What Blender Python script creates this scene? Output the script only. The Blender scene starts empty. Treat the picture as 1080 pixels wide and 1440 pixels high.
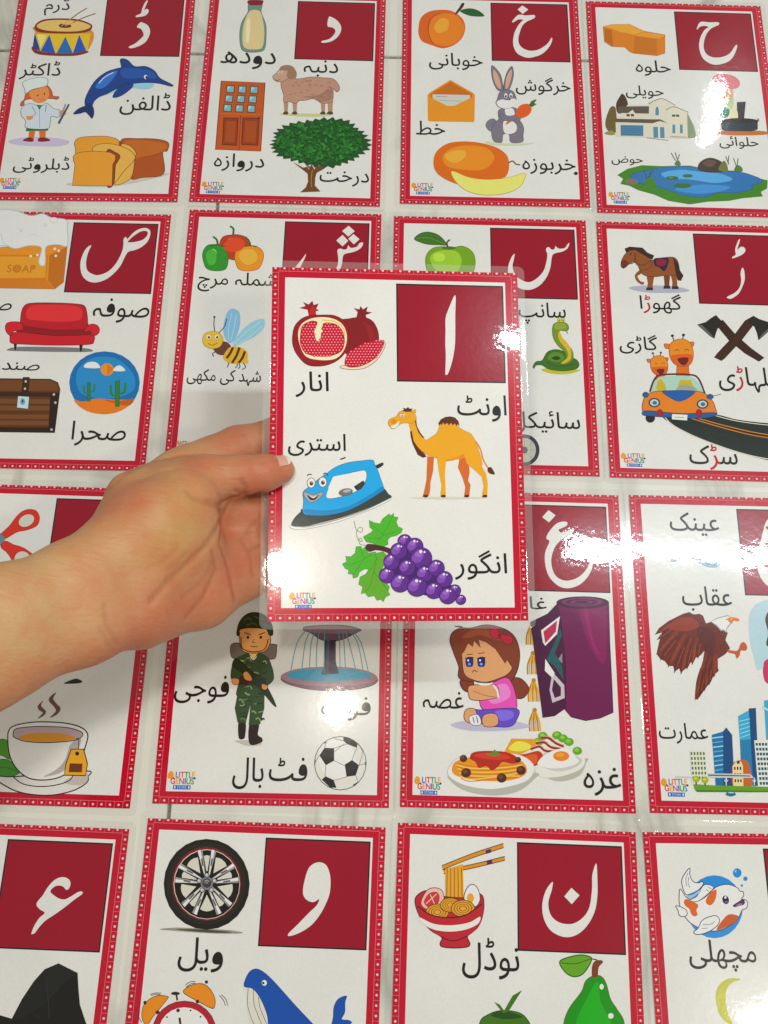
import bpy, bmesh, math, random
import numpy as np
from mathutils import Vector, Matrix, Euler
from mathutils.geometry import tessellate_polygon

# ------------------------------------------------------------------ camera, light, exposure
scene = bpy.context.scene
cam_data = bpy.data.cameras.new('camera')
cam = bpy.data.objects.new('camera', cam_data)
scene.collection.objects.link(cam)
cam_data.sensor_fit = 'VERTICAL'
cam_data.sensor_height = 36.0
cam_data.lens = 1226.117 / 1440.0 * 36.0
cam_data.clip_start = 0.01
cam_data.clip_end = 100.0
ROT = Matrix(((0.999434905687786, -0.033613528420062114, 0.0),
              (0.03211587297913972, 0.9549048942449494, -0.2951696430033122),
              (0.009921693183831423, 0.2950028443169128, 0.9554448607058899)))
cam.matrix_world = Matrix.Translation((0, 0, 0.54551)) @ ROT.to_4x4()
scene.camera = cam

world = bpy.data.worlds.new('World')
scene.world = world
world.use_nodes = True
bg = world.node_tree.nodes['Background']
bg.inputs[0].default_value = (1.0, 0.94, 0.80, 1)
bg.inputs[1].default_value = 0.27

def area(name, loc, aim, sx, sy, watts, col, shape='RECTANGLE', rz=None):
    d = bpy.data.lights.new(name, 'AREA'); d.shape = shape; d.size = sx; d.size_y = sy
    d.energy = watts; d.color = col
    o = bpy.data.objects.new(name, d); scene.collection.objects.link(o)
    o.location = loc
    if rz is not None: o.rotation_euler = (0, 0, rz)
    else: o.rotation_euler = (Vector(loc) - Vector(aim)).to_track_quat('Z', 'Y').to_euler()
    return o
CZ = 2.2
area('ceiling_tube', (1.33, 0.748, CZ), None, 1.44, 0.034, 24, (0.86, 0.95, 1.0), rz=0.0)
area('phone_lamp', (-0.046, 0.086, 0.56), (-0.03, 0.12, 0), 0.032, 0.032, 0.52, (1.0, 0.93, 0.80), 'DISK')
area('window_strip_lamp', (1.22, 2.50, CZ), None, 0.035, 0.28, 2.6, (0.95, 0.98, 1.0), rz=-0.32)
area('ceiling_corner_lamp', (1.12, -0.62, CZ), None, 0.16, 0.14, 7, (1.0, 0.93, 0.78), rz=0.4)

scene.view_settings.view_transform = 'Standard'
scene.view_settings.look = 'None'
scene.view_settings.exposure = 0.36
scene.view_settings.gamma = 1.0

# ------------------------------------------------------------------ materials
def new_mat(name):
    m = bpy.data.materials.new(name); m.use_nodes = True
    nt = m.node_tree
    return m, nt, nt.nodes['Principled BSDF']

def film_bump(nt, fine=1.0):
    """Warp and fine ripple of the laminating film, from the place on the table."""
    geo = nt.nodes.new('ShaderNodeNewGeometry')
    n1 = nt.nodes.new('ShaderNodeTexNoise'); n1.inputs['Scale'].default_value = 230; n1.inputs['Detail'].default_value = 2.0
    n2 = nt.nodes.new('ShaderNodeTexNoise'); n2.inputs['Scale'].default_value = 16; n2.inputs['Detail'].default_value = 1.0
    for n in (n1, n2): nt.links.new(geo.outputs['Position'], n.inputs['Vector'])
    b1 = nt.nodes.new('ShaderNodeBump'); b1.inputs['Distance'].default_value = 0.000027 * fine; b1.inputs['Strength'].default_value = 1
    b2 = nt.nodes.new('ShaderNodeBump'); b2.inputs['Distance'].default_value = 0.00045; b2.inputs['Strength'].default_value = 1
    nt.links.new(n1.outputs['Fac'], b1.inputs['Height']); nt.links.new(n2.outputs['Fac'], b2.inputs['Height'])
    nt.links.new(b2.outputs['Normal'], b1.inputs['Normal'])
    return b1

def make_print():
    m, nt, p = new_mat('laminated_print')
    a = nt.nodes.new('ShaderNodeAttribute'); a.attribute_name = 'Col'
    geo = nt.nodes.new('ShaderNodeNewGeometry')
    n = nt.nodes.new('ShaderNodeTexNoise'); n.inputs['Scale'].default_value = 900; n.inputs['Detail'].default_value = 3
    nt.links.new(geo.outputs['Position'], n.inputs['Vector'])
    n3 = nt.nodes.new('ShaderNodeTexNoise'); n3.inputs['Scale'].default_value = 25; n3.inputs['Detail'].default_value = 3
    nt.links.new(geo.outputs['Position'], n3.inputs['Vector'])
    mr = nt.nodes.new('ShaderNodeMapRange'); mr.inputs['From Min'].default_value = .3; mr.inputs['From Max'].default_value = .7
    mr.inputs['To Min'].default_value = .98; mr.inputs['To Max'].default_value = 1.04
    nt.links.new(n.outputs['Fac'], mr.inputs['Value'])
    mr2 = nt.nodes.new('ShaderNodeMapRange'); mr2.inputs['From Min'].default_value = .3; mr2.inputs['From Max'].default_value = .7
    mr2.inputs['To Min'].default_value = .97; mr2.inputs['To Max'].default_value = 1.02
    nt.links.new(n3.outputs['Fac'], mr2.inputs['Value'])
    mu = nt.nodes.new('ShaderNodeMath'); mu.operation = 'MULTIPLY'
    nt.links.new(mr.outputs[0], mu.inputs[0]); nt.links.new(mr2.outputs[0], mu.inputs[1])
    vm = nt.nodes.new('ShaderNodeVectorMath'); vm.operation = 'SCALE'
    nt.links.new(a.outputs['Color'], vm.inputs[0]); nt.links.new(mu.outputs[0], vm.inputs['Scale'])
    nt.links.new(vm.outputs[0], p.inputs['Base Color'])
    p.inputs['Roughness'].default_value = 0.20
    p.inputs['Specular IOR Level'].default_value = 0.15
    p.inputs['Coat Weight'].default_value = 1.0
    p.inputs['Coat Roughness'].default_value = 0.034
    p.inputs['Coat IOR'].default_value = 1.5
    b = film_bump(nt)
    nt.links.new(b.outputs['Normal'], p.inputs['Coat Normal'])
    nt.links.new(b.outputs['Normal'], p.inputs['Normal'])
    return m
PRINT = make_print()

def make_film():
    m, nt, p = new_mat('clear_laminate')
    nt.nodes.remove(p)
    out = nt.nodes['Material Output']
    tr = nt.nodes.new('ShaderNodeBsdfTransparent'); tr.inputs[0].default_value = (1, 1, 1, 1)
    df = nt.nodes.new('ShaderNodeBsdfDiffuse'); df.inputs[0].default_value = (0.85, 0.88, 0.86, 1)
    gl = nt.nodes.new('ShaderNodeBsdfGlossy'); gl.inputs['Roughness'].default_value = 0.06
    fr = nt.nodes.new('ShaderNodeFresnel'); fr.inputs['IOR'].default_value = 1.5
    m1 = nt.nodes.new('ShaderNodeMixShader'); m1.inputs[0].default_value = 0.07
    m2 = nt.nodes.new('ShaderNodeMixShader')
    b = film_bump(nt, 1.5)
    ge = nt.nodes.new('ShaderNodeNewGeometry')
    front = nt.nodes.new('ShaderNodeMath'); front.operation = 'SUBTRACT'; front.inputs[0].default_value = 1.0
    nt.links.new(ge.outputs['Backfacing'], front.inputs[1])
    fm = nt.nodes.new('ShaderNodeMath'); fm.operation = 'MULTIPLY'
    nt.links.new(fr.outputs[0], fm.inputs[0]); nt.links.new(front.outputs[0], fm.inputs[1])
    nt.links.new(b.outputs['Normal'], gl.inputs['Normal']); nt.links.new(b.outputs['Normal'], fr.inputs['Normal'])
    nt.links.new(tr.outputs[0], m1.inputs[1]); nt.links.new(df.outputs[0], m1.inputs[2])
    nt.links.new(fm.outputs[0], m2.inputs[0]); nt.links.new(m1.outputs[0], m2.inputs[1]); nt.links.new(gl.outputs[0], m2.inputs[2])
    nt.links.new(m2.outputs[0], out.inputs['Surface'])
    return m
FILM = make_film()

def make_marble():
    m, nt, p = new_mat('polished_marble_tile')
    geo = nt.nodes.new('ShaderNodeNewGeometry')
    mp = nt.nodes.new('ShaderNodeMapping'); mp.inputs['Rotation'].default_value = (0, 0, 0.5); mp.inputs['Scale'].default_value = (1.0, 0.45, 1)
    nt.links.new(geo.outputs['Position'], mp.inputs['Vector'])
    w = nt.nodes.new('ShaderNodeTexNoise'); w.inputs['Scale'].default_value = 9; w.inputs['Detail'].default_value = 8; w.inputs['Distortion'].default_value = 1.1
    nt.links.new(mp.outputs[0], w.inputs['Vector'])
    # veins: where the noise crosses one half
    s = nt.nodes.new('ShaderNodeMath'); s.operation = 'SUBTRACT'; s.inputs[1].default_value = 0.5
    ab = nt.nodes.new('ShaderNodeMath'); ab.operation = 'ABSOLUTE'
    nt.links.new(w.outputs['Fac'], s.inputs[0]); nt.links.new(s.outputs[0], ab.inputs[0])
    r = nt.nodes.new('ShaderNodeValToRGB')
    r.color_ramp.elements[0].position = 0.0; r.color_ramp.elements[0].color = (0.44, 0.43, 0.37, 1)
    r.color_ramp.elements[1].position = 0.05; r.color_ramp.elements[1].color = (0.76, 0.74, 0.67, 1)
    nt.links.new(ab.outputs[0], r.inputs[0])
    n2 = nt.nodes.new('ShaderNodeTexNoise'); n2.inputs['Scale'].default_value = 5; n2.inputs['Detail'].default_value = 5
    nt.links.new(geo.outputs['Position'], n2.inputs['Vector'])
    r2 = nt.nodes.new('ShaderNodeValToRGB')
    r2.color_ramp.elements[0].position = 0.44; r2.color_ramp.elements[0].color = (0, 0, 0, 1)
    r2.color_ramp.elements[1].position = 0.60; r2.color_ramp.elements[1].color = (1, 1, 1, 1)
    nt.links.new(n2.outputs['Fac'], r2.inputs[0])
    mx = nt.nodes.new('ShaderNodeMixRGB'); mx.inputs[1].default_value = (0.78, 0.76, 0.69, 1)
    nt.links.new(r2.outputs[0], mx.inputs[0]); nt.links.new(r.outputs[0], mx.inputs[2])
    nt.links.new(mx.outputs[0], p.inputs['Base Color'])
    p.inputs['Roughness'].default_value = 0.14
    return m
MARBLE = make_marble()
def simple(name, col, rough, scale=60, amt=.15):
    m, nt, p = new_mat(name)
    n = nt.nodes.new('ShaderNodeTexNoise'); n.inputs['Scale'].default_value = scale; n.inputs['Detail'].default_value = 4
    g = nt.nodes.new('ShaderNodeNewGeometry'); nt.links.new(g.outputs['Position'], n.inputs['Vector'])
    r = nt.nodes.new('ShaderNodeValToRGB')
    r.color_ramp.elements[0].position = .3; r.color_ramp.elements[1].position = .7
    r.color_ramp.elements[0].color = tuple(c * (1 - amt) for c in col) + (1,)
    r.color_ramp.elements[1].color = tuple(c * (1 + amt) for c in col) + (1,)
    nt.links.new(n.outputs['Fac'], r.inputs[0]); nt.links.new(r.outputs[0], p.inputs['Base Color'])
    p.inputs['Roughness'].default_value = rough
    return m
GROUT = simple('brown_grout', (0.20, 0.15, 0.09), 0.8)

# ------------------------------------------------------------------ small helpers
def link(name, me, mats, parent=None, loc=None):
    o = bpy.data.objects.new(name, me); scene.collection.objects.link(o)
    for m in mats: me.materials.append(m)
    if parent is not None: o.parent = parent
    if loc is not None: o.location = loc
    return o
def box_mesh(name, x0, x1, y0, y1, z0, z1, bevel=0.0):
    bm = bmesh.new()
    bmesh.ops.create_cube(bm, size=1.0)
    for v in bm.verts: v.co = Vector(((x0 + x1) / 2 + v.co.x * (x1 - x0), (y0 + y1) / 2 + v.co.y * (y1 - y0), (z0 + z1) / 2 + v.co.z * (z1 - z0)))
    if bevel: bmesh.ops.bevel(bm, geom=bm.edges[:], offset=bevel, segments=2, affect='EDGES')
    me = bpy.data.meshes.new(name); bm.to_mesh(me); bm.free(); return me

# ------------------------------------------------------------------ the tiled floor under the cards
floor = link('floor', box_mesh('floor', -2.6, 2.6, -1.6, 3.6, -0.03, -0.0045), [GROUT]); floor['kind'] = 'structure'
JX, JY = 0.0, 0.5376
xs = [JX - 2.4, JX - 1.2, JX, JX + 1.2, JX + 2.4]
ys = [JY - 1.6, JY - 0.8, JY, JY + 0.8, JY + 1.6, JY + 2.4]
for i in range(len(xs) - 1):
    for j in range(len(ys) - 1):
        g = 0.0012
        t = link('tile', box_mesh('tile', xs[i] + g, xs[i + 1] - g, ys[j] + g, ys[j + 1] - g, -0.0044, 0.0, 0.0004), [MARBLE], floor)

CARDS = {
'front': ((0.00610, 0.18020, 0.09780), (0.14000, 0.06000, 0.04830), """
Q 0,91.2 61.5,91.2 61.5,33.4 0,33.4
G 33.79,84.81 34.03,82.27 33.58,74.02 33.41,65.07 33.09,56.18 31.96,48.79 30.43,42.9 28.64,38.19 27.5,37.88 27.24,38.75 27.7,48.71 27.54,56.07 27.81,63.47 27.94,70.91 29.31,75.41 31.42,80.7 32.92,84.19
# pomegranate_picture
P 8d1420 -48.93,69.21 -49.94,74.35 -54.56,75.27 -51.08,76.54 -52.5,78.87 -49.41,77.46 -47.32,79.73 -46.6,77.23 -43.8,78.19 -45.19,74.9 -43.5,74.35 -45.46,73.41 -44.59,69.3
S b3202c -48.23,69.81 -48.82,73.63 -46.88,76.63 -45.46,73.71 -45.72,69.87
P 7d1622 -22.7,69.79 -21.85,73.65 -24.11,75.98 -21.01,75.16 -20.15,77.26 -18.89,75.21 -16.2,77.05 -16.91,74.06 -13.67,73.54 -17.34,71.98 -16.51,69.04
S 7f1723 -32.82,67.79 -27.21,69.69 -18.76,70.76 -13.12,68.22 -10.06,61.2 -10.94,53.84 -16.01,49.35 -27.2,47.68 -31.4,57.83
S 8f1c26 -18.76,68.1 -13.71,64.08 -12.04,58.22 -13.19,53.8 -15.28,58.16 -16.66,64.01
S 8d1622 o6a0f1a,0.35 -58.17,59.04 -56.56,65.37 -51.03,70.19 -41.95,71.43 -34.23,71.01 -28.61,67 -26.36,59.4 -27.48,52.05 -32.77,45.4 -40.41,41.92 -49.42,42.05 -55,47.16 -57.83,52.92
S f3dcae -55.1,58.08 -53.5,65.43 -46.83,69.55 -37.03,69.76 -30.29,65.93 -27.9,58.63 -29.72,50.84 -34.86,45.8 -44.59,45.18 -51.54,47.95
S a5152a -53.74,61.76 -52.38,65.46 -48.22,67.75 -44.86,67.53 -44.29,65.63 -46.08,61.92 -45.08,56.82 -43.12,56.13 -42.31,61.27 -42.88,63.75 -40.52,66.74 -34.22,66.29 -30.29,62.25 -29.16,56.41 -30.83,50.53 -36.96,47.5 -44.6,47.07 -51.14,48.98 -53.96,54.45
Y c3203f -49.71,66.16 -48.87,66.17 -49.7,65.36
y f3c9d0 -49.54,66.25 -49.26,66.25 -49.54,66
Y c3203f -47.96,66.19 -47.12,66.21 -47.96,65.4
y f3c9d0 -47.79,66.29 -47.52,66.29 -47.79,66.04
Y c3203f -46.22,66.23 -45.38,66.25 -46.21,65.44
y f3c9d0 -46.05,66.32 -45.77,66.33 -46.05,66.08
Y c3203f -39.23,66.38 -38.39,66.4 -39.22,65.59
y f3c9d0 -39.06,66.47 -38.78,66.48 -39.06,66.23
Y c3203f -37.48,66.42 -36.64,66.44 -37.47,65.63
y f3c9d0 -37.31,66.51 -37.03,66.52 -37.31,66.27
Y c3203f -52.31,64.54 -51.47,64.56 -52.3,63.75
y f3c9d0 -52.14,64.63 -51.86,64.64 -52.14,64.38
Y c3203f -50.56,64.58 -49.73,64.59 -50.56,63.78
y f3c9d0 -50.4,64.67 -50.12,64.67 -50.4,64.42
Y c3203f -48.82,64.61 -47.99,64.63 -48.82,63.82
y f3c9d0 -48.66,64.71 -48.38,64.71 -48.65,64.46
Y c3203f -47.08,64.65 -46.24,64.67 -47.07,63.86
y f3c9d0 -46.91,64.74 -46.64,64.75 -46.91,64.5
Y c3203f -45.33,64.69 -44.5,64.71 -45.33,63.9
y f3c9d0 -45.17,64.78 -44.89,64.79 -45.17,64.53
Y c3203f -41.84,64.76 -41,64.78 -41.84,63.97
y f3c9d0 -41.67,64.86 -41.4,64.86 -41.67,64.61
Y c3203f -40.09,64.8 -39.26,64.82 -40.09,64.01
y f3c9d0 -39.93,64.89 -39.65,64.9 -39.93,64.65
Y c3203f -38.35,64.84 -37.51,64.86 -38.34,64.04
y f3c9d0 -38.18,64.93 -37.9,64.94 -38.18,64.68
Y c3203f -36.6,64.88 -35.76,64.89 -36.59,64.08
y f3c9d0 -36.43,64.97 -36.15,64.97 -36.43,64.72
Y c3203f -34.85,64.91 -34.01,64.93 -34.84,64.12
y f3c9d0 -34.68,65.01 -34.4,65.01 -34.68,64.76
Y c3203f -33.1,64.95 -32.26,64.97 -33.09,64.16
y f3c9d0 -32.93,65.04 -32.65,65.05 -32.93,64.8
Y c3203f -53.16,62.96 -52.33,62.98 -53.16,62.17
y f3c9d0 -53,63.05 -52.72,63.06 -53,62.81
Y c3203f -51.42,63 -50.59,63.02 -51.42,62.21
y f3c9d0 -51.26,63.09 -50.98,63.1 -51.25,62.85
Y c3203f -49.68,63.04 -48.85,63.05 -49.68,62.25
y f3c9d0 -49.52,63.13 -49.24,63.13 -49.51,62.88
Y c3203f -47.94,63.07 -47.1,63.09 -47.93,62.28
y f3c9d0 -47.77,63.17 -47.5,63.17 -47.77,62.92
Y c3203f -46.2,63.11 -45.36,63.13 -46.19,62.32
y f3c9d0 -46.03,63.2 -45.75,63.21 -46.03,62.96
Y c3203f -42.71,63.18 -41.87,63.2 -42.7,62.39
y f3c9d0 -42.54,63.28 -42.26,63.28 -42.54,63.03
Y c3203f -40.96,63.22 -40.12,63.24 -40.96,62.43
y f3c9d0 -40.79,63.31 -40.52,63.32 -40.79,63.07
Y c3203f -39.21,63.26 -38.38,63.28 -39.21,62.47
y f3c9d0 -39.05,63.35 -38.77,63.36 -39.05,63.1
Y c3203f -37.47,63.3 -36.63,63.31 -37.46,62.5
y f3c9d0 -37.3,63.39 -37.02,63.39 -37.3,63.14
Y c3203f -35.72,63.33 -34.88,63.35 -35.72,62.54
y f3c9d0 -35.55,63.42 -35.27,63.43 -35.55,63.18
Y c3203f -33.97,63.37 -33.13,63.39 -33.97,62.58
y f3c9d0 -33.8,63.46 -33.52,63.47 -33.8,63.21
Y c3203f -32.22,63.41 -31.38,63.42 -32.22,62.61
y f3c9d0 -32.05,63.5 -31.77,63.5 -32.05,63.25
Y c3203f -52.28,61.43 -51.45,61.44 -52.27,60.64
y f3c9d0 -52.11,61.52 -51.84,61.52 -52.11,61.27
Y c3203f -50.54,61.46 -49.7,61.48 -50.53,60.67
y f3c9d0 -50.37,61.55 -50.1,61.56 -50.37,61.31
Y c3203f -48.8,61.5 -47.96,61.52 -48.79,60.71
y f3c9d0 -48.63,61.59 -48.36,61.6 -48.63,61.34
Y c3203f -47.06,61.53 -46.22,61.55 -47.05,60.74
y f3c9d0 -46.89,61.63 -46.61,61.63 -46.89,61.38
Y c3203f -41.83,61.64 -40.99,61.66 -41.82,60.85
y f3c9d0 -41.66,61.74 -41.38,61.74 -41.66,61.49
Y c3203f -40.08,61.68 -39.24,61.7 -40.08,60.89
y f3c9d0 -39.91,61.77 -39.64,61.78 -39.91,61.53
Y c3203f -38.33,61.72 -37.5,61.73 -38.33,60.93
y f3c9d0 -38.17,61.81 -37.89,61.81 -38.17,61.56
Y c3203f -36.59,61.75 -35.75,61.77 -36.58,60.96
y f3c9d0 -36.42,61.85 -36.14,61.85 -36.42,61.6
Y c3203f -34.84,61.79 -34,61.81 -34.84,61
y f3c9d0 -34.67,61.88 -34.39,61.89 -34.67,61.64
Y c3203f -33.09,61.83 -32.25,61.84 -33.09,61.03
y f3c9d0 -32.92,61.92 -32.64,61.92 -32.92,61.67
Y c3203f -31.34,61.86 -30.5,61.88 -31.34,61.07
y f3c9d0 -31.17,61.96 -30.89,61.96 -31.17,61.71
Y c3203f -53.14,59.85 -52.3,59.87 -53.13,59.06
y f3c9d0 -52.97,59.94 -52.7,59.95 -52.97,59.7
Y c3203f -51.4,59.89 -50.56,59.91 -51.39,59.1
y f3c9d0 -51.23,59.98 -50.96,59.99 -51.23,59.73
Y c3203f -49.66,59.92 -48.82,59.94 -49.65,59.13
y f3c9d0 -49.49,60.02 -49.22,60.02 -49.49,59.77
Y c3203f -47.92,59.96 -47.08,59.98 -47.91,59.17
y f3c9d0 -47.75,60.05 -47.48,60.06 -47.75,59.81
Y c3203f -46.18,60 -45.34,60.01 -46.17,59.21
y f3c9d0 -46.01,60.09 -45.73,60.09 -46.01,59.84
Y c3203f -40.95,60.1 -40.11,60.12 -40.94,59.31
y f3c9d0 -40.78,60.2 -40.5,60.2 -40.78,59.95
Y c3203f -39.2,60.14 -38.36,60.16 -39.2,59.35
y f3c9d0 -39.03,60.23 -38.76,60.24 -39.03,59.99
Y c3203f -37.46,60.18 -36.62,60.19 -37.45,59.39
y f3c9d0 -37.29,60.27 -37.01,60.27 -37.29,60.02
Y c3203f -35.71,60.21 -34.87,60.23 -35.71,59.42
y f3c9d0 -35.54,60.3 -35.26,60.31 -35.54,60.06
Y c3203f -33.96,60.25 -33.12,60.27 -33.96,59.46
y f3c9d0 -33.79,60.34 -33.52,60.35 -33.79,60.09
Y c3203f -32.21,60.29 -31.37,60.3 -32.21,59.49
y f3c9d0 -32.04,60.38 -31.77,60.38 -32.04,60.13
Y c3203f -30.46,60.32 -29.62,60.34 -30.46,59.53
y f3c9d0 -30.29,60.41 -30.02,60.42 -30.29,60.17
Y c3203f -52.25,58.32 -51.42,58.33 -52.25,57.53
y f3c9d0 -52.09,58.41 -51.81,58.41 -52.09,58.16
Y c3203f -50.52,58.35 -49.68,58.37 -50.51,57.56
y f3c9d0 -50.35,58.44 -50.07,58.45 -50.35,58.2
Y c3203f -48.78,58.39 -47.94,58.41 -48.77,57.6
y f3c9d0 -48.61,58.48 -48.33,58.49 -48.61,58.23
Y c3203f -47.04,58.42 -46.2,58.44 -47.03,57.63
y f3c9d0 -46.87,58.52 -46.59,58.52 -46.87,58.27
Y c3203f -41.81,58.53 -40.97,58.55 -41.81,57.74
y f3c9d0 -41.64,58.62 -41.37,58.63 -41.64,58.38
Y c3203f -40.07,58.57 -39.23,58.58 -40.06,57.78
y f3c9d0 -39.9,58.66 -39.62,58.66 -39.9,58.41
Y c3203f -38.32,58.6 -37.48,58.62 -38.32,57.81
y f3c9d0 -38.16,58.69 -37.88,58.7 -38.15,58.45
Y c3203f -36.58,58.64 -35.74,58.66 -36.57,57.85
y f3c9d0 -36.41,58.73 -36.13,58.74 -36.41,58.48
Y c3203f -34.83,58.67 -33.99,58.69 -34.83,57.88
y f3c9d0 -34.66,58.77 -34.39,58.77 -34.66,58.52
Y c3203f -33.08,58.71 -32.24,58.73 -33.08,57.92
y f3c9d0 -32.91,58.8 -32.64,58.81 -32.91,58.55
Y c3203f -31.33,58.75 -30.49,58.76 -31.33,57.95
y f3c9d0 -31.17,58.84 -30.89,58.84 -31.17,58.59
Y c3203f -53.11,56.75 -52.28,56.77 -53.1,55.96
y f3c9d0 -52.94,56.84 -52.67,56.84 -52.94,56.59
Y c3203f -51.37,56.78 -50.54,56.8 -51.37,56
y f3c9d0 -51.21,56.87 -50.93,56.88 -51.2,56.63
Y c3203f -49.63,56.82 -48.8,56.84 -49.63,56.03
y f3c9d0 -49.47,56.91 -49.19,56.92 -49.47,56.66
Y c3203f -47.9,56.85 -47.06,56.87 -47.89,56.07
y f3c9d0 -47.73,56.94 -47.45,56.95 -47.73,56.7
Y c3203f -46.16,56.89 -45.32,56.91 -46.15,56.1
y f3c9d0 -45.99,56.98 -45.71,56.99 -45.99,56.73
Y c3203f -42.67,56.96 -41.84,56.98 -42.67,56.17
y f3c9d0 -42.51,57.05 -42.23,57.06 -42.51,56.8
Y c3203f -40.93,56.99 -40.09,57.01 -40.93,56.21
y f3c9d0 -40.76,57.09 -40.49,57.09 -40.76,56.84
Y c3203f -39.19,57.03 -38.35,57.05 -39.18,56.24
y f3c9d0 -39.02,57.12 -38.74,57.13 -39.02,56.88
Y c3203f -37.44,57.06 -36.61,57.08 -37.44,56.28
y f3c9d0 -37.28,57.16 -37,57.16 -37.28,56.91
Y c3203f -35.7,57.1 -34.86,57.12 -35.7,56.31
y f3c9d0 -35.53,57.19 -35.25,57.2 -35.53,56.95
Y c3203f -33.95,57.14 -33.11,57.15 -33.95,56.35
y f3c9d0 -33.78,57.23 -33.51,57.23 -33.78,56.98
Y c3203f -32.21,57.17 -31.37,57.19 -32.2,56.38
y f3c9d0 -32.04,57.26 -31.76,57.27 -32.04,57.02
Y c3203f -30.46,57.21 -29.62,57.22 -30.46,56.42
y f3c9d0 -30.29,57.3 -30.01,57.3 -30.29,57.05
Y c3203f -52.23,55.22 -51.39,55.23 -52.22,54.43
y f3c9d0 -52.06,55.31 -51.79,55.31 -52.06,55.06
Y c3203f -50.49,55.25 -49.66,55.27 -50.49,54.46
y f3c9d0 -50.33,55.34 -50.05,55.35 -50.32,55.1
Y c3203f -48.75,55.29 -47.92,55.3 -48.75,54.5
y f3c9d0 -48.59,55.38 -48.31,55.38 -48.59,55.13
Y c3203f -47.02,55.32 -46.18,55.34 -47.01,54.53
y f3c9d0 -46.85,55.41 -46.57,55.42 -46.85,55.17
Y c3203f -45.28,55.35 -44.44,55.37 -45.27,54.57
y f3c9d0 -45.11,55.45 -44.83,55.45 -45.11,55.2
Y c3203f -43.54,55.39 -42.7,55.41 -43.53,54.6
y f3c9d0 -43.37,55.48 -43.09,55.49 -43.37,55.24
Y c3203f -41.8,55.42 -40.96,55.44 -41.79,54.64
y f3c9d0 -41.63,55.52 -41.35,55.52 -41.63,55.27
Y c3203f -40.05,55.46 -39.22,55.48 -40.05,54.67
y f3c9d0 -39.89,55.55 -39.61,55.56 -39.89,55.3
Y c3203f -38.31,55.49 -37.47,55.51 -38.31,54.7
y f3c9d0 -38.14,55.58 -37.87,55.59 -38.14,55.34
Y c3203f -36.57,55.53 -35.73,55.55 -36.56,54.74
y f3c9d0 -36.4,55.62 -36.12,55.63 -36.4,55.37
Y c3203f -34.82,55.56 -33.98,55.58 -34.82,54.77
y f3c9d0 -34.65,55.65 -34.38,55.66 -34.65,55.41
Y c3203f -33.08,55.6 -32.24,55.62 -33.07,54.81
y f3c9d0 -32.91,55.69 -32.63,55.7 -32.91,55.44
Y c3203f -31.33,55.63 -30.49,55.65 -31.33,54.84
y f3c9d0 -31.16,55.72 -30.88,55.73 -31.16,55.48
Y c3203f -29.58,55.67 -28.74,55.68 -29.58,54.88
y f3c9d0 -29.41,55.76 -29.14,55.76 -29.41,55.51
Y c3203f -53.08,53.65 -52.25,53.67 -53.08,52.86
y f3c9d0 -52.92,53.74 -52.64,53.75 -52.91,53.5
Y c3203f -51.35,53.68 -50.51,53.7 -51.34,52.9
y f3c9d0 -51.18,53.78 -50.91,53.78 -51.18,53.53
Y c3203f -49.61,53.72 -48.78,53.74 -49.61,52.93
y f3c9d0 -49.45,53.81 -49.17,53.81 -49.44,53.56
Y c3203f -47.87,53.75 -47.04,53.77 -47.87,52.97
y f3c9d0 -47.71,53.84 -47.43,53.85 -47.71,53.6
Y c3203f -46.14,53.79 -45.3,53.8 -46.13,53
y f3c9d0 -45.97,53.88 -45.69,53.88 -45.97,53.63
Y c3203f -44.4,53.82 -43.56,53.84 -44.39,53.03
y f3c9d0 -44.23,53.91 -43.96,53.92 -44.23,53.67
Y c3203f -42.66,53.86 -41.82,53.87 -42.65,53.07
y f3c9d0 -42.49,53.95 -42.22,53.95 -42.49,53.7
Y c3203f -40.92,53.89 -40.08,53.91 -40.91,53.1
y f3c9d0 -40.75,53.98 -40.47,53.99 -40.75,53.74
Y c3203f -39.18,53.92 -38.34,53.94 -39.17,53.14
y f3c9d0 -39.01,54.02 -38.73,54.02 -39.01,53.77
Y c3203f -37.43,53.96 -36.6,53.98 -37.43,53.17
y f3c9d0 -37.27,54.05 -36.99,54.06 -37.26,53.8
Y c3203f -35.69,53.99 -34.85,54.01 -35.69,53.21
y f3c9d0 -35.52,54.08 -35.25,54.09 -35.52,53.84
Y c3203f -33.94,54.03 -33.11,54.04 -33.94,53.24
y f3c9d0 -33.78,54.12 -33.5,54.12 -33.78,53.87
Y c3203f -32.2,54.06 -31.36,54.08 -32.2,53.27
y f3c9d0 -32.03,54.15 -31.76,54.16 -32.03,53.91
Y c3203f -30.45,54.1 -29.61,54.11 -30.45,53.31
y f3c9d0 -30.29,54.19 -30.01,54.19 -30.29,53.94
Y c3203f -52.2,52.12 -51.37,52.14 -52.2,51.33
y f3c9d0 -52.04,52.21 -51.76,52.22 -52.03,51.97
Y c3203f -50.47,52.15 -49.63,52.17 -50.46,51.37
y f3c9d0 -50.3,52.24 -50.03,52.25 -50.3,52
Y c3203f -48.73,52.19 -47.9,52.2 -48.73,51.4
y f3c9d0 -48.57,52.28 -48.29,52.28 -48.56,52.03
Y c3203f -47,52.22 -46.16,52.24 -46.99,51.44
y f3c9d0 -46.83,52.31 -46.55,52.32 -46.83,52.07
Y c3203f -45.26,52.26 -44.42,52.27 -45.25,51.47
y f3c9d0 -45.09,52.35 -44.82,52.35 -45.09,52.1
Y c3203f -43.52,52.29 -42.68,52.31 -43.51,51.5
y f3c9d0 -43.35,52.38 -43.08,52.39 -43.35,52.14
Y c3203f -41.78,52.32 -40.94,52.34 -41.78,51.54
y f3c9d0 -41.61,52.41 -41.34,52.42 -41.61,52.17
Y c3203f -40.04,52.36 -39.2,52.37 -40.04,51.57
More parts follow.
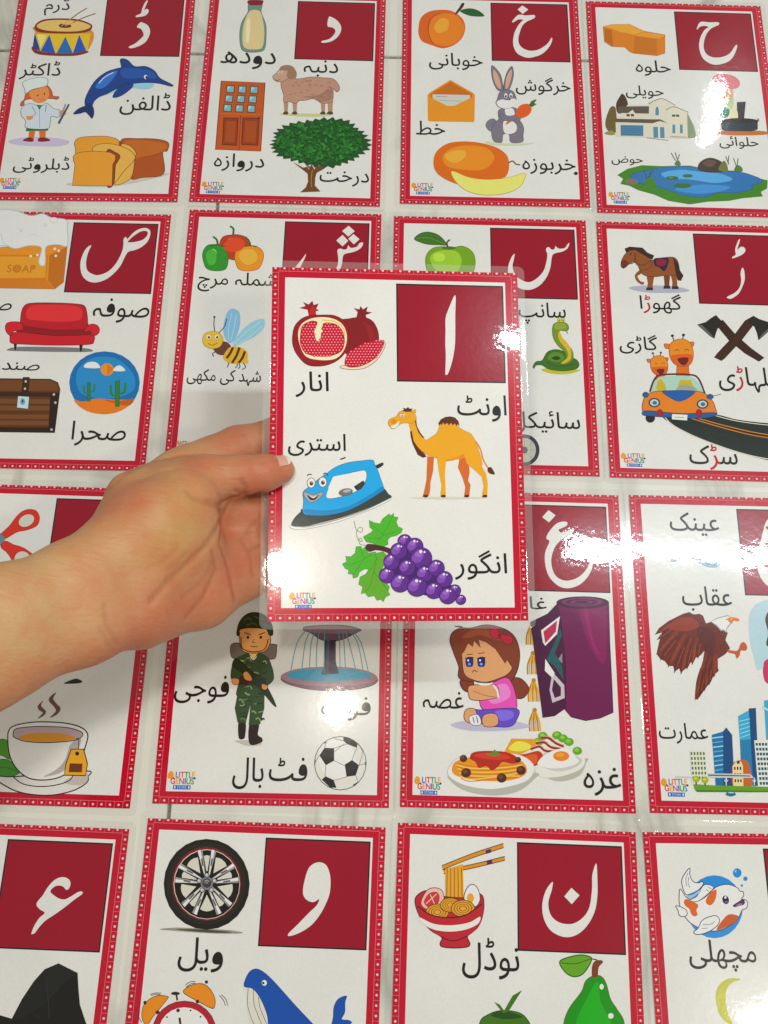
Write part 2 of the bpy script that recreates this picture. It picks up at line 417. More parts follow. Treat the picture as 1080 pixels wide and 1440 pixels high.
y f3c9d0 -39.87,52.45 -39.6,52.45 -39.87,52.2
Y c3203f -38.3,52.39 -37.46,52.41 -38.3,51.6
y f3c9d0 -38.13,52.48 -37.86,52.49 -38.13,52.24
Y c3203f -36.56,52.43 -35.72,52.44 -36.55,51.64
y f3c9d0 -36.39,52.52 -36.11,52.52 -36.39,52.27
Y c3203f -34.81,52.46 -33.98,52.48 -34.81,51.67
y f3c9d0 -34.65,52.55 -34.37,52.56 -34.65,52.31
Y c3203f -33.07,52.49 -32.23,52.51 -33.07,51.71
y f3c9d0 -32.9,52.58 -32.63,52.59 -32.9,52.34
Y c3203f -31.32,52.53 -30.49,52.54 -31.32,51.74
y f3c9d0 -31.16,52.62 -30.88,52.62 -31.16,52.37
Y c3203f -51.32,50.59 -50.49,50.61 -51.32,49.81
y f3c9d0 -51.16,50.68 -50.88,50.69 -51.15,50.44
Y c3203f -49.59,50.63 -48.76,50.64 -49.58,49.84
y f3c9d0 -49.42,50.72 -49.15,50.72 -49.42,50.47
Y c3203f -47.85,50.66 -47.02,50.67 -47.85,49.87
y f3c9d0 -47.69,50.75 -47.41,50.75 -47.68,50.5
Y c3203f -46.12,50.69 -45.28,50.71 -46.11,49.91
y f3c9d0 -45.95,50.78 -45.68,50.79 -45.95,50.54
Y c3203f -44.38,50.73 -43.55,50.74 -44.37,49.94
y f3c9d0 -44.21,50.82 -43.94,50.82 -44.21,50.57
Y c3203f -42.64,50.76 -41.81,50.78 -42.64,49.97
y f3c9d0 -42.47,50.85 -42.2,50.85 -42.47,50.6
Y c3203f -40.9,50.79 -40.07,50.81 -40.9,50.01
y f3c9d0 -40.74,50.88 -40.46,50.89 -40.73,50.64
Y c3203f -39.16,50.83 -38.33,50.84 -39.16,50.04
y f3c9d0 -39,50.92 -38.72,50.92 -38.99,50.67
Y c3203f -37.42,50.86 -36.59,50.88 -37.42,50.07
y f3c9d0 -37.25,50.95 -36.98,50.96 -37.25,50.71
Y c3203f -35.68,50.89 -34.84,50.91 -35.68,50.11
y f3c9d0 -35.51,50.98 -35.24,50.99 -35.51,50.74
Y c3203f -33.94,50.93 -33.1,50.94 -33.94,50.14
y f3c9d0 -33.77,51.02 -33.49,51.02 -33.77,50.77
Y c3203f -32.19,50.96 -31.36,50.98 -32.19,50.17
y f3c9d0 -32.03,51.05 -31.75,51.06 -32.03,50.81
Y c3203f -50.44,49.06 -49.61,49.08 -50.44,48.28
y f3c9d0 -50.28,49.15 -50,49.16 -50.28,48.91
Y c3203f -48.71,49.1 -47.88,49.11 -48.7,48.31
y f3c9d0 -48.54,49.19 -48.27,49.19 -48.54,48.94
Y c3203f -46.97,49.13 -46.14,49.15 -46.97,48.35
y f3c9d0 -46.81,49.22 -46.53,49.23 -46.81,48.98
Y c3203f -45.24,49.16 -44.4,49.18 -45.23,48.38
y f3c9d0 -45.07,49.25 -44.8,49.26 -45.07,49.01
Y c3203f -43.5,49.2 -42.67,49.21 -43.5,48.41
y f3c9d0 -43.34,49.29 -43.06,49.29 -43.33,49.04
Y c3203f -41.76,49.23 -40.93,49.25 -41.76,48.44
y f3c9d0 -41.6,49.32 -41.32,49.33 -41.6,49.08
Y c3203f -40.03,49.26 -39.19,49.28 -40.02,48.48
y f3c9d0 -39.86,49.35 -39.58,49.36 -39.86,49.11
Y c3203f -38.29,49.3 -37.45,49.31 -38.28,48.51
y f3c9d0 -38.12,49.39 -37.84,49.39 -38.12,49.14
Y c3203f -36.55,49.33 -35.71,49.34 -36.54,48.54
y f3c9d0 -36.38,49.42 -36.1,49.42 -36.38,49.17
Y c3203f -34.8,49.36 -33.97,49.38 -34.8,48.58
y f3c9d0 -34.64,49.45 -34.36,49.46 -34.64,49.21
Y c3203f -46.1,47.6 -45.26,47.62 -46.09,46.82
y f3c9d0 -45.93,47.69 -45.66,47.7 -45.93,47.45
Y c3203f -44.36,47.64 -43.53,47.65 -44.36,46.85
y f3c9d0 -44.2,47.73 -43.92,47.73 -44.19,47.48
Y c3203f -42.62,47.67 -41.79,47.68 -42.62,46.88
y f3c9d0 -42.46,47.76 -42.18,47.76 -42.46,47.51
Y c3203f -40.89,47.7 -40.05,47.72 -40.88,46.92
y f3c9d0 -40.72,47.79 -40.45,47.8 -40.72,47.55
Y c3203f -39.15,47.73 -38.31,47.75 -39.15,46.95
y f3c9d0 -38.98,47.82 -38.71,47.83 -38.98,47.58
Y c3203f -37.41,47.77 -36.58,47.78 -37.41,46.98
y f3c9d0 -37.24,47.86 -36.97,47.86 -37.24,47.61
S f6dfb2 -43.75,68.14 -41.5,66.13 -42.32,63.17 -41.48,62.02 -43.7,59.33 -43.96,56.4 -44.8,56.82 -45.67,61.93 -44.85,64.88
L e2a83c,0.56 -41.93,68.48 -34.92,67.75 -30.29,64.46 -28.88,59.35
S f0c9b0 o8d1420,0.28 -31.38,41.8 -28.59,40.11 -18.83,40.57 -11.12,45.8 -6.72,53.19 -6.98,56.56 -8.96,56.08 -18.83,43.47
S a5152a -29.15,43 -27.9,48.4 -24.41,51.38 -19.5,54.84 -13.17,56.73 -7.55,56.84 -7.85,52.73 -11.82,46.81 -18.83,42.31 -25.81,41.03
Y c3203f -11.63,56.76 -10.78,56.78 -11.63,55.97
y f3c9d0 -11.46,56.85 -11.18,56.86 -11.46,56.61
Y c3203f -9.87,56.8 -9.02,56.81 -9.87,56
y f3c9d0 -9.7,56.89 -9.42,56.89 -9.7,56.64
Y c3203f -8.11,56.83 -7.26,56.85 -8.11,56.04
y f3c9d0 -7.94,56.92 -7.66,56.93 -7.94,56.68
Y c3203f -17.78,55.08 -16.94,55.1 -17.78,54.29
y f3c9d0 -17.61,55.17 -17.33,55.18 -17.61,54.92
Y c3203f -16.03,55.11 -15.18,55.13 -16.03,54.32
y f3c9d0 -15.86,55.21 -15.58,55.21 -15.86,54.96
Y c3203f -14.27,55.15 -13.43,55.17 -14.27,54.36
y f3c9d0 -14.1,55.24 -13.82,55.25 -14.1,54.99
Y c3203f -12.51,55.18 -11.67,55.2 -12.52,54.39
y f3c9d0 -12.34,55.28 -12.07,55.28 -12.35,55.03
Y c3203f -10.76,55.22 -9.91,55.24 -10.76,54.43
y f3c9d0 -10.59,55.31 -10.31,55.32 -10.59,55.06
Y c3203f -9,55.25 -8.15,55.27 -9,54.46
y f3c9d0 -8.83,55.35 -8.55,55.35 -8.83,55.1
Y c3203f -20.41,53.47 -19.57,53.49 -20.41,52.68
y f3c9d0 -20.24,53.56 -19.97,53.57 -20.24,53.32
Y c3203f -18.66,53.51 -17.82,53.52 -18.66,52.72
y f3c9d0 -18.49,53.6 -18.21,53.6 -18.49,53.35
Y c3203f -16.91,53.54 -16.07,53.56 -16.91,52.75
y f3c9d0 -16.74,53.63 -16.46,53.64 -16.74,53.39
Y c3203f -15.15,53.57 -14.31,53.59 -15.16,52.78
y f3c9d0 -14.98,53.67 -14.71,53.67 -14.99,53.42
Y c3203f -13.4,53.61 -12.56,53.63 -13.4,52.82
y f3c9d0 -13.23,53.7 -12.95,53.71 -13.23,53.45
Y c3203f -11.64,53.64 -10.8,53.66 -11.65,52.85
y f3c9d0 -11.47,53.73 -11.2,53.74 -11.47,53.49
Y c3203f -9.89,53.68 -9.04,53.69 -9.89,52.89
y f3c9d0 -9.72,53.77 -9.44,53.77 -9.72,53.52
Y c3203f -8.13,53.71 -7.28,53.73 -8.13,52.92
y f3c9d0 -7.96,53.8 -7.68,53.81 -7.96,53.56
Y c3203f -23.04,51.87 -22.2,51.88 -23.04,51.08
y f3c9d0 -22.87,51.96 -22.6,51.96 -22.87,51.71
Y c3203f -21.29,51.9 -20.45,51.92 -21.29,51.11
y f3c9d0 -21.12,51.99 -20.85,52 -21.12,51.75
Y c3203f -19.54,51.93 -18.7,51.95 -19.54,51.15
y f3c9d0 -19.37,52.03 -19.09,52.03 -19.37,51.78
Y c3203f -17.79,51.97 -16.95,51.98 -17.79,51.18
y f3c9d0 -17.62,52.06 -17.34,52.07 -17.62,51.81
Y c3203f -16.04,52 -15.19,52.02 -16.04,51.21
y f3c9d0 -15.87,52.09 -15.59,52.1 -15.87,51.85
Y c3203f -14.28,52.04 -13.44,52.05 -14.29,51.25
y f3c9d0 -14.11,52.13 -13.84,52.13 -14.11,51.88
Y c3203f -12.53,52.07 -11.69,52.09 -12.53,51.28
y f3c9d0 -12.36,52.16 -12.08,52.17 -12.36,51.92
Y c3203f -10.77,52.1 -9.93,52.12 -10.78,51.31
y f3c9d0 -10.6,52.2 -10.32,52.2 -10.6,51.95
Y c3203f -9.02,52.14 -8.17,52.15 -9.02,51.35
y f3c9d0 -8.85,52.23 -8.57,52.24 -8.85,51.98
Y c3203f -25.66,50.26 -24.83,50.28 -25.66,49.48
y f3c9d0 -25.5,50.36 -25.22,50.36 -25.5,50.11
Y c3203f -23.92,50.3 -23.08,50.31 -23.92,49.51
y f3c9d0 -23.75,50.39 -23.47,50.39 -23.75,50.14
Y c3203f -22.17,50.33 -21.33,50.35 -22.17,49.54
y f3c9d0 -22,50.42 -21.72,50.43 -22,50.18
Y c3203f -20.42,50.37 -19.58,50.38 -20.42,49.58
y f3c9d0 -20.25,50.46 -19.97,50.46 -20.25,50.21
Y c3203f -18.67,50.4 -17.83,50.41 -18.67,49.61
y f3c9d0 -18.5,50.49 -18.22,50.5 -18.5,50.24
Y c3203f -16.92,50.43 -16.08,50.45 -16.92,49.64
y f3c9d0 -16.75,50.52 -16.47,50.53 -16.75,50.28
Y c3203f -15.16,50.47 -14.32,50.48 -15.17,49.68
y f3c9d0 -15,50.56 -14.72,50.56 -15,50.31
Y c3203f -13.41,50.5 -12.57,50.52 -13.41,49.71
y f3c9d0 -13.24,50.59 -12.96,50.6 -13.24,50.34
Y c3203f -11.66,50.53 -10.82,50.55 -11.66,49.74
y f3c9d0 -11.49,50.62 -11.21,50.63 -11.49,50.38
Y c3203f -9.9,50.57 -9.06,50.58 -9.91,49.78
y f3c9d0 -9.73,50.66 -9.46,50.66 -9.73,50.41
Y c3203f -26.54,48.7 -25.7,48.71 -26.54,47.91
y f3c9d0 -26.37,48.79 -26.09,48.79 -26.37,48.54
Y c3203f -24.79,48.73 -23.95,48.75 -24.79,47.94
y f3c9d0 -24.62,48.82 -24.35,48.83 -24.62,48.58
Y c3203f -23.04,48.76 -22.21,48.78 -23.05,47.98
y f3c9d0 -22.88,48.86 -22.6,48.86 -22.88,48.61
Y c3203f -21.3,48.8 -20.46,48.81 -21.3,48.01
y f3c9d0 -21.13,48.89 -20.85,48.89 -21.13,48.64
Y c3203f -19.55,48.83 -18.71,48.85 -19.55,48.04
y f3c9d0 -19.38,48.92 -19.1,48.93 -19.38,48.68
Y c3203f -17.8,48.86 -16.96,48.88 -17.8,48.08
y f3c9d0 -17.63,48.95 -17.35,48.96 -17.63,48.71
Y c3203f -16.05,48.9 -15.21,48.91 -16.05,48.11
y f3c9d0 -15.88,48.99 -15.6,48.99 -15.88,48.74
Y c3203f -14.29,48.93 -13.45,48.95 -14.3,48.14
y f3c9d0 -14.13,49.02 -13.85,49.03 -14.13,48.78
Y c3203f -12.54,48.96 -11.7,48.98 -12.55,48.17
y f3c9d0 -12.37,49.05 -12.1,49.06 -12.37,48.81
Y c3203f -10.79,49 -9.95,49.01 -10.79,48.21
y f3c9d0 -10.62,49.09 -10.34,49.09 -10.62,48.84
Y c3203f -27.41,47.13 -26.57,47.15 -27.41,46.35
y f3c9d0 -27.24,47.23 -26.97,47.23 -27.24,46.98
Y c3203f -25.67,47.17 -24.83,47.18 -25.67,46.38
y f3c9d0 -25.5,47.26 -25.22,47.26 -25.5,47.01
Y c3203f -23.92,47.2 -23.08,47.22 -23.92,46.41
y f3c9d0 -23.75,47.29 -23.47,47.3 -23.75,47.05
Y c3203f -22.17,47.23 -21.33,47.25 -22.17,46.45
y f3c9d0 -22,47.32 -21.73,47.33 -22,47.08
Y c3203f -20.42,47.27 -19.59,47.28 -20.43,46.48
y f3c9d0 -20.26,47.36 -19.98,47.36 -20.26,47.11
Y c3203f -18.68,47.3 -17.84,47.31 -18.68,46.51
y f3c9d0 -18.51,47.39 -18.23,47.39 -18.51,47.14
Y c3203f -16.93,47.33 -16.09,47.35 -16.93,46.54
y f3c9d0 -16.76,47.42 -16.48,47.43 -16.76,47.18
Y c3203f -15.18,47.36 -14.34,47.38 -15.18,46.58
y f3c9d0 -15.01,47.45 -14.73,47.46 -15.01,47.21
Y c3203f -13.42,47.4 -12.58,47.41 -13.43,46.61
y f3c9d0 -13.26,47.49 -12.98,47.49 -13.26,47.24
Y c3203f -11.67,47.43 -10.83,47.44 -11.68,46.64
y f3c9d0 -11.5,47.52 -11.23,47.52 -11.5,47.27
Y c3203f -28.28,45.57 -27.44,45.59 -28.28,44.79
y f3c9d0 -28.11,45.66 -27.84,45.67 -28.11,45.42
Y c3203f -26.54,45.61 -25.7,45.62 -26.54,44.82
y f3c9d0 -26.37,45.7 -26.09,45.7 -26.37,45.45
Y c3203f -24.79,45.64 -23.96,45.65 -24.79,44.85
y f3c9d0 -24.63,45.73 -24.35,45.73 -24.63,45.48
Y c3203f -23.05,45.67 -22.21,45.68 -23.05,44.88
y f3c9d0 -22.88,45.76 -22.6,45.76 -22.88,45.52
Y c3203f -21.3,45.7 -20.46,45.72 -21.3,44.92
y f3c9d0 -21.13,45.79 -20.86,45.8 -21.13,45.55
Y c3203f -19.55,45.73 -18.72,45.75 -19.56,44.95
y f3c9d0 -19.39,45.82 -19.11,45.83 -19.39,45.58
Y c3203f -17.81,45.77 -16.97,45.78 -17.81,44.98
y f3c9d0 -17.64,45.86 -17.36,45.86 -17.64,45.61
Y c3203f -16.06,45.8 -15.22,45.81 -16.06,45.01
y f3c9d0 -15.89,45.89 -15.61,45.89 -15.89,45.64
Y c3203f -14.31,45.83 -13.47,45.85 -14.31,45.04
y f3c9d0 -14.14,45.92 -13.86,45.93 -14.14,45.68
Y c3203f -27.41,44.04 -26.57,44.06 -27.41,43.26
y f3c9d0 -27.24,44.13 -26.97,44.14 -27.24,43.89
Y c3203f -25.67,44.08 -24.83,44.09 -25.67,43.29
y f3c9d0 -25.5,44.17 -25.22,44.17 -25.5,43.92
Y c3203f -23.92,44.11 -23.08,44.12 -23.92,43.32
y f3c9d0 -23.75,44.2 -23.48,44.2 -23.75,43.95
Y c3203f -22.18,44.14 -21.34,44.15 -22.18,43.35
y f3c9d0 -22.01,44.23 -21.73,44.24 -22.01,43.99
Y c3203f -20.43,44.17 -19.59,44.19 -20.43,43.39
y f3c9d0 -20.26,44.26 -19.99,44.27 -20.26,44.02
Y c3203f -18.68,44.2 -17.85,44.22 -18.69,43.42
y f3c9d0 -18.52,44.29 -18.24,44.3 -18.52,44.05
Y c3203f -16.94,44.24 -16.1,44.25 -16.94,43.45
y f3c9d0 -16.77,44.33 -16.49,44.33 -16.77,44.08
Y c3203f -28.28,42.49 -27.44,42.5 -28.28,41.7
y f3c9d0 -28.11,42.58 -27.84,42.58 -28.11,42.33
Y c3203f -26.54,42.52 -25.7,42.53 -26.54,41.73
y f3c9d0 -26.37,42.61 -26.09,42.61 -26.37,42.36
Y c3203f -24.79,42.55 -23.96,42.56 -24.8,41.76
y f3c9d0 -24.63,42.64 -24.35,42.64 -24.63,42.39
Y c3203f -23.05,42.58 -22.21,42.59 -23.05,41.8
y f3c9d0 -22.88,42.67 -22.61,42.68 -22.88,42.43
Y c3203f -21.31,42.61 -20.47,42.63 -21.31,41.83
y f3c9d0 -21.14,42.7 -20.86,42.71 -21.14,42.46
Y c3203f -19.56,42.64 -18.72,42.66 -19.56,41.86
y f3c9d0 -19.39,42.73 -19.12,42.74 -19.39,42.49
W ﺭﺎﻧﺍ|-56.22 23.54 -38.01 38.34 0.93
W ﭧﻧﻭﺍ|33.63 10.96 61.34 26.28 0.81
# camel_picture
S c2bfb0 5.75,-32.36 25.98,-31.77 50.86,-32.07 25.95,-33.14
P c0652a 34.57,-8.91 39.1,-10.02 39.84,-17.5 38.82,-22.67 40.13,-24.95 39.59,-28.95 39.31,-31.23 36.36,-31.93 36.62,-30.11 37.16,-26.11 35.68,-20.98 33.3,-15.26
P c0652a 16.4,-9.09 20.13,-9.63 19.44,-17.68 18,-23.41 17.58,-29.1 16.76,-31.38 13.38,-31.86 14.31,-29.13 15.76,-22.28
S e09a1f oa86a18,0.17 6.46,12.23 9.65,13.44 10.52,9.95 11.28,6.47 13.5,2.43 15.74,0.14 18.6,1.68 21.47,3.69 23,6.62 23.85,9.89 26.74,11.8 30.18,11.85 33.13,10.71 34.22,7.92 36.93,5.86 40.89,3.92 43.43,-0.12 44.93,-4.75 46.62,-10.52 46.52,-14.56 42.15,-16.33 37.73,-10.03 34.31,-10.18 29.74,-11.38 25.2,-11.42 19.57,-9.41 15.62,-7.95 11.7,-4.53 8.92,-0.51 7.29,5.26
S d5811c 20.7,-9.05 26.35,-10.72 33.19,-9.27 38.38,-6.56 37.74,-9.46 32.02,-10.9 25.19,-11.88
P e09a1f 21.62,-8.46 26.93,-10.14 25.98,-18.77 26.11,-24.48 26.34,-30.18 25.99,-31.32 23.5,-32.02 23.3,-30.2 24.05,-25.64 22.81,-18.79
P e09a1f 36.13,-4.85 42.49,-1.3 46.64,-9.37 46.74,-14.56 48.93,-18.57 49.69,-24.3 49.29,-31.17 46.32,-31.87 46.61,-29.47 47.39,-25.47 46.38,-20.32 42.7,-16.9 38.24,-12.91
P 4b2a1a 13.6,-31.85 14.29,-30.72 16.32,-30.7 16.52,-31.84 15.17,-32.3
P 4b2a1a 23.39,-31.79 24.08,-30.65 26.11,-30.64 26.32,-31.77 24.96,-32.23
P 4b2a1a 36.25,-31.71 36.95,-30.56 38.99,-30.55 39.19,-31.69 37.82,-32.15
P 4b2a1a 46.33,-31.64 47.04,-30.5 49.08,-30.48 49.28,-31.62 47.91,-32.09
P 5a2c16 7.05,4.68 7.97,5.27 8.92,-0.51 11.48,-4.53 15.06,-7.95 15.94,-9.44 13.9,-9.92 11.09,-8.34 9.66,-5.13 8.34,-2.25 7.47,1.21
P 5a2c16 9.66,13.68 10.55,12.29 10.73,8.21 12.72,4.17 15.18,0.95 13.6,1.62 11.59,4.39 10.05,8.78
S e09a1f o8a5215,0.17 -4.9,10.69 -3.53,12.1 -0.58,13.31 1.15,15.9 4,16.87 7.98,16.46 9.9,14.61 10.55,12.05 8.47,9.7 3.93,9.64 1.65,8.91 -0.63,6.91 -3.13,6.29 -4.92,8.59
S c97e1c -3.55,10.47 -2.18,11.65 -0.6,10.98 -1.06,9.57 -2.65,8.85
S fff2dc -3.57,7.45 -0.61,9.11 0.99,10.53 0.05,7.49 -2.44,6.54
P 5a2c16 2.86,16.39 3.78,17.34 3.11,18.26 4.92,17.82 6.07,18.77 6.74,17.85 8.57,17.87 7.87,16.69 9.23,16.24 5.36,15.95
S e09a1f o8a5215,0.14 8.09,15.99 9.7,17.42 10.38,16.96 9.9,15.32
E ffffff o2a2320,0.11 2.15,13.81 2.84,13.82 2.14,12.76
E 2a2320 2.27,13.58 2.54,13.58 2.26,13.16
E ffffff o2a2320,0.11 3.74,13.83 4.43,13.84 3.73,12.78
E 2a2320 3.86,13.6 4.13,13.6 3.85,13.18
P 5a2c16 23.26,8.37 22.82,9.65 24.23,11.88 26.77,13.32 29.64,13.71 32.26,13.04 34.06,11.19 34.69,8.4 33.57,9.55 33.08,8.14 31.97,9.76 31.03,8.58 29.91,9.97 28.74,8.55 27.63,9.94 26.46,8.76 25.57,10.15 24.63,8.5 24.19,9.43
L c87a1c,0.69 43.43,-0.12 46.07,-4.74 47.53,-10.52 49.6,-14.54 51.27,-16.25
S 5a2c16 49.91,-15.57 51.87,-15.09 53.82,-18.76 51.66,-18.78 50.09,-17.64
W ﯼﺮﺘﺳﺍ|-59.97 -9.66 -28.56 2.98 0.63
# vowel_mark
L 2a2320,0.68 -31.56,-11.36 -28.55,-10.21
W ﺭﻮﮕﻧﺍ|30.53 -77.24 59.07 -61.17 0.05
# iron_picture
S fdfdfb o8f8d88,0.2 -57.86,-47.97 -57.04,-49.73 -48.73,-49.7 -32.58,-45.82 -16.31,-39.56 -5.37,-34.39 -3.71,-32.16 -5.35,-31.9 -16.31,-38.87 -32.59,-44.72 -48.73,-48.89
S 39413f -57.59,-48.1 -56.16,-43.87 -52.84,-40.44 -51.5,-39.07 -38,-41.73 -24.46,-38.23 -9.44,-29.43 -7.52,-27.47 -5.34,-30.23 -3.85,-32.44 -13.58,-37.2 -28.53,-42.78 -40.68,-46.12 -51.42,-48.62
L 8b8884,0.27 -57.06,-48.37 -48.74,-48.34 -32.59,-44.45 -16.31,-38.6 -4.27,-32.72
S 1c9ad6 o0b5c8a,0.27 -51.48,-41.12 -51.27,-34.95 -51.58,-29.72 -48.23,-26.66 -44.18,-23.17 -39.45,-19.66 -34.01,-15.71 -27.18,-13.13 -18.96,-11.93 -13.74,-11.6 -12.65,-13.84 -11.02,-17.32 -9.4,-22.2 -7.79,-27.47 -9.44,-29.43 -19.02,-35.44 -28.53,-40.04 -39.35,-42.29 -47.44,-42.33
S 1382b8 -50.83,-39.06 -39.36,-39.68 -27.18,-37.28 -14.92,-30.58 -8.88,-26.37 -8.34,-28.45 -19.02,-35.17 -28.53,-39.76 -39.35,-42.01 -48.79,-42.06
S dfe3e0 o0b5c8a,0.27 -39.12,-32.12 -37.79,-27.27 -33.99,-22.67 -28.55,-19.57 -21.72,-17.84 -17.88,-17.52 -17.07,-20.86 -18.31,-24.35 -21.73,-28.54 -29.9,-31.78 -36.68,-33.21
P f5f6f2 -35.36,-21.02 -21.72,-18.11 -22.27,-25.08 -32.62,-30.7 -38.31,-31.42 -37.79,-26.58
P 3a3a3a -24.18,-26.48 -18.99,-22.97 -17.9,-24.77 -20.09,-27.84 -22.55,-28.69
E 6e6e70 o2a2320,0.2 -28.54,-29.56 -24.79,-28.86 -28.21,-31.47
E a5a5a6 -27.86,-28.86 -25.72,-28.46 -27.72,-29.68
E 2a2320 -22.82,-27.3 -22.14,-27.3 -22.82,-27.86
S 2d2d2f -12.11,-14.67 -8.52,-12.96 -7.84,-14.07 -9.92,-15.77 -11.29,-16.07
S 9a9a9c o2a2320,0.2 -51.57,-30.55 -49.96,-29.71 -46.17,-31.06 -42.11,-29.66 -40.75,-30.47 -43.18,-33.52 -46.68,-35.33 -49.11,-34.39
S 4a1218 -49.14,-31.36 -46.16,-32.44 -43.19,-31.04 -45.07,-33.81 -47.77,-33.83
S f6f6f0 -48.6,-31.35 -46.16,-32.3 -43.73,-31.32 -46.15,-32.99
E ffffff o2a2320,0.27 -47.29,-24.58 -45.12,-24.56 -47.27,-27.34
E 8a5a20 -47.15,-24.85 -46.07,-24.85 -47.15,-26.1
E 2a2320 -47.15,-24.85 -46.48,-24.85 -47.15,-25.68
E ffffff -46.89,-24.3 -46.62,-24.3 -46.89,-24.57
E ffffff o2a2320,0.27 -41.06,-24.11 -38.88,-24.1 -41.04,-26.88
E 8a5a20 -40.92,-24.39 -39.83,-24.38 -40.91,-25.64
E 2a2320 -40.92,-24.39 -40.24,-24.39 -40.92,-25.22
E ffffff -40.65,-23.83 -40.38,-23.83 -40.65,-24.11
L 2a2320,0.47 -49.49,-20.58 -48.41,-19.73 -47.05,-20
L 2a2320,0.48 -40.81,-19.67 -39.45,-19.1 -38.08,-20.48
# grapes_picture
L 6a8a30,0.27 -23.93,-45.5 -22.85,-49.88 -20.14,-51.5 -19.33,-49.59 -20.95,-48.77 -22.58,-51.24 -22.04,-55.05 -19.61,-56.68 -20.15,-54.78 -21.5,-55.32 -20.7,-58.04 -17.73,-58.58
P 4aa52a o2d7a1c,0.2 -19.07,-53.96 -15.27,-51.9 -13.64,-50.52 -15.53,-48.48 -15.79,-44.92 -13.07,-46.28 -9.81,-46.81 -8.44,-44.06 -4.74,-41.29 -4.06,-42.39 -2.42,-41 -2.43,-42.93 0.02,-43.19 -1.09,-45.95 -0.02,-48.42 2.42,-49.51 1.58,-51.7 -1.43,-53.35 -4.15,-53.91 -5.79,-55.55 -5.54,-58 -7.72,-59.1 -7.45,-60.46 -10.7,-59.11 -13.67,-57.48 -17.45,-56.67
L 2d7a1c,0.2 -11.63,-56.93 -8.22,-52.56 -5.47,-47.75 -2.98,-42.66
L 2d7a1c,0.2 -8.22,-52.56 -13.63,-48.2 -14.98,-46.01
L 2d7a1c,0.2 -8.77,-53.38 -1.41,-51.16
L 2d7a1c,0.2 -9.86,-54.74 -16.36,-54.76
P 5d9e2c o2d7a1c,0.2 -11.66,-62.77 -8.28,-62.09 -5.59,-64.8 -8.33,-70.21 -10.37,-72.91 -9.71,-75.6 -5.03,-80.98 -5.72,-83.66 -4.66,-85.26 -7.08,-86.33 -8.44,-88.99 -9.77,-87.66 -11.79,-88.19 -13.12,-85.78 -16.47,-86.31 -18.07,-84.17 -20.21,-84.7 -19.4,-80.96 -21.54,-79.62 -20.73,-75.6 -17.77,-74.26 -15.07,-70.22 -13.7,-66.16
P 4aa52a o2d7a1c,0.2 -30.39,-68.61 -27.98,-67.53 -28.52,-64.56 -25.83,-64.83 -23.4,-62.93 -22.86,-59.41 -20.16,-59.13 -19.62,-60.76 -18,-59.39 -16.39,-62.78 -12.06,-62.1 -12.62,-64.81 -11.54,-65.89 -13.72,-68.87 -14.81,-71.84 -18.03,-71.3 -21,-72.91 -22.07,-75.6 -24.49,-76.41 -24.76,-74.26 -27.17,-73.99 -26.9,-71.84 -28.78,-71.03
L 2d7a1c,0.2 -13.69,-63.18 -19.1,-66.17 -24.48,-68.61 -29.59,-68.88
L 2d7a1c,0.2 -18.42,-65.9 -20.43,-60.49
L 2d7a1c,0.2 -19.1,-66.44 -24.22,-74.26
L 2d7a1c,0.2 -11.67,-64.81 -13.74,-74.26 -15.78,-80.97 -17.8,-83.64
L 2d7a1c,0.2 -13.46,-72.91 -8.38,-79.63 -6.25,-82.99
E f3f3ec -18.85,-73.18 -17.64,-73.18 -18.85,-74.26
S 4a2430 -18,-60.21 -16.91,-58.03 -13.67,-58.02 -9.61,-58.83 -5.55,-59.91 -3.93,-60.99 -5.03,-62.9 -8.27,-61.82 -12.33,-61.28 -15.71,-62.1
S 45216a -2.84,-59.36 8.05,-57.97 18.82,-67.48 26.81,-78.31 33.46,-86.4 28,-87.73 18.53,-86.37 7.76,-83.68 -2.98,-76.95 -7.65,-70.21
E 5c2d86 o371650,0.27 3.44,-56.34 7.26,-56.33 3.41,-60.09
S 7d4aa8 0.21,-55.97 2.33,-53.48 4.04,-53.66 4.21,-55.58 3.24,-57.49 1.71,-58.07 0.39,-57.5
E 8f62b8 2.5,-55.01 3.84,-55 2.49,-55.96
E ffffff 3.28,-54.05 3.85,-54.05 3.27,-54.62
E e8dff2 4.61,-54.24 4.99,-54.23 4.6,-54.62
E 5c2d86 o371650,0.27 8.86,-59.06 13.49,-59.05 8.81,-63.6
S 7d4aa8 4.93,-58.6 7.51,-55.58 9.59,-55.81 9.8,-58.13 8.61,-60.45 6.75,-61.15 5.14,-60.46
E 8f62b8 7.72,-57.44 9.34,-57.43 7.71,-58.6
E ffffff 8.66,-56.27 9.36,-56.27 8.65,-56.97
E e8dff2 10.28,-56.5 10.74,-56.5 10.27,-56.97
E 5c2d86 o371650,0.27 -6.33,-74.93 -2.01,-74.93 -6.36,-79.15
S 7d4aa8 -10,-74.5 -7.61,-71.7 -5.66,-71.91 -5.46,-74.07 -6.56,-76.22 -8.29,-76.87 -9.79,-76.22
E 8f62b8 -7.4,-73.42 -5.89,-73.42 -7.41,-74.5
E ffffff -6.53,-72.34 -5.88,-72.34 -6.54,-72.99
E e8dff2 -5.02,-72.56 -4.59,-72.56 -5.02,-72.99
E 5c2d86 o371650,0.27 -3.85,-67.51 0.48,-67.5 -3.88,-71.74
S 7d4aa8 -7.52,-67.08 -5.12,-64.25 -3.17,-64.47 -2.98,-66.64 -4.07,-68.8 -5.81,-69.45 -7.32,-68.81
E 8f62b8 -4.92,-65.99 -3.4,-65.99 -4.93,-67.07
E ffffff -4.04,-64.9 -3.39,-64.9 -4.05,-65.55
E e8dff2 -2.53,-65.12 -2.1,-65.12 -2.53,-65.55
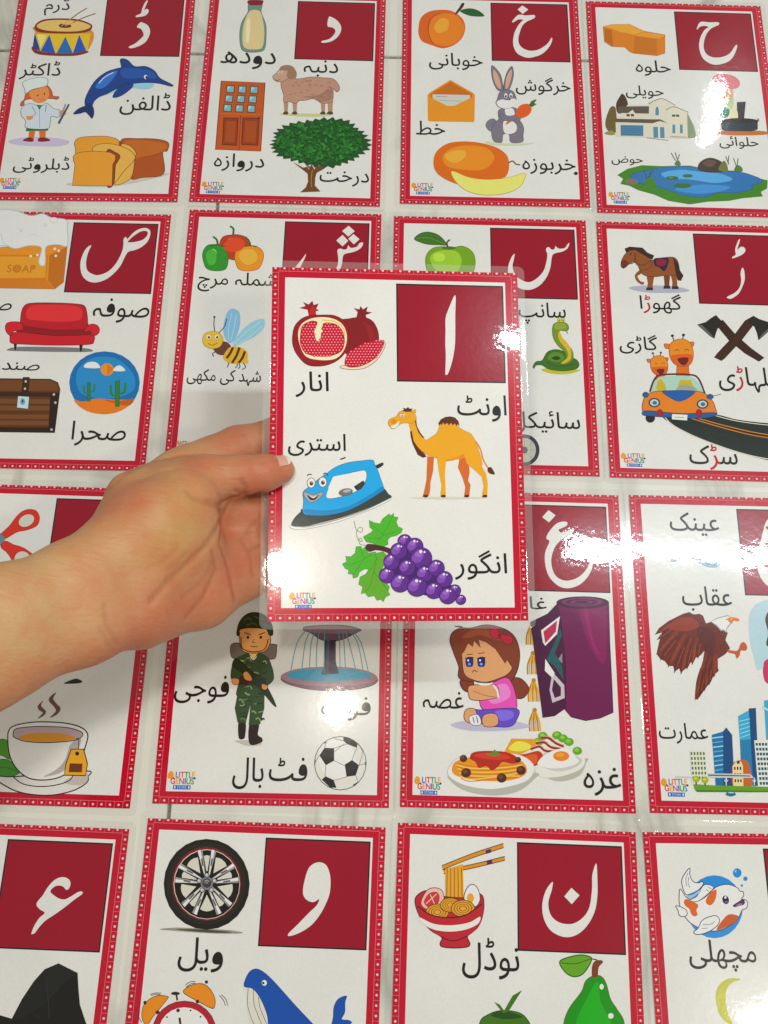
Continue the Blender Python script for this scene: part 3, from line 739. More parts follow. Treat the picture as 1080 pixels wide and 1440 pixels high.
E 5c2d86 o371650,0.27 0.13,-61.67 4.61,-61.66 0.09,-66.06
S 7d4aa8 -3.67,-61.22 -1.18,-58.3 0.83,-58.52 1.03,-60.77 -0.11,-63.01 -1.9,-63.69 -3.46,-63.02
E 8f62b8 -0.98,-60.1 0.59,-60.09 -0.99,-61.22
E ffffff -0.07,-58.97 0.6,-58.97 -0.08,-59.65
E e8dff2 1.5,-59.19 1.95,-59.19 1.49,-59.64
E 5c2d86 o371650,0.27 12.32,-65.45 18.17,-65.44 12.24,-71.17
S 7d4aa8 7.36,-64.87 10.62,-61.07 13.25,-61.35 13.5,-64.28 12,-67.2 9.65,-68.08 7.62,-67.21
E 8f62b8 10.88,-63.41 12.93,-63.4 10.86,-64.87
E ffffff 12.07,-61.94 12.95,-61.94 12.06,-62.82
E e8dff2 14.12,-62.23 14.7,-62.23 14.11,-62.82
E 5c2d86 o371650,0.27 4.52,-70.61 8.99,-70.61 4.47,-74.98
S 7d4aa8 0.72,-70.17 3.21,-67.26 5.22,-67.48 5.42,-69.72 4.28,-71.95 2.49,-72.62 0.93,-71.95
E 8f62b8 3.42,-69.05 4.98,-69.05 3.41,-70.16
E ffffff 4.32,-67.93 4.99,-67.93 4.32,-68.6
E e8dff2 5.89,-68.15 6.33,-68.15 5.88,-68.6
E 5c2d86 o371650,0.27 13.97,-73.85 18.45,-73.85 13.91,-78.21
S 7d4aa8 10.17,-73.41 12.67,-70.5 14.69,-70.73 14.88,-72.96 13.73,-75.19 11.93,-75.86 10.37,-75.19
E 8f62b8 12.87,-72.29 14.44,-72.29 12.86,-73.41
E ffffff 13.79,-71.17 14.46,-71.17 13.78,-71.84
E e8dff2 15.35,-71.4 15.8,-71.39 15.34,-71.84
E 5c2d86 o371650,0.27 20.41,-70.87 24.9,-70.87 20.34,-75.25
S 7d4aa8 16.6,-70.43 19.11,-67.51 21.13,-67.74 21.32,-69.98 20.16,-72.21 18.35,-72.88 16.79,-72.21
E 8f62b8 19.31,-69.31 20.88,-69.3 19.29,-70.42
E ffffff 20.22,-68.18 20.9,-68.18 20.21,-68.86
E e8dff2 21.79,-68.41 22.24,-68.41 21.79,-68.86
E 5c2d86 o371650,0.27 0.78,-78.97 5.92,-78.97 0.74,-83.97
S 7d4aa8 -3.57,-78.46 -0.72,-75.13 1.59,-75.39 1.82,-77.95 0.51,-80.5 -1.54,-81.26 -3.33,-80.5
E 8f62b8 -0.48,-77.18 1.31,-77.18 -0.49,-78.46
E ffffff 0.56,-75.9 1.33,-75.9 0.55,-76.67
E e8dff2 2.35,-76.16 2.86,-76.16 2.35,-76.67
E 5c2d86 o371650,0.27 9.81,-80.99 15.23,-81 9.75,-86.25
S 7d4aa8 5.23,-80.45 8.24,-76.95 10.67,-77.22 10.91,-79.92 9.52,-82.6 7.35,-83.41 5.47,-82.6
E 8f62b8 8.48,-79.11 10.38,-79.11 8.47,-80.45
E ffffff 9.58,-77.76 10.4,-77.76 9.57,-78.57
E e8dff2 11.48,-78.03 12.02,-78.03 11.47,-78.57
E 5c2d86 o371650,0.27 24.66,-76.96 29.15,-76.96 24.58,-81.32
S 7d4aa8 20.85,-76.51 23.37,-73.61 25.39,-73.84 25.57,-76.07 24.41,-78.3 22.61,-78.96 21.05,-78.29
E 8f62b8 23.56,-75.4 25.14,-75.4 23.54,-76.51
E ffffff 24.48,-74.28 25.16,-74.28 24.47,-74.95
E e8dff2 26.05,-74.51 26.5,-74.51 26.04,-74.95
E 5c2d86 o371650,0.27 18.86,-83.02 23.47,-83.02 18.79,-87.49
S 7d4aa8 14.95,-82.56 17.53,-79.59 19.6,-79.82 19.79,-82.11 18.61,-84.39 16.75,-85.07 15.15,-84.38
E 8f62b8 17.73,-81.42 19.34,-81.42 17.71,-82.56
E ffffff 18.67,-80.27 19.36,-80.27 18.66,-80.96
E e8dff2 20.28,-80.5 20.74,-80.5 20.27,-80.96
E 5c2d86 o371650,0.27 30.26,-83.03 33.53,-83.04 30.2,-86.2
S 7d4aa8 27.49,-82.71 29.33,-80.61 30.79,-80.77 30.93,-82.39 30.08,-84 28.76,-84.48 27.63,-84
E 8f62b8 29.47,-81.9 30.61,-81.9 29.45,-82.71
E ffffff 30.13,-81.09 30.62,-81.09 30.13,-81.58
E e8dff2 31.27,-81.26 31.6,-81.26 31.27,-81.58
E 5c2d86 o371650,0.27 26.4,-85.85 31.02,-85.86 26.32,-90.32
S 7d4aa8 22.49,-85.39 25.08,-82.42 27.15,-82.65 27.34,-84.94 26.15,-87.22 24.29,-87.9 22.69,-87.21
E 8f62b8 25.28,-84.25 26.89,-84.25 25.26,-85.39
E ffffff 26.22,-83.11 26.92,-83.11 26.21,-83.79
E e8dff2 27.83,-83.34 28.3,-83.34 27.83,-83.8
E 5c2d86 o371650,0.27 33.42,-88.01 36.14,-88.02 33.37,-90.64
S 7d4aa8 31.12,-87.74 32.65,-86 33.87,-86.13 33.98,-87.48 33.27,-88.82 32.18,-89.22 31.23,-88.81
E 8f62b8 32.76,-87.07 33.72,-87.07 32.75,-87.74
E ffffff 33.32,-86.4 33.73,-86.4 33.31,-86.8
E e8dff2 34.27,-86.54 34.54,-86.54 34.26,-86.81
O -58.49 -92.61 -43.93 -83.86 -0.12
"""),
'dd': ((-0.23156, 0.49782, 0.00060), (0.00000, 0.00000, 0.02719), """
Q 0,91.2 61.5,91.2 61.5,33.4 0,33.4
G 28.47,66.86 30.32,66.53 34.3,64.11 36.67,59.2 36.55,53.92 34.3,47.76 29.8,43.68 24.47,41.34 22.1,41.48 21.7,42.86 26.14,45.89 30.53,51.2 32.03,54.73 29.77,59.98 26.08,62.22
G 31.11,88.4 32.49,88.78 31.48,84.07 30.46,79.56 32.35,80.49 33.87,79.08 33.57,76.03 30.99,73.3 24.94,71.96 24.52,73.56 27.97,75.76 28.69,80.43 29.71,84.94
W ﻡﺭﮈ|-48.47 72.6 -28.83 90.9 0.9
# drum_picture
S c98a2c -52.45,54.33 -52.61,61.37 -9.9,59.37 -10.39,37.53 -22.45,34.24 -41.81,34.99 -52.18,38.64
P e7b22c -53,54.32 -9.44,54.98 -10.21,35.8 -45.98,35.27 -51.86,38.3
P 1b3f8f -53.13,55.37 -52.99,40.71 -49.7,38.68 -46.46,36.99
P 1d54b0 -41.51,53.44 -46.46,36.99 -34.62,34.75
P 1f6aa8 -28.84,51.88 -33.84,35.11 -20.87,34.96
P 1d54b0 -18.21,53.79 -21.18,35.3 -10.63,37.18
P f2dc76 -51.29,53.99 -43.64,52.7 -46.88,40.45
S 7e2a1a -53.12,41.75 -47.61,37.32 -36.35,35.42 -22.56,35.28 -10.7,37.87 -10.25,36.15 -19.58,33.25 -36.07,33.01 -48.65,34.54 -53.28,38.62
S 7c2e16 -53.97,62.23 -48.55,68.16 -36.16,69.77 -20.69,68.94 -10.45,64.66 -8.92,60.62 -12.41,56.69 -24.71,54.75 -40.01,54.87 -51.32,56.45
S e0b26c -52.52,61.72 -46.99,66.76 -34.58,68.2 -20.49,67.17 -11.02,63.42 -11.38,60.23 -19.43,57.29 -33.27,56.73 -45.93,57.94
S 5a3216 -35.31,62.34 -33.46,64.49 -29.86,63.48 -26.38,63.53 -25.45,61.43 -28.81,60.32 -33.02,60.61
L 8f5a2a,0.84 -26.35,69.57 -21.34,74.99 -14.91,80.47
L 8f5a2a,0.84 -24.52,65.69 -16.69,70.78 -7.62,75.21
L c99a56,0.7 -33.18,62.02 -26.35,69.57
L c99a56,0.7 -30.4,62.06 -24.52,65.69
W ﺮﭩﮐﺍﮈ|-60.12 10.04 -28.72 28.05 0.83
W ﻦﻔﻟﺍﮈ|19.94 -22.09 58.55 -1.23 0.8
# dolphin_picture
S 8fc0e0 3.62,-5.56 13.8,1.27 26.84,7.33 43.11,8.41 42.17,3.35 35.48,2.08 25.86,3.12 14.04,-1.24
S 123f86 o0b2a60,0.4 -5.56,-14.82 -7.12,-9.04 -5.11,0.16 -0.71,10.32 6.71,18.05 14.59,21.57 17.49,22.81 16.06,29.3 17.82,31.05 22.1,29.39 27.84,23.65 36.34,23.77 43.57,19.44 48.22,12.71 57.97,6.77 57.28,5.07 45.88,7.94 29.56,7.37 16.43,2.14 8.78,-2.99 3.62,-5.56 -0.01,-9.77 -1.52,-14.76
S 2c6fc0 -0.2,5.27 6.96,15.51 14.8,19.36 12.75,12.2 6.77,3.68 1.5,1.93
S 1a55a0 17.41,20.76 28.28,21.77 40.83,19.4 45.49,12.67 34.57,12.51 20.93,12.32
L dcecf8,0.68 1.81,6.98 5.83,13.12 12.23,17.62
S 123f86 o0b2a60,0.41 25.48,7.32 20.19,5.56 15.32,-0.39 13.95,-5.92 19.77,-4.5 26.01,1.44 28.35,5.67
S 0e2f68 -3.89,-11.48 -6.59,-14 -11.41,-16.88 -14.63,-21.86 -9.57,-21.46 -5.68,-20.09 -2.68,-23.01 0.04,-25.92 1.17,-21.31 -0.31,-14.74
E ffffff 37.21,13.57 38.58,13.59 37.39,11.54
E 2a2320 37.79,13.24 38.61,13.25 37.9,11.88
# doctor_picture
S b9b0cc -59.98,-46.83 -45.8,-43.42 -27.13,-43.82 -14.81,-46.87 -21.01,-50.8 -39.5,-51.36 -54.26,-49.96
P c86a2c -46.08,-35.83 -41.31,-36.58 -41.55,-45.46 -45.6,-45.03
P c86a2c -38.65,-36.54 -33.68,-35.66 -32.8,-45.34 -37.04,-45.4
S 7a1c1c -49.64,-46.69 -45.76,-43.74 -42.18,-44.66 -42.09,-47.55
S 7a1c1c -37.98,-44.28 -32.7,-43.89 -28.95,-46.41 -37.32,-47.49
P 1f6b32 -48.28,-34.24 -32.54,-34.03 -31.63,-37.26 -48.34,-37.97
S bfc9dc o5a6880,0.4 -46.91,-12.91 -39.88,-15.29 -35.97,-11.93 -30.27,-16.81 -25.21,-18.72 -25.3,-24.96 -30.75,-24.21 -31.15,-29.94 -32.62,-35.65 -48.18,-35.05 -49.66,-28.56 -53.62,-23.71 -54.19,-17.14 -50.88,-13.46
L 5a6880,0.27 -40.95,-15.31 -38.31,-34.92
L 4a5a70,0.4 -46.6,-15.39 -43.11,-21.92 -46.72,-25.25
L 4a5a70,0.4 -35.77,-13.58 -35.93,-20.18
P 2a7a4a -43.44,-13.69 -38.96,-13.96 -40.56,-18.6
S c05a22 o6a2c14,0.34 -52.3,-2.18 -46.36,4.61 -37.95,4.73 -33.56,-0.24 -31.62,-5.23 -27.2,-6 -28.53,-8.51 -33.35,-7.75 -51.47,-8.83 -52.73,-13.82 -55.29,-14.85 -55.19,-11.37 -53.35,-8.86
S d98a4c -50.27,-2.15 -43.91,1.28 -37.75,3.05 -34.79,-3.6 -36.26,-9.45 -41.35,-12.01 -46.64,-9.59
E 2a2320 -43.41,-5.06 -42.87,-5.05 -43.29,-6.06
E 2a2320 -38.57,-3.66 -38.03,-3.65 -38.46,-4.65
L a04020,0.34 -41.72,-9.03 -39.52,-9.33 -38.06,-7.98
S c9d2e2 o6a7690,0.41 -56.38,6.48 -52.45,9.91 -43.18,12.07 -38.1,10.62 -37.44,5.07 -40.73,3.01 -48.55,0.38 -52.71,-3.19 -54.34,1.14
S d98a4c -25.59,-20.04 -22.06,-18.02 -20.04,-21.61 -23.38,-24.11
P 4a5068 o2a2320,0.13 -19.3,-12.53 -18.27,-13.34 -23.92,-31.14 -25.37,-30.19
P 8890a4 -21.88,-12.4 -20.73,-13.04 -23.29,-24.93 -24.32,-24.13
S d98a4c -49.5,-24.47 -44.82,-24.41 -45.14,-27.19 -48.42,-27.73
# bread_picture
S bcbab0 -10.71,-83.76 -6.54,-86.03 22.2,-86.13 58.05,-76.65 57.86,-74.31 21.78,-81.79
S a5511c o5a2a10,0.4 23.61,-45.39 36.76,-43.61 51.46,-44.05 59.45,-47.32 58.95,-54.53 55.92,-56.48 57.92,-75.09 42.44,-78.41 33.98,-79.15 30.53,-62.85
S b5651e 26.42,-46.96 39.57,-45.18 57.12,-48.16 56.3,-54.57 43.45,-59.51 33.02,-61.23
L 8a4216,0.26 33.02,-61.23 44.8,-59.81 55.92,-56.48
S e0a650 o5a2a10,0.4 22.66,-49.42 30.69,-50.11 35.9,-56.43 35.66,-61.2 33.98,-79.15 22.02,-84.28 26.57,-62.9
S 8a4216 o5a2a10,0.4 18.29,-45.46 23.76,-47 24.06,-50.2 21.71,-53.43 18.91,-51.87
S d5942f o5a2a10,0.4 -9.09,-55.43 -10.76,-47.45 -7.21,-43.39 1.98,-42.14 12.63,-41.99 20.87,-44.62 22.92,-49.41 21.35,-56.62 21.48,-78.68 -4.69,-79.01
S e0a650 o5a2a10,0.4 3.17,-53.67 8.02,-49.13 18.63,-48.99 29.66,-53.32 35.52,-59.61 34.04,-65.18 28.76,-72.33 22.02,-84.28 16.71,-83.41 9.43,-63.12
S 8a4216 o5a2a10,0.4 13.95,-55.44 20.66,-56.31 24.43,-59.76 22.84,-65.32 21.82,-68.49 22.02,-84.28 16.86,-84.96
P d5942f o5a2a10,0.4 -10.42,-60.21 -8.95,-57.97 -4.5,-56.32 6,-55.39 16.69,-56.36 20.9,-58.85 21.29,-62.97 19.7,-66.94 20.87,-85.84 -8.12,-85.9 -8.33,-67.3 -9.72,-64.16
W ﯽﭨﻭﺮﻠﺑﮈ|-53.75 -75.3 -12.24 -60.52 0.74
O -62.3 -89.56 -46.15 -79.65 0.72
"""),
'd': ((-0.08142, 0.50102, 0.00060), (0.00000, 0.00000, 0.00867), """
Q 0,91.2 61.5,91.2 61.5,33.4 0,33.4
G 25.1,75.54 27.75,75.63 32.6,71.82 35.49,65.6 34.63,59.68 31.72,54.69 27.21,51.23 21.22,50.05 20.83,51.79 26.32,53.92 30.01,58.54 30.94,62.5 28.64,65.37 24.53,66.81
# milk_bottle_picture
S 6b8a84 o4a6a66,0.47 -38.76,86.94 -28.88,87.28 -28.67,79.28 -24.48,67.52 -23.36,59.68 -23.3,44.1 -27.03,39.73 -37.79,39.37 -42.09,43.47 -43.99,57.03 -42.98,68.86 -38.99,78.93
S cdb98c -37.48,79.78 -29.64,79.65 -26.47,69.42 -24.78,57.67 -25.21,45 -28.72,41.99 -37.21,42.09 -40.75,46.42 -41.89,58.08 -41.11,68.93
S e2d3ac -39.55,68.98 -36.88,71.05 -36.15,51.43 -38.49,49.41
S 7a1a26 -39.48,90.53 -28.49,90.91 -27.96,87.71 -29.12,86.07 -38.21,85.75
W ﮪﺩﻭﺩ|-57.1 22.62 -14.22 39.42 1.9
W ﮧﺒﻧﺩ|7.95 17.29 34.56 32.87 1.89
# sheep_picture
S b9bd84 -8.18,-18.83 3.8,-18.08 30.84,-17.75 24.93,-20.14 3.93,-20.45
P a8866e -5.88,-6.42 -2.27,-6.3 -2.2,-18.27 -4.6,-18.35
S 5a4030 -5.77,-18.93 -4.69,-16.7 -2.29,-16.62 -1.85,-19.17
P a8866e 0.9,-6.2 4.52,-6.08 4.55,-18.05 2.15,-18.13
S 5a4030 0.98,-18.72 2.06,-16.48 4.46,-16.4 4.9,-18.96
P a8866e 22.47,-5.5 26.09,-5.38 26.01,-17.36 23.61,-17.44
S 5a4030 22.43,-18.02 23.53,-15.79 25.94,-15.71 26.35,-18.26
P a8866e 27.6,-5.33 31.83,-5.2 31.71,-17.17 28.71,-17.27
S 5a4030 27.53,-17.86 28.64,-15.62 31.65,-15.53 32.05,-18.08
S b08876 o7a5a48,0.46 -8.47,12.15 -4.13,16.07 3.59,14.43 14.15,16.67 23.33,16.22 30.99,15.34 35.48,9.84 36.26,5.18 34.22,3.06 31.68,5.97 31.75,-3.34 29.64,-7.12 22.87,-7.71 18.16,-3.79 10.68,-5.51 6.18,-6.03 3.31,-8.9 -1.31,-7.2 -5.5,-7.89 -6.2,-0.87 -8.45,6.53
S 997464 9.01,-2.23 21.01,0.02 29.78,7.78 31,-3.37 22.84,-6.97 16.65,-3.84
L b8957c,0.45 2.37,-3.62 2.94,-2.85 3.86,-3.2 4.21,-4.11
L b8957c,0.46 0.19,13.14 0.76,13.91 1.7,13.56 2.05,12.63
L b8957c,0.45 3.19,-4.26 3.76,-3.5 4.68,-3.84 5.03,-4.75
L 8a6a56,0.46 8.08,13.65 8.65,14.42 9.58,14.07 9.93,13.14
L b8957c,0.45 10.5,5.18 11.06,5.95 11.99,5.6 12.34,4.68
L 8a6a56,0.46 27.26,7.42 27.84,8.19 28.76,7.84 29.11,6.92
L 8a6a56,0.46 1.73,13.63 2.3,14.4 3.23,14.05 3.59,13.12
L 8a6a56,0.46 13.02,5.64 13.59,6.41 14.52,6.06 14.86,5.14
L b8957c,0.45 20.98,2.45 21.55,3.21 22.47,2.87 22.82,1.95
L ad8a72,0.46 30.58,13.78 31.16,14.55 32.09,14.21 32.43,13.28
L b8957c,0.46 24.45,12.76 25.03,13.53 25.96,13.18 26.3,12.25
L 8a6a56,0.45 6.34,1.45 6.9,2.22 7.83,1.87 8.18,0.95
L b8957c,0.46 27.58,5.34 28.15,6.11 29.08,5.76 29.42,4.84
L b8957c,0.46 15.05,11.81 15.62,12.58 16.55,12.24 16.9,11.31
L ad8a72,0.46 13.37,13.69 13.94,14.46 14.87,14.11 15.22,13.18
L ad8a72,0.45 1.12,-3.36 1.68,-2.6 2.61,-2.94 2.96,-3.86
L 8a6a56,0.45 10.7,3.55 11.26,4.32 12.19,3.97 12.54,3.05
L 8a6a56,0.46 4.02,7.5 4.58,8.27 5.51,7.93 5.87,7
L b8957c,0.45 -1.29,-0.13 -0.72,0.63 0.2,0.29 0.56,-0.63
L 8a6a56,0.46 13.32,8.6 13.89,9.37 14.82,9.02 15.16,8.09
L ad8a72,0.45 29.59,-0.57 30.17,0.2 31.09,-0.14 31.43,-1.06
L 8a6a56,0.46 16.81,8.8 17.38,9.57 18.31,9.23 18.66,8.3
L b8957c,0.45 13.37,5 13.94,5.77 14.87,5.43 15.22,4.5
L ad8a72,0.45 24.24,-0.98 24.81,-0.22 25.74,-0.56 26.08,-1.48
L b8957c,0.46 13.84,8.06 14.41,8.82 15.34,8.48 15.69,7.55
L b8957c,0.46 4.27,10.03 4.83,10.8 5.76,10.45 6.12,9.53
L ad8a72,0.46 9.26,7.3 9.83,8.07 10.76,7.73 11.11,6.8
L 8a6a56,0.46 26.86,11.59 27.44,12.36 28.37,12.02 28.71,11.09
L b8957c,0.45 -1.82,-3.21 -1.26,-2.45 -0.33,-2.79 0.02,-3.71
L 8a6a56,0.45 1.24,-0.09 1.81,0.68 2.73,0.34 3.09,-0.58
L 8a6a56,0.45 -1.95,-0.74 -1.39,0.03 -0.46,-0.32 -0.11,-1.23
L 8a6a56,0.46 5.97,11 6.54,11.77 7.47,11.42 7.82,10.5
L ad8a72,0.46 27.35,12.27 27.93,13.05 28.86,12.7 29.2,11.77
L ad8a72,0.46 10.16,6.58 10.73,7.35 11.65,7 12,6.08
L b8957c,0.45 -3.79,0.66 -3.23,1.42 -2.3,1.08 -1.95,0.16
L ad8a72,0.46 -3.84,11.85 -3.27,12.62 -2.34,12.27 -1.99,11.35
L ad8a72,0.46 13,11.53 13.57,12.3 14.5,11.96 14.85,11.03
L ad8a72,0.46 11.51,11.58 12.08,12.35 13.01,12 13.36,11.08
L b8957c,0.46 -4.78,13.47 -4.21,14.24 -3.28,13.9 -2.92,12.97
L b8957c,0.45 6.39,2.06 6.96,2.82 7.89,2.48 8.24,1.56
L 8a6a56,0.46 21.39,8.17 21.97,8.94 22.89,8.59 23.24,7.67
L b8957c,0.45 -6.2,-1.59 -5.64,-0.83 -4.71,-1.17 -4.36,-2.09
L ad8a72,0.45 -4.25,2.46 -3.68,3.22 -2.75,2.88 -2.4,1.96
L 8a6a56,0.46 -0.31,7.71 0.25,8.48 1.18,8.14 1.54,7.21
L ad8a72,0.46 9.68,12.72 10.25,13.49 11.18,13.15 11.53,12.22
L b8957c,0.45 2.12,-0.88 2.69,-0.11 3.62,-0.46 3.97,-1.37
L ad8a72,0.46 7.4,12.18 7.97,12.95 8.9,12.61 9.26,11.68
L 8a6a56,0.46 10.14,11.94 10.71,12.71 11.64,12.37 11.99,11.44
L 8a6a56,0.46 12.46,12.68 13.03,13.45 13.96,13.11 14.31,12.18
L 8a6a56,0.45 14.97,-0.55 15.54,0.21 16.47,-0.13 16.81,-1.05
L 8a6a56,0.46 1.58,10.35 2.15,11.12 3.08,10.78 3.43,9.85
L b8957c,0.46 -2.74,9.96 -2.17,10.73 -1.24,10.38 -0.89,9.45
L b8957c,0.45 20.26,3.37 20.84,4.13 21.76,3.79 22.11,2.87
L ad8a72,0.45 18.44,-0.67 19.01,0.09 19.93,-0.25 20.28,-1.17
L ad8a72,0.45 -2.65,-3.88 -2.09,-3.12 -1.16,-3.46 -0.81,-4.38
L b8957c,0.45 12.56,1.4 13.13,2.17 14.05,1.82 14.4,0.9
L 8a6a56,0.46 12.18,8.37 12.75,9.14 13.68,8.79 14.02,7.87
L b8957c,0.45 21.64,2.76 22.22,3.52 23.14,3.18 23.48,2.26
L b8957c,0.46 4.11,8.61 4.67,9.38 5.6,9.04 5.96,8.11
L 8a6a56,0.45 21.85,-2.35 22.42,-1.59 23.34,-1.93 23.69,-2.85
S b89580 o7a5a48,0.3 -15.45,16.64 -13.16,19.17 -10.6,22.48 -1.49,23.73 -2.6,16.12 -6.95,12.2 -11.47,11.3 -14.64,13.46
S 94745e -10.94,23.04 -9.29,26.14 -4.76,27.43 -0.37,25.67 2.68,20.07 2.03,15.14 -2.5,14.23 -4.94,16.98 -4.42,21.36 -7.52,22.01
E ffffff -10.74,19.63 -9.98,19.66 -10.67,18.5
E ffffff -8.17,20.09 -7.41,20.12 -8.11,18.96
E 2a2320 -10.58,19.45 -10.2,19.46 -10.54,18.88
E 2a2320 -8.01,19.91 -7.63,19.92 -7.97,19.34
L 6a2a20,0.46 -13.71,13.11 -11.51,12.05 -9.78,13.62
# door_picture
P b5541a o5a2610,0.61 -54.94,10.63 -21.12,9.86 -20.35,-53.29 -54.25,-52.76
P 4a3a20 -50.54,6.83 -44.3,6.66 -44.07,-0.61 -50.44,-0.45
P 7aa9b4 -49.88,6.1 -44.85,5.89 -44.72,0.11 -49.89,0.31
P a8cdd4 -49.35,5.19 -47.23,5.25 -49.4,1.82
P 4a3a20 -41.42,6.76 -35.18,6.59 -34.98,-0.69 -41.35,-0.52
P 7aa9b4 -40.76,6.03 -35.74,5.82 -35.63,0.03 -40.8,0.24
P a8cdd4 -40.24,5.11 -38.12,5.18 -40.3,1.75
P 4a3a20 -32.31,6.68 -26.07,6.51 -25.89,-0.76 -32.26,-0.6
P 7aa9b4 -31.65,5.95 -26.62,5.74 -26.54,-0.04 -31.71,0.16
P a8cdd4 -31.13,5.03 -29.01,5.1 -31.2,1.67
P 4a3a20 -50.91,-2.14 -44.7,-2.31 -44.46,-9.52 -50.81,-9.36
P 7aa9b4 -50.25,-2.86 -45.24,-3.07 -45.12,-8.81 -50.26,-8.6
P a8cdd4 -49.73,-3.77 -47.62,-3.7 -49.77,-7.11
P 4a3a20 -41.83,-2.21 -35.62,-2.38 -35.41,-9.6 -41.75,-9.44
P 7aa9b4 -41.17,-2.94 -36.17,-3.14 -36.06,-8.88 -41.21,-8.68
P a8cdd4 -40.65,-3.85 -38.54,-3.78 -40.71,-7.18
P 4a3a20 -32.75,-2.29 -26.53,-2.46 -26.36,-9.67 -32.7,-9.51
P 7aa9b4 -32.09,-3.01 -27.09,-3.22 -27.01,-8.96 -32.15,-8.76
P a8cdd4 -31.58,-3.92 -29.47,-3.85 -31.65,-7.26
P 4a3a20 -51.28,-11.04 -45.09,-11.21 -44.85,-18.37 -51.17,-18.2
P 7aa9b4 -50.62,-11.75 -45.63,-11.96 -45.51,-17.65 -50.63,-17.45
P a8cdd4 -50.1,-12.66 -48,-12.59 -50.14,-15.97
P 4a3a20 -42.23,-11.11 -36.04,-11.28 -35.84,-18.44 -42.16,-18.28
P 7aa9b4 -41.58,-11.83 -36.59,-12.04 -36.49,-17.73 -41.61,-17.53
P a8cdd4 -41.06,-12.73 -38.96,-12.66 -41.12,-16.04
P 4a3a20 -33.19,-11.19 -27,-11.36 -26.82,-18.52 -33.14,-18.35
P 7aa9b4 -32.53,-11.9 -27.55,-12.11 -27.47,-17.8 -32.59,-17.6
P a8cdd4 -32.02,-12.81 -29.92,-12.74 -32.09,-16.12
P 5a2610 -50.45,-23.66 -39.06,-23.66 -38.41,-48.88 -49.7,-48.53
P 8f3a14 -49.79,-24.37 -39.61,-24.41 -39.06,-48.19 -49.16,-47.8
P 9f4a1a -48.13,-26.5 -40.94,-26.64 -40.55,-46.09 -47.85,-45.61
P 5a2610 -36.1,-23.2 -23.21,-23.15 -22.59,-48.38 -35.36,-48.07
P 8f3a14 -35.45,-23.91 -23.76,-23.9 -23.23,-47.69 -34.82,-47.34
P 9f4a1a -33.8,-26.04 -25.11,-26.13 -24.71,-45.59 -33.49,-45.15
L 5a2610,0.37 -37.74,-21.25 -36.65,-52.74
L e08a3c,0.3 -54.34,-19.95 -20.71,-20.15
E 2a2320 -23.51,-23.16 -22.91,-23.14 -23.44,-24.25
W ﻩﺯﺍﻭﺭﺩ|-54.34 -71.71 -17.05 -55.92 1.8
# tree_picture
P 6a4420 4.4,-62.41 12.3,-67.07 15.19,-66.11 16.49,-68.69 18,-63.38 20.6,-68.56 25.35,-63.15 33.82,-61.48 27.04,-68.01 22.48,-71.13 21.51,-75.51 21.54,-82.45 25.86,-87.48 11.21,-88.63 14.92,-84.38 16.42,-79.15 15.78,-72.21 12.4,-69.17
L a0743c,0.73 19.13,-68.61 18.59,-75.61 19.29,-84.24
L 6a4420,1.03 11.98,-60.93 18.25,-68.64
L 6a4420,1.03 25.23,-60.52 21.17,-68.2
P 16501f 58.7,-42.93 62.95,-45.06 59.1,-47.02 61.77,-49.5 55.76,-50.62 58.31,-53.38 52.39,-53.79 53.83,-56.55 49.43,-56.91 50.26,-59.86 45.04,-59.19 45.53,-62.5 40.73,-61.44 40.11,-64.55 36.36,-64.09 34.63,-67.02 30.43,-64.93 27.77,-67.21 24.22,-64.15 20.96,-66.82 18.33,-63.55 14.61,-65.11 12.78,-62.22 8.64,-63.42 7.99,-60.18 2.65,-61.81 2.41,-58.95 -3.06,-59.78 -3.34,-57.39 -8.64,-57.45 -6.64,-54.5 -12.03,-54.16 -8.88,-51.43 -13.2,-50.49 -10.61,-48.35 -14.43,-47.03 -9.65,-45.11 -13.5,-43.52 -8.51,-42.09 -11.88,-40.17 -9.07,-38.83 -12.38,-36.34 -7.71,-35.5 -9.78,-32.73 -4.09,-32.62 -6.04,-29.23 -0.3,-29.67 -0.15,-26.75 4.98,-27.53 6.2,-24.86 11.28,-26.78 12.66,-23.49 16.76,-25.46 19.07,-22.37 22.39,-23.67 25.66,-20.75 28.4,-23.29 32.53,-20.42 34.45,-23.37 38.97,-21.46 40.61,-23.87 45.38,-22.74 44.97,-26.49 49.66,-25.98 47.84,-29.79 52.24,-29.86 51.65,-32.42 56.94,-32.69 54.73,-35.55 59.93,-36.45 56.39,-39.18 62.65,-40.56
P 358436 24.35,-59.49 24.79,-56.95 27.05,-55.73 26.37,-58.59
P 206a28 2.75,-36.34 1.89,-38.55 -0.42,-39.04 0.72,-36.61
P 1b6424 24.98,-62.88 26.78,-61 29.52,-61.7 27.33,-63.68
P 206a28 0.49,-57.1 -0.58,-55.46 -0.1,-53.22 1.01,-55.19
P 206a28 20.53,-43.65 21.17,-45.59 20.16,-47.58 19.55,-45.31
P 206a28 51.44,-45.63 51.57,-47.83 50,-49.47 49.98,-46.95
P 1b6424 15.95,-24.11 17.75,-26.39 17.33,-29.89 15.42,-27.13
P 2a7a2e 20.89,-29.58 19.68,-30.98 17.75,-30.58 19.22,-29.09
P 1b6424 33.76,-50.59 32,-48.28 32.49,-44.78 34.37,-47.6
P 206a28 25.91,-28.27 27.15,-25.73 29.96,-25.4 28.37,-28.18
P 358436 7.24,-54.54 9.75,-54.56 11.56,-57.31 8.69,-57.06
P 358436 27.63,-44.83 26.86,-42.33 28.2,-39.8 28.93,-42.73
P 206a28 41.62,-57.52 39.81,-59.55 36.97,-58.95 39.17,-56.8
P 2a7a2e 42.45,-50.37 44.94,-51.33 45.97,-54.7 43.18,-53.38
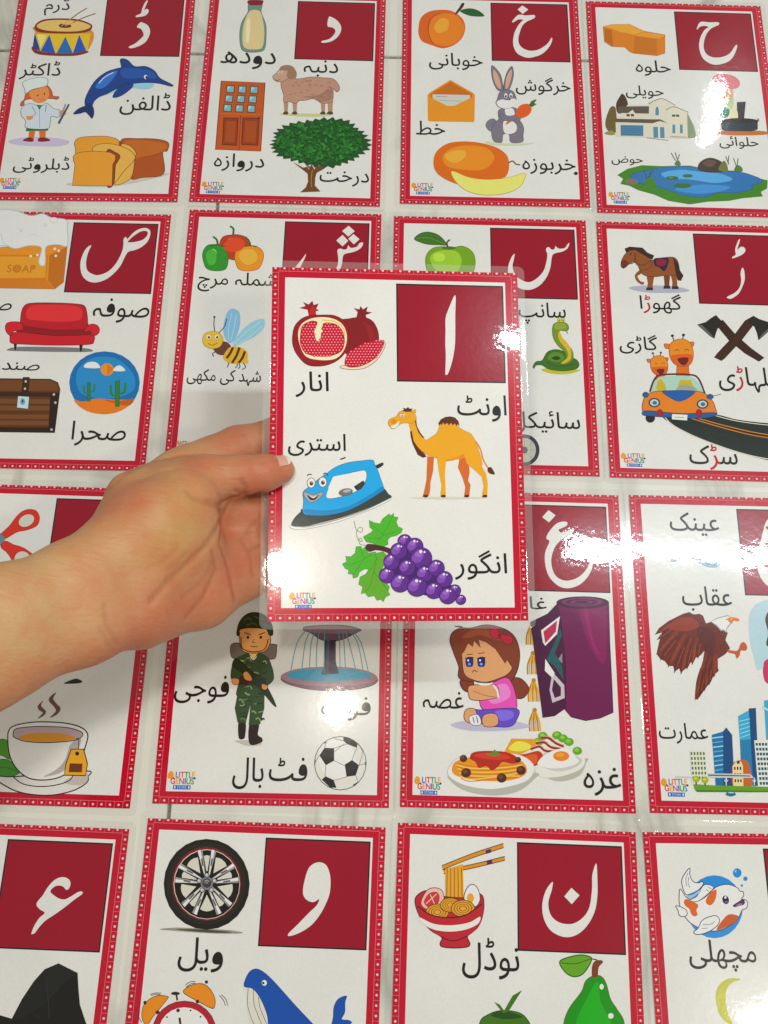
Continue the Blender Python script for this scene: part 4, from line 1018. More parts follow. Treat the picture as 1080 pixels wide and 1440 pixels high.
P 1b6424 23.17,-46.23 22.91,-49.34 20.36,-51.13 20.86,-47.61
P 1b6424 20.04,-47.06 19.47,-48.79 17.75,-49.32 18.51,-47.4
P 1b6424 28.15,-27.19 26.01,-27.84 23.98,-25.9 26.48,-25.36
P 2a7a2e 3.85,-53.63 6.31,-53.02 8.56,-55.31 5.71,-55.77
P 206a28 -9.14,-46.22 -9.45,-44.28 -8.2,-42.68 -7.97,-44.91
P 2a7a2e -5.58,-40.56 -6.94,-42.01 -9.05,-41.46 -7.39,-39.93
P 236f2a 28.26,-45.48 27.9,-47.69 25.97,-48.77 26.52,-46.29
P 358436 36.77,-37.29 38.26,-35.51 40.66,-35.95 38.84,-37.84
P 206a28 42.65,-33.79 40.05,-33.4 38.5,-30.27 41.45,-30.96
P 1b6424 19.93,-55.92 21.69,-58.17 21.25,-61.59 19.38,-58.87
P 1b6424 44.68,-40.97 46.2,-40.56 47.58,-41.95 45.82,-42.27
P 236f2a 39.76,-44.48 40.31,-41.96 42.62,-40.85 41.82,-43.69
P 2a7a2e 44.95,-49.36 46.62,-47.53 49.19,-48.11 47.16,-50.04
P 358436 7.81,-38.49 9.58,-37.03 11.98,-38.02 9.85,-39.52
P 206a28 41.34,-43.44 43.14,-44.06 43.94,-46.46 41.92,-45.58
P 206a28 14.97,-56.51 14.66,-54.21 16.19,-52.35 16.4,-55
P 206a28 23.45,-62.1 21.06,-61.7 19.64,-58.83 22.36,-59.51
P 2a7a2e 16.15,-38.1 18.08,-36.74 20.49,-37.95 18.2,-39.32
P 1b6424 22.68,-53.15 24,-50.95 26.62,-50.92 24.97,-53.31
P 236f2a -3.32,-32.26 -1.78,-33.45 -1.54,-35.93 -3.24,-34.43
P 2a7a2e 48.24,-53.41 46.8,-51.47 47.25,-48.57 48.78,-50.92
P 206a28 23.67,-50.06 25.3,-49.37 27,-50.7 25.08,-51.33
P 206a28 31.18,-50.35 31.6,-52.99 29.89,-55.22 29.58,-52.17
P 2a7a2e 16.61,-52.47 15.93,-49.7 17.55,-47.1 18.15,-50.34
P 1b6424 -1.74,-50.53 -2.39,-48.03 -0.98,-45.68 -0.39,-48.59
P 206a28 36.74,-40.19 34.5,-41.65 31.8,-40.18 34.45,-38.72
P 236f2a 46.6,-41.39 44.92,-43.67 42.01,-43.37 44.07,-40.93
P 2a7a2e 44.53,-43.2 45.7,-45.68 44.64,-48.64 43.47,-45.7
P 2a7a2e -4.6,-37.96 -4.93,-40.89 -7.4,-42.45 -6.84,-39.13
P 206a28 37.38,-50.51 35.1,-51.36 32.82,-49.44 35.49,-48.68
P 1b6424 51.59,-33.5 50.73,-35.91 48.31,-36.6 49.44,-33.94
P 1b6424 10.57,-45.2 12.12,-44.16 14.04,-45.16 12.19,-46.21
P 2a7a2e 4.79,-41.81 3.5,-43.9 0.97,-43.86 2.59,-41.6
P 1b6424 43.76,-55.66 46.08,-54.91 48.29,-56.92 45.59,-57.57
P 236f2a 12.85,-50.41 15.13,-49.54 17.44,-51.47 14.77,-52.25
P 1b6424 26.03,-52.42 25.49,-54.3 23.67,-54.98 24.41,-52.88
P 236f2a -2.47,-47.59 -1.59,-45 1.02,-44.27 -0.16,-47.14
P 1b6424 19.54,-58.64 20.58,-56.57 22.91,-56.33 21.58,-58.59
P 1b6424 41.88,-31.09 40.32,-31.53 38.88,-30.11 40.69,-29.75
P 2a7a2e 54.21,-41.59 52.12,-41.54 50.68,-39.21 53.07,-39.46
P 2a7a2e 26.86,-49.6 27.45,-47.37 29.57,-46.52 28.75,-49.01
P 206a28 13.97,-52.29 13.87,-50.29 15.32,-48.84 15.31,-51.14
P 1b6424 51.04,-41.12 51.57,-43.65 50.04,-45.96 49.59,-43.03
P 1b6424 6.72,-52.69 7.4,-54.91 6.2,-57.11 5.57,-54.52
P 358436 6.51,-37.77 6.94,-35.33 9.11,-34.19 8.45,-36.94
P 236f2a 10.52,-61.89 11.27,-60.3 13.02,-60.06 12.07,-61.81
P 1b6424 -1.1,-42.38 -3.09,-42.55 -4.68,-40.47 -2.38,-40.46
P 206a28 26.05,-48.92 25.86,-45.81 28.09,-43.52 28.1,-47.09
P 358436 25.51,-35.16 26.72,-33.78 28.63,-34.18 27.16,-35.65
P 358436 7.18,-26.95 7.83,-29.63 6.3,-32.12 5.71,-29.01
P 1b6424 14.91,-54.15 15.29,-56.88 13.49,-59.12 13.22,-55.97
P 1b6424 42.79,-56.75 41.21,-57.22 39.73,-55.81 41.57,-55.42
P 1b6424 12.91,-32.71 13.14,-35.02 11.56,-36.81 11.44,-34.15
P 2a7a2e 31.89,-45.1 33.71,-43.46 36.25,-44.35 34.06,-46.05
P 206a28 -0.01,-37.47 -2.26,-38.29 -4.54,-36.36 -1.9,-35.62
P 206a28 6.33,-42.31 7.95,-41.96 9.39,-43.49 7.52,-43.75
P 236f2a 38.16,-46.46 40.57,-46.11 42.55,-48.52 39.77,-48.69
P 1b6424 46.94,-43.91 48.5,-41.91 51.13,-42.26 49.21,-44.4
P 1b6424 25.36,-57.4 24.1,-59.41 21.66,-59.37 23.23,-57.2
P 236f2a 14.69,-49.47 13.37,-51.89 10.57,-52.05 12.24,-49.41
P 358436 0.7,-50.48 3.23,-50.42 5.13,-53.15 2.22,-52.98
P 1b6424 -0.88,-45.17 -1.49,-47.05 -3.36,-47.62 -2.55,-45.53
P 206a28 0.13,-42.14 2.12,-44.19 2.02,-47.72 -0.13,-45.2
P 206a28 20.17,-38.29 19.42,-36.34 20.35,-34.2 21.09,-36.5
P 2a7a2e -6.48,-41.26 -6.63,-43.8 -8.66,-45.3 -8.33,-42.41
P 2a7a2e 6.67,-27.88 8.86,-28.08 10.3,-30.64 7.81,-30.2
P 236f2a 36.52,-39.8 35.52,-37.12 36.83,-34.2 37.81,-37.36
P 236f2a 31.84,-56.08 31.62,-53.25 33.63,-51.11 33.69,-54.37
P 206a28 -0.17,-50.47 1.17,-51.9 1.07,-54.31 -0.38,-52.56
P 358436 35.54,-28.16 37.59,-27.75 39.35,-29.74 36.99,-30.01
P 1b6424 51.97,-48.27 52.77,-51.12 51.17,-53.93 50.44,-50.61
P 358436 8.75,-49.01 7.34,-46.74 8.04,-43.69 9.51,-46.42
P 2a7a2e 37.04,-50.17 35.8,-47.53 36.93,-44.39 38.17,-47.53
P 2a7a2e 39.38,-53.05 40.71,-54.08 40.88,-56.24 39.41,-54.94
P 1b6424 27.46,-49.12 26.11,-47.96 26.02,-45.7 27.5,-47.15
P 1b6424 36.96,-49.13 36.23,-50.79 34.44,-51.1 35.39,-49.28
P 1b6424 1.72,-37.42 0.06,-38.48 -1.96,-37.35 0.01,-36.29
P 1b6424 15.49,-45.74 17.68,-46.8 18.47,-49.91 16.02,-48.5
P 358436 6.86,-54.69 5.07,-54.19 4.13,-51.9 6.16,-52.63
P 206a28 2.54,-49.43 4.22,-48.68 6,-50.03 4.03,-50.72
P 2a7a2e 41.63,-36.63 42.56,-39.28 41.21,-42.09 40.32,-38.98
P 1b6424 11.16,-30.36 9.66,-32.63 6.86,-32.47 8.72,-30.03
P 1b6424 22.24,-23.47 24.08,-24.85 24.37,-27.82 22.34,-26.06
P 358436 13.05,-33.61 11.21,-33.94 9.63,-32.12 11.76,-31.92
P 236f2a 9.25,-39.24 11.34,-40.26 12.08,-43.24 9.75,-41.87
P 206a28 1.41,-58.19 2.5,-56.76 4.39,-57.01 3.05,-58.54
P 206a28 34.77,-49.52 36.23,-51.51 35.75,-54.43 34.22,-52.03
P 358436 17.09,-52.19 18.96,-50.51 21.61,-51.43 19.34,-53.19
P 358436 48.11,-47.38 49.15,-49.63 48.18,-52.29 47.13,-49.63
P 236f2a 15.51,-49.84 14.86,-48.06 15.73,-46.16 16.37,-48.25
P 2a7a2e 45.52,-49.55 44.27,-47.11 45.24,-44.07 46.52,-46.99
P 1b6424 42.71,-31.48 44.29,-29.28 47.08,-29.52 45.12,-31.9
P 1b6424 7.71,-59.52 5.9,-59.12 4.89,-56.89 6.94,-57.51
P 358436 13.94,-30.51 13.22,-32.31 11.34,-32.7 12.28,-30.72
P 358436 31.26,-52.13 32.6,-54.58 31.7,-57.68 30.32,-54.77
P 206a28 42.34,-51.76 41.99,-54.6 39.58,-56.13 40.17,-52.93
P 2a7a2e 0.05,-44.39 -1.33,-42.9 -1.21,-40.4 0.27,-42.23
P 1b6424 53.44,-44.35 52.56,-47.24 49.75,-48.24 50.94,-45.02
P 206a28 11.25,-62.77 10.88,-60.33 12.48,-58.31 12.74,-61.13
P 206a28 17.24,-32.95 16.96,-35.42 14.89,-36.76 15.37,-33.96
P 236f2a 35.01,-59.11 32.69,-58.68 31.35,-55.85 33.99,-56.56
P 206a28 -1.37,-46.04 -0.17,-44.57 1.83,-44.93 0.35,-46.49
P 1b6424 32.97,-58.64 31.61,-61.18 28.71,-61.41 30.42,-58.64
P 1b6424 -4.6,-36.33 -5.14,-38.24 -6.98,-38.89 -6.24,-36.77
P 1b6424 17,-42.94 17.25,-40.8 19.05,-39.65 18.62,-42.07
P 2a7a2e 18.03,-46.11 18.05,-43.83 19.8,-42.33 19.62,-44.94
P 1b6424 20.24,-35.73 19.96,-38.35 17.78,-39.79 18.26,-36.82
P 1b6424 15.53,-30.9 15.61,-27.96 17.89,-26.1 17.6,-29.45
P 1b6424 36.56,-31.76 37.56,-33.99 36.59,-36.59 35.59,-33.95
P 1b6424 28.66,-30 28.54,-32.8 26.35,-34.54 26.66,-31.36
P 358436 -5.32,-44.72 -3.43,-44.04 -1.52,-45.67 -3.74,-46.27
P 1b6424 16.35,-45.18 17.91,-43.23 20.53,-43.64 18.61,-45.73
P 2a7a2e 36.32,-57.38 37.61,-59.12 37.2,-61.7 35.84,-59.59
P 236f2a 3.36,-50.04 4.35,-47.22 7.23,-46.44 5.9,-49.57
P 236f2a 23.92,-53.37 23.68,-55.88 21.61,-57.29 22.04,-54.46
P 1b6424 25.67,-52.54 26.37,-50.68 28.29,-50.2 27.37,-52.26
P 1b6424 38.21,-55.4 39.28,-53.8 41.27,-53.89 39.94,-55.62
P 236f2a 11.02,-50.99 8.85,-51.84 6.62,-50.04 9.17,-49.26
P 236f2a 9.59,-51.67 7.2,-52.74 4.65,-50.84 7.46,-49.84
P 1b6424 25.64,-57.57 24.13,-56.15 24.13,-53.55 25.76,-55.31
P 2a7a2e 19.31,-50.43 17.05,-50.97 15,-48.85 17.63,-48.44
P 1b6424 54.62,-38.02 55.35,-41.02 53.6,-43.88 52.95,-40.38
P 2a7a2e 24.47,-51.24 24.79,-53.88 23.02,-55.98 22.82,-52.95
P 206a28 18.97,-48.99 19.91,-47.42 21.79,-47.4 20.61,-49.11
P 1b6424 30.33,-44.99 28.6,-44.89 27.44,-42.93 29.41,-43.2
P 1b6424 7.7,-45.35 9.38,-44.33 11.36,-45.49 9.38,-46.5
P 1b6424 10.82,-57.37 11.01,-54.7 13.18,-53.13 12.79,-56.16
P 2a7a2e 17.02,-57.22 15.99,-58.7 14.13,-58.56 15.4,-56.97
P 206a28 29.99,-54.65 31.86,-53.49 34.08,-54.74 31.87,-55.9
P 358436 10.51,-30.55 8.49,-29 8.19,-25.72 10.41,-27.69
P 1b6424 -0.35,-58.15 -0.13,-56.11 1.59,-55 1.21,-57.31
P 236f2a 3.15,-47.26 4.6,-48.83 4.46,-51.45 2.91,-49.53
P 1b6424 -2.64,-42.81 -3.68,-45.22 -6.27,-45.65 -4.92,-43
P 1b6424 36.08,-42.88 37.32,-45.43 36.27,-48.51 35.02,-45.48
P 358436 25.5,-29.78 23.69,-29.58 22.53,-27.45 24.59,-27.85
P 358436 48.87,-49.01 46.89,-49.54 45.07,-47.72 47.39,-47.3
P 1b6424 4.87,-29.76 3.37,-30.8 1.48,-29.83 3.28,-28.78
P 236f2a 12.15,-54.07 13.72,-51.92 16.49,-52.21 14.56,-54.52
P 206a28 25.24,-50.22 23.19,-49.08 22.58,-46.07 24.85,-47.56
P 206a28 33.64,-45.15 33.11,-43.11 34.27,-41.14 34.75,-43.53
P 206a28 2.06,-42.23 1.28,-44.27 -0.83,-44.75 0.19,-42.5
P 1b6424 25.99,-30.13 27.55,-30.6 28.32,-32.64 26.56,-31.95
P 2a7a2e 0.64,-36.53 -1.92,-36.17 -3.53,-33.11 -0.61,-33.76
P 206a28 42.79,-52.72 41.2,-50.47 41.79,-47.21 43.46,-49.92
P 1b6424 39.74,-49.41 41.73,-50.81 42.07,-53.94 39.89,-52.16
P 206a28 7.78,-38.86 5.35,-38.34 3.97,-35.31 6.73,-36.14
P 2a7a2e 6.2,-49.77 4.68,-49.38 3.87,-47.45 5.59,-48.04
P 1b6424 20.81,-40.98 20.92,-38.49 22.89,-36.95 22.6,-39.78
P 1b6424 45.17,-38.33 45.6,-35.49 48.06,-34.04 47.37,-37.25
P 2a7a2e 10.03,-41.61 10.22,-38.47 12.75,-36.6 12.32,-40.17
P 358436 25.78,-58.38 24.81,-56.43 25.61,-54.05 26.6,-56.38
P 206a28 49.54,-34.36 48.9,-37.41 46.14,-38.79 47.06,-35.36
P 236f2a -1.75,-46.62 -1.9,-48.93 -3.77,-50.28 -3.45,-47.66
P 1b6424 46.27,-33.17 48.19,-31.48 50.83,-32.46 48.51,-34.2
P 1b6424 1.84,-48.12 -0.58,-49.04 -3.06,-46.98 -0.21,-46.16
P 206a28 27.09,-47.1 28.32,-48.81 27.9,-51.3 26.6,-49.24
P 1b6424 44.51,-50.11 43.15,-48.74 43.22,-46.31 44.69,-48.01
P 2a7a2e 6.17,-46.39 7.51,-48.76 6.69,-51.8 5.3,-48.97
P 236f2a 38.55,-51.98 37.67,-54.13 35.41,-54.62 36.55,-52.25
P 358436 38.91,-54.01 40.86,-56.09 40.66,-59.62 38.57,-57.07
P 206a28 13.99,-51.9 13.65,-49.47 15.26,-47.49 15.48,-50.29
P 1b6424 40.1,-42.86 38.83,-44.46 36.72,-44.14 38.27,-42.43
P 236f2a -5.27,-46.97 -4.88,-49.18 -6.28,-51.04 -6.58,-48.49
P 236f2a 46.13,-37.84 44.12,-38.96 41.85,-37.51 44.22,-36.41
P 1b6424 12.17,-43.36 10.45,-43.79 8.88,-42.19 10.88,-41.86
P 1b6424 3.61,-60.93 3.92,-58.43 6.06,-57.13 5.53,-59.95
P 1b6424 23.23,-46.94 24.3,-45.08 26.48,-45.01 25.13,-47.03
P 358436 -1.83,-35.32 -0.66,-33.68 1.45,-33.89 -0.01,-35.66
P 1b6424 29.46,-34.25 28.72,-32.52 29.5,-30.53 30.24,-32.59
P 206a28 55.75,-49.7 53.69,-48.29 53.3,-45.06 55.57,-46.87
P 206a28 23.8,-48.13 24.94,-50.68 23.82,-53.64 22.68,-50.62
P 1b6424 23.95,-34.52 22.45,-33.93 21.81,-31.87 23.5,-32.69
P 1b6424 50.76,-43.01 49.81,-45.81 47.02,-46.67 48.29,-43.57
P 206a28 -2.9,-40.42 -3.23,-43.51 -5.81,-45.17 -5.24,-41.68
P 358436 4.79,-53.26 3.28,-52.17 3,-49.79 4.67,-51.18
P 1b6424 44.35,-58.01 42,-57.68 40.57,-54.88 43.25,-55.48
P 236f2a -6.25,-50.54 -4.58,-48.28 -1.63,-48.63 -3.7,-51.05
P 236f2a 14.53,-41.65 12.56,-42.35 10.61,-40.65 12.91,-40.04
P 206a28 35.95,-26.45 37.52,-26.8 38.37,-28.77 36.59,-28.22
P 2a7a2e 15.94,-42.6 13.61,-41.84 12.49,-38.77 15.12,-39.86
P 358436 43.25,-54.29 43.71,-51.85 45.9,-50.7 45.21,-53.45
P 1b6424 5.48,-50.11 5.57,-47.43 7.69,-45.75 7.4,-48.82
P 2a7a2e 19.29,-52.1 17.64,-54.38 14.72,-54.09 16.76,-51.65
P 1b6424 6.42,-36.19 4.53,-36.9 2.61,-35.28 4.83,-34.65
P 1b6424 32.52,-45.14 31.43,-43.45 31.92,-41.11 33.07,-43.14
P 1b6424 18.39,-36.77 20.01,-37.39 20.71,-39.58 18.9,-38.72
P 1b6424 51.87,-34.39 53.45,-35.93 53.4,-38.72 51.69,-36.82
P 1b6424 5.13,-46.29 6.83,-45.99 8.3,-47.65 6.33,-47.84
P 1b6424 36.3,-40.65 35.57,-42.53 33.62,-43 34.58,-40.92
P 358436 11.93,-32.47 10.41,-31.76 9.84,-29.61 11.54,-30.56
P 1b6424 30.79,-48.48 31.01,-51.45 28.92,-53.69 28.85,-50.28
P 1b6424 11.57,-46.04 9.89,-43.93 10.27,-40.68 12.06,-43.25
P 236f2a -0.71,-58.47 -1.31,-56.57 -0.3,-54.66 0.27,-56.89
P 236f2a 20.2,-54.22 18.91,-56.29 16.41,-56.27 18.01,-54.03
P 1b6424 44.11,-45.79 42.18,-44.88 41.5,-42.15 43.65,-43.37
P 2a7a2e 2.88,-59.27 4.7,-57.69 7.23,-58.63 5.04,-60.26
P 1b6424 -5.99,-47.18 -3.69,-46.22 -1.29,-48.12 -3.98,-48.99
P 206a28 1.31,-38.87 3.24,-38.19 5.15,-39.86 2.91,-40.46
P 358436 4.35,-45.64 5.28,-47.62 4.44,-49.94 3.51,-47.6
P 236f2a 33.17,-36.63 31.41,-38.66 28.62,-38.1 30.76,-35.94
P 1b6424 13.65,-61.68 11.54,-60.92 10.6,-58.11 12.97,-59.18
P 1b6424 -0.13,-55.34 -1.67,-54.97 -2.51,-53.05 -0.77,-53.61
P 2a7a2e 30.36,-23.55 32.09,-25.1 32.17,-28.06 30.28,-26.13
P 206a28 41.76,-51.68 42.8,-50.1 44.74,-50.17 43.45,-51.88
P 206a28 26.08,-55.25 28.27,-54.93 30.09,-57.11 27.56,-57.28
P 358436 10.67,-55.26 8.7,-57.09 5.87,-56.15 8.25,-54.24
P 1b6424 33.44,-34.8 32.02,-36.18 29.96,-35.55 31.67,-34.1
P 236f2a 13.22,-39.04 11.27,-40.52 8.74,-39.36 11.07,-37.85
P 206a28 15.96,-62.78 17.31,-61 19.65,-61.29 17.98,-63.2
P 206a28 24.65,-34.72 26.72,-35.31 27.75,-37.99 25.42,-37.12
P 2a7a2e 41.01,-46.55 43.16,-46 45.1,-47.98 42.61,-48.4
P 2a7a2e 49.28,-51.5 50.07,-48.54 52.87,-47.38 51.78,-50.69
P 358436 14.19,-44.04 15.58,-42.97 17.39,-43.79 15.73,-44.88
P 206a28 39.94,-33.51 40.24,-31.28 42.14,-30.09 41.65,-32.62
P 1b6424 10.9,-51.92 9.95,-54.35 7.4,-54.92 8.65,-52.23
P 206a28 13.04,-43 11.72,-41.22 12.11,-38.59 13.51,-40.74
P 236f2a 54,-45.36 52.57,-43.64 52.87,-40.88 54.4,-42.99
P 358436 48.25,-44.61 47.16,-46.78 44.75,-47.07 46.13,-44.69
P 2a7a2e 6.53,-54.53 6.95,-56.6 5.68,-58.42 5.33,-56.03
P 1b6424 19.74,-36.7 19.23,-38.96 17.16,-39.9 17.88,-37.37
P 236f2a 33.48,-51 35.1,-50.62 36.55,-52.14 34.67,-52.42
P 1b6424 17.41,-41.48 15.62,-42.26 13.73,-40.81 15.84,-40.09
P 236f2a -9.9,-46.59 -8.65,-45.29 -6.74,-45.82 -8.26,-47.18
P 1b6424 0.68,-41.99 2.87,-42.76 3.88,-45.67 1.42,-44.59
P 1b6424 17.9,-55.8 19.26,-58.32 18.32,-61.48 16.92,-58.48
P 1b6424 -0.75,-50.5 -2.06,-51.55 -3.83,-50.81 -2.25,-49.73
P 358436 9.21,-58.91 10.79,-59.49 11.49,-61.59 9.72,-60.78
P 236f2a 11.53,-53.47 14.02,-53.47 15.82,-56.18 12.97,-55.95
P 206a28 5.83,-30.67 3.77,-31.16 1.89,-29.21 4.29,-28.84
P 1b6424 0.77,-43.74 -1.03,-43.71 -2.32,-41.72 -0.26,-41.92
P 1b6424 35.07,-28.99 35.77,-26.83 37.9,-26.16 36.96,-28.56
P 206a28 11.07,-34.98 9.66,-33.43 9.8,-30.84 11.32,-32.74
P 206a28 37.95,-52.11 39.83,-52.64 40.76,-55.05 38.65,-54.27
P 1b6424 40.55,-32.75 39.35,-31.4 39.52,-29.17 40.8,-30.82
P 236f2a 36.4,-32.17 38.47,-30.57 41.15,-31.78 38.68,-33.41
P 1b6424 38.22,-29.3 35.73,-28.59 34.48,-25.35 37.29,-26.4
P 236f2a 32.75,-32.75 33.69,-34.78 32.83,-37.18 31.88,-34.78
P 1b6424 2.55,-54.49 2.61,-56.4 1.2,-57.73 1.25,-55.54
P 1b6424 13.2,-53.05 12.58,-50.87 13.79,-48.72 14.36,-51.28
P 1b6424 17.78,-35.32 16.01,-34.94 15.01,-32.73 17.02,-33.34
P 358436 28.03,-50.88 29.43,-49.63 31.38,-50.33 29.7,-51.62
P 206a28 12.53,-48.9 14.27,-50.4 14.39,-53.3 12.49,-51.43
P 1b6424 -2.31,-39.64 -0.34,-40.32 0.58,-42.93 -1.63,-41.97
P 236f2a 42.76,-50.38 43.83,-49.05 45.61,-49.32 44.29,-50.74
P 206a28 19.85,-59.71 21.3,-60.98 21.37,-63.4 19.8,-61.82
P 236f2a 44.01,-42.37 42.27,-43.67 40.05,-42.65 42.13,-41.32
P 2a7a2e 40.19,-49.99 39.89,-51.98 38.16,-53.01 38.63,-50.76
P 206a28 42.86,-49.97 42.67,-52.42 40.67,-53.87 41.05,-51.09
P 2a7a2e 40.59,-59.31 40.97,-57.49 42.64,-56.67 42.08,-58.72
P 206a28 31.41,-37.8 29.04,-37.6 27.48,-34.86 30.19,-35.3
P 2a7a2e 1.58,-34.93 3.17,-36.2 3.37,-38.77 1.63,-37.18
P 1b6424 52.37,-39.74 53.34,-41.66 52.56,-44.04 51.58,-41.75
P 2a7a2e 2.54,-48.89 3.45,-51.06 2.46,-53.48 1.56,-50.92
P 1b6424 7.72,-38.37 9.4,-40.08 9.32,-43.05 7.51,-40.94
P 1b6424 20.03,-36.31 17.76,-34.85 17.22,-31.36 19.74,-33.25
P 206a28 33.85,-56.17 32.33,-54.63 32.41,-51.92 34.06,-53.83
P 236f2a 4.03,-54.82 6.31,-55.22 7.66,-57.97 5.08,-57.3
P 1b6424 11.94,-45.64 9.82,-45.35 8.5,-42.83 10.91,-43.36
P 2a7a2e 37.31,-34.87 37.91,-33.06 39.71,-32.51 38.9,-34.52
P 1b6424 16.72,-38.11 15.89,-36.18 16.75,-33.98 17.58,-36.27
P 236f2a 2.53,-49.49 1.33,-46.69 2.58,-43.52 3.78,-46.84
P 236f2a 23.46,-59.48 22.03,-61.5 19.46,-61.3 21.22,-59.12
P 1b6424 51.26,-38.74 52.77,-41.2 51.96,-44.53 50.4,-41.58
P 2a7a2e 33.32,-40.2 30.7,-40.19 28.84,-37.31 31.83,-37.57
P 358436 41.36,-39.78 42.13,-41.66 41.26,-43.77 40.5,-41.56
P 1b6424 -6.74,-48.24 -9.16,-47.3 -10.23,-44.03 -7.51,-45.33
P 1b6424 21.12,-28.65 22.75,-30.14 22.81,-32.94 21.03,-31.09
P 1b6424 21.16,-56.63 23.11,-56.66 24.49,-58.82 22.26,-58.6
P 236f2a 46.32,-45.76 44.25,-47.17 41.71,-45.85 44.17,-44.43
P 2a7a2e -6.78,-42.25 -6.89,-45.04 -9.09,-46.74 -8.79,-43.57
P 2a7a2e 20.53,-57.66 23.07,-57.29 25.18,-59.81 22.25,-60
P 1b6424 29.56,-50.59 27.73,-52.28 25.14,-51.41 27.34,-49.65
P 206a28 9.52,-50.35 7.65,-49.87 6.65,-47.5 8.77,-48.22
P 358436 22.3,-35.62 20.66,-35.58 19.52,-33.74 21.39,-33.95
P 1b6424 27.16,-46.51 24.77,-46.51 23.05,-43.89 25.79,-44.11
P 236f2a 15.34,-28.83 17.16,-30.02 17.57,-32.81 15.57,-31.29
P 236f2a 22.53,-45.91 21.73,-43.29 23.16,-40.66 23.89,-43.73
P 2a7a2e 41.42,-41.14 42.98,-43.45 42.34,-46.72 40.71,-43.94
P 1b6424 44.98,-55.07 45.76,-52.36 48.38,-51.38 47.31,-54.4
P 236f2a 46.67,-35.37 48.63,-36.04 49.5,-38.65 47.31,-37.71
P 1b6424 29.04,-35.73 27.79,-33.8 28.35,-31.12 29.66,-33.45
P 236f2a 0.57,-57.71 -1.65,-57.17 -2.87,-54.39 -0.36,-55.21
P 236f2a 24.01,-47.24 22.24,-48.04 20.36,-46.63 22.44,-45.88
P 1b6424 -0.12,-46.26 2.35,-47.36 3.32,-50.79 0.56,-49.31
P 2a7a2e 6.3,-30.59 8.14,-29.67 10.17,-31.1 8,-31.97
P 2a7a2e 25.24,-37.24 26.64,-35.36 29.07,-35.64 27.34,-37.66
P 236f2a 43.51,-35.42 45.47,-36.04 46.4,-38.62 44.19,-37.74
P 2a7a2e 16.04,-59.17 14.68,-57.21 15.19,-54.42 16.62,-56.79
P 1b6424 38.23,-52.96 39.65,-51.65 41.65,-52.32 39.94,-53.68
P 206a28 26.97,-43.02 28.54,-43.48 29.31,-45.51 27.55,-44.84
P 2a7a2e 45.68,-31.05 43.46,-31.66 41.43,-29.61 44.01,-29.13
P 2a7a2e 32.25,-28.99 33.11,-31.76 31.65,-34.57 30.83,-31.34
P 358436 17.89,-39.87 16.75,-41.18 14.94,-40.8 16.33,-39.41
P 358436 26.67,-46.52 27.83,-48.68 27.03,-51.4 25.83,-48.83
P 206a28 -0.13,-45.33 -2.4,-45.33 -4.07,-42.84 -1.46,-43.05
P 1b6424 34.98,-33.14 36.62,-31.92 38.72,-32.9 36.76,-34.14
P 1b6424 41.1,-35.63 42.63,-37.51 42.3,-40.45 40.67,-38.17
P 1b6424 8.02,-48.11 6.92,-49.9 4.75,-49.88 6.13,-47.94
P 2a7a2e 19.94,-35.05 21.31,-33.64 23.37,-34.22 21.7,-35.69
P 236f2a 35.04,-49.46 36.59,-48.01 38.81,-48.73 36.94,-50.25
P 1b6424 16.5,-27.38 18.86,-28.93 19.39,-32.55 16.8,-30.57
P 236f2a 11.71,-40.28 10.34,-39.12 10.21,-36.83 11.72,-38.28
P 206a28 39.78,-38.02 40.91,-36.04 43.21,-35.95 41.79,-38.1
P 1b6424 14.75,-55.27 12.53,-56.01 10.35,-54.08 12.95,-53.44
P 236f2a 5.97,-58.56 5.25,-56.6 6.23,-54.51 6.93,-56.82
P 1b6424 45.1,-32.52 43.22,-33.29 41.3,-31.74 43.51,-31.03
P 206a28 4.9,-37.77 6.51,-36.22 8.85,-36.96 6.91,-38.58
P 358436 8.81,-49.52 9.59,-47.04 12.05,-46.24 10.99,-49.01
P 358436 23.86,-45.32 26.12,-45.03 27.96,-47.32 25.36,-47.44
P 1b6424 45.78,-54.45 46.56,-52.14 48.87,-51.42 47.83,-53.98
P 236f2a 43.11,-52.66 41.92,-54.33 39.8,-54.17 41.27,-52.36
P 358436 41.72,-38.26 40.06,-37.44 39.5,-35.06 41.35,-36.15
P 2a7a2e 5.47,-50.57 7.01,-48.22 9.93,-48.36 8,-50.9
P 236f2a -1.34,-42.5 -1.3,-39.92 0.69,-38.28 0.47,-41.22
P 236f2a 42.18,-43.45 39.67,-43.4 37.93,-40.61 40.8,-40.9
P 1b6424 40,-32.03 39.97,-29.18 42.1,-27.21 41.95,-30.48
W ﺖﺧﺭﺩ|24.77 -82.46 61.34 -69.27 1.79
O -61.85 -91.65 -45 -81.34 1.78
"""),
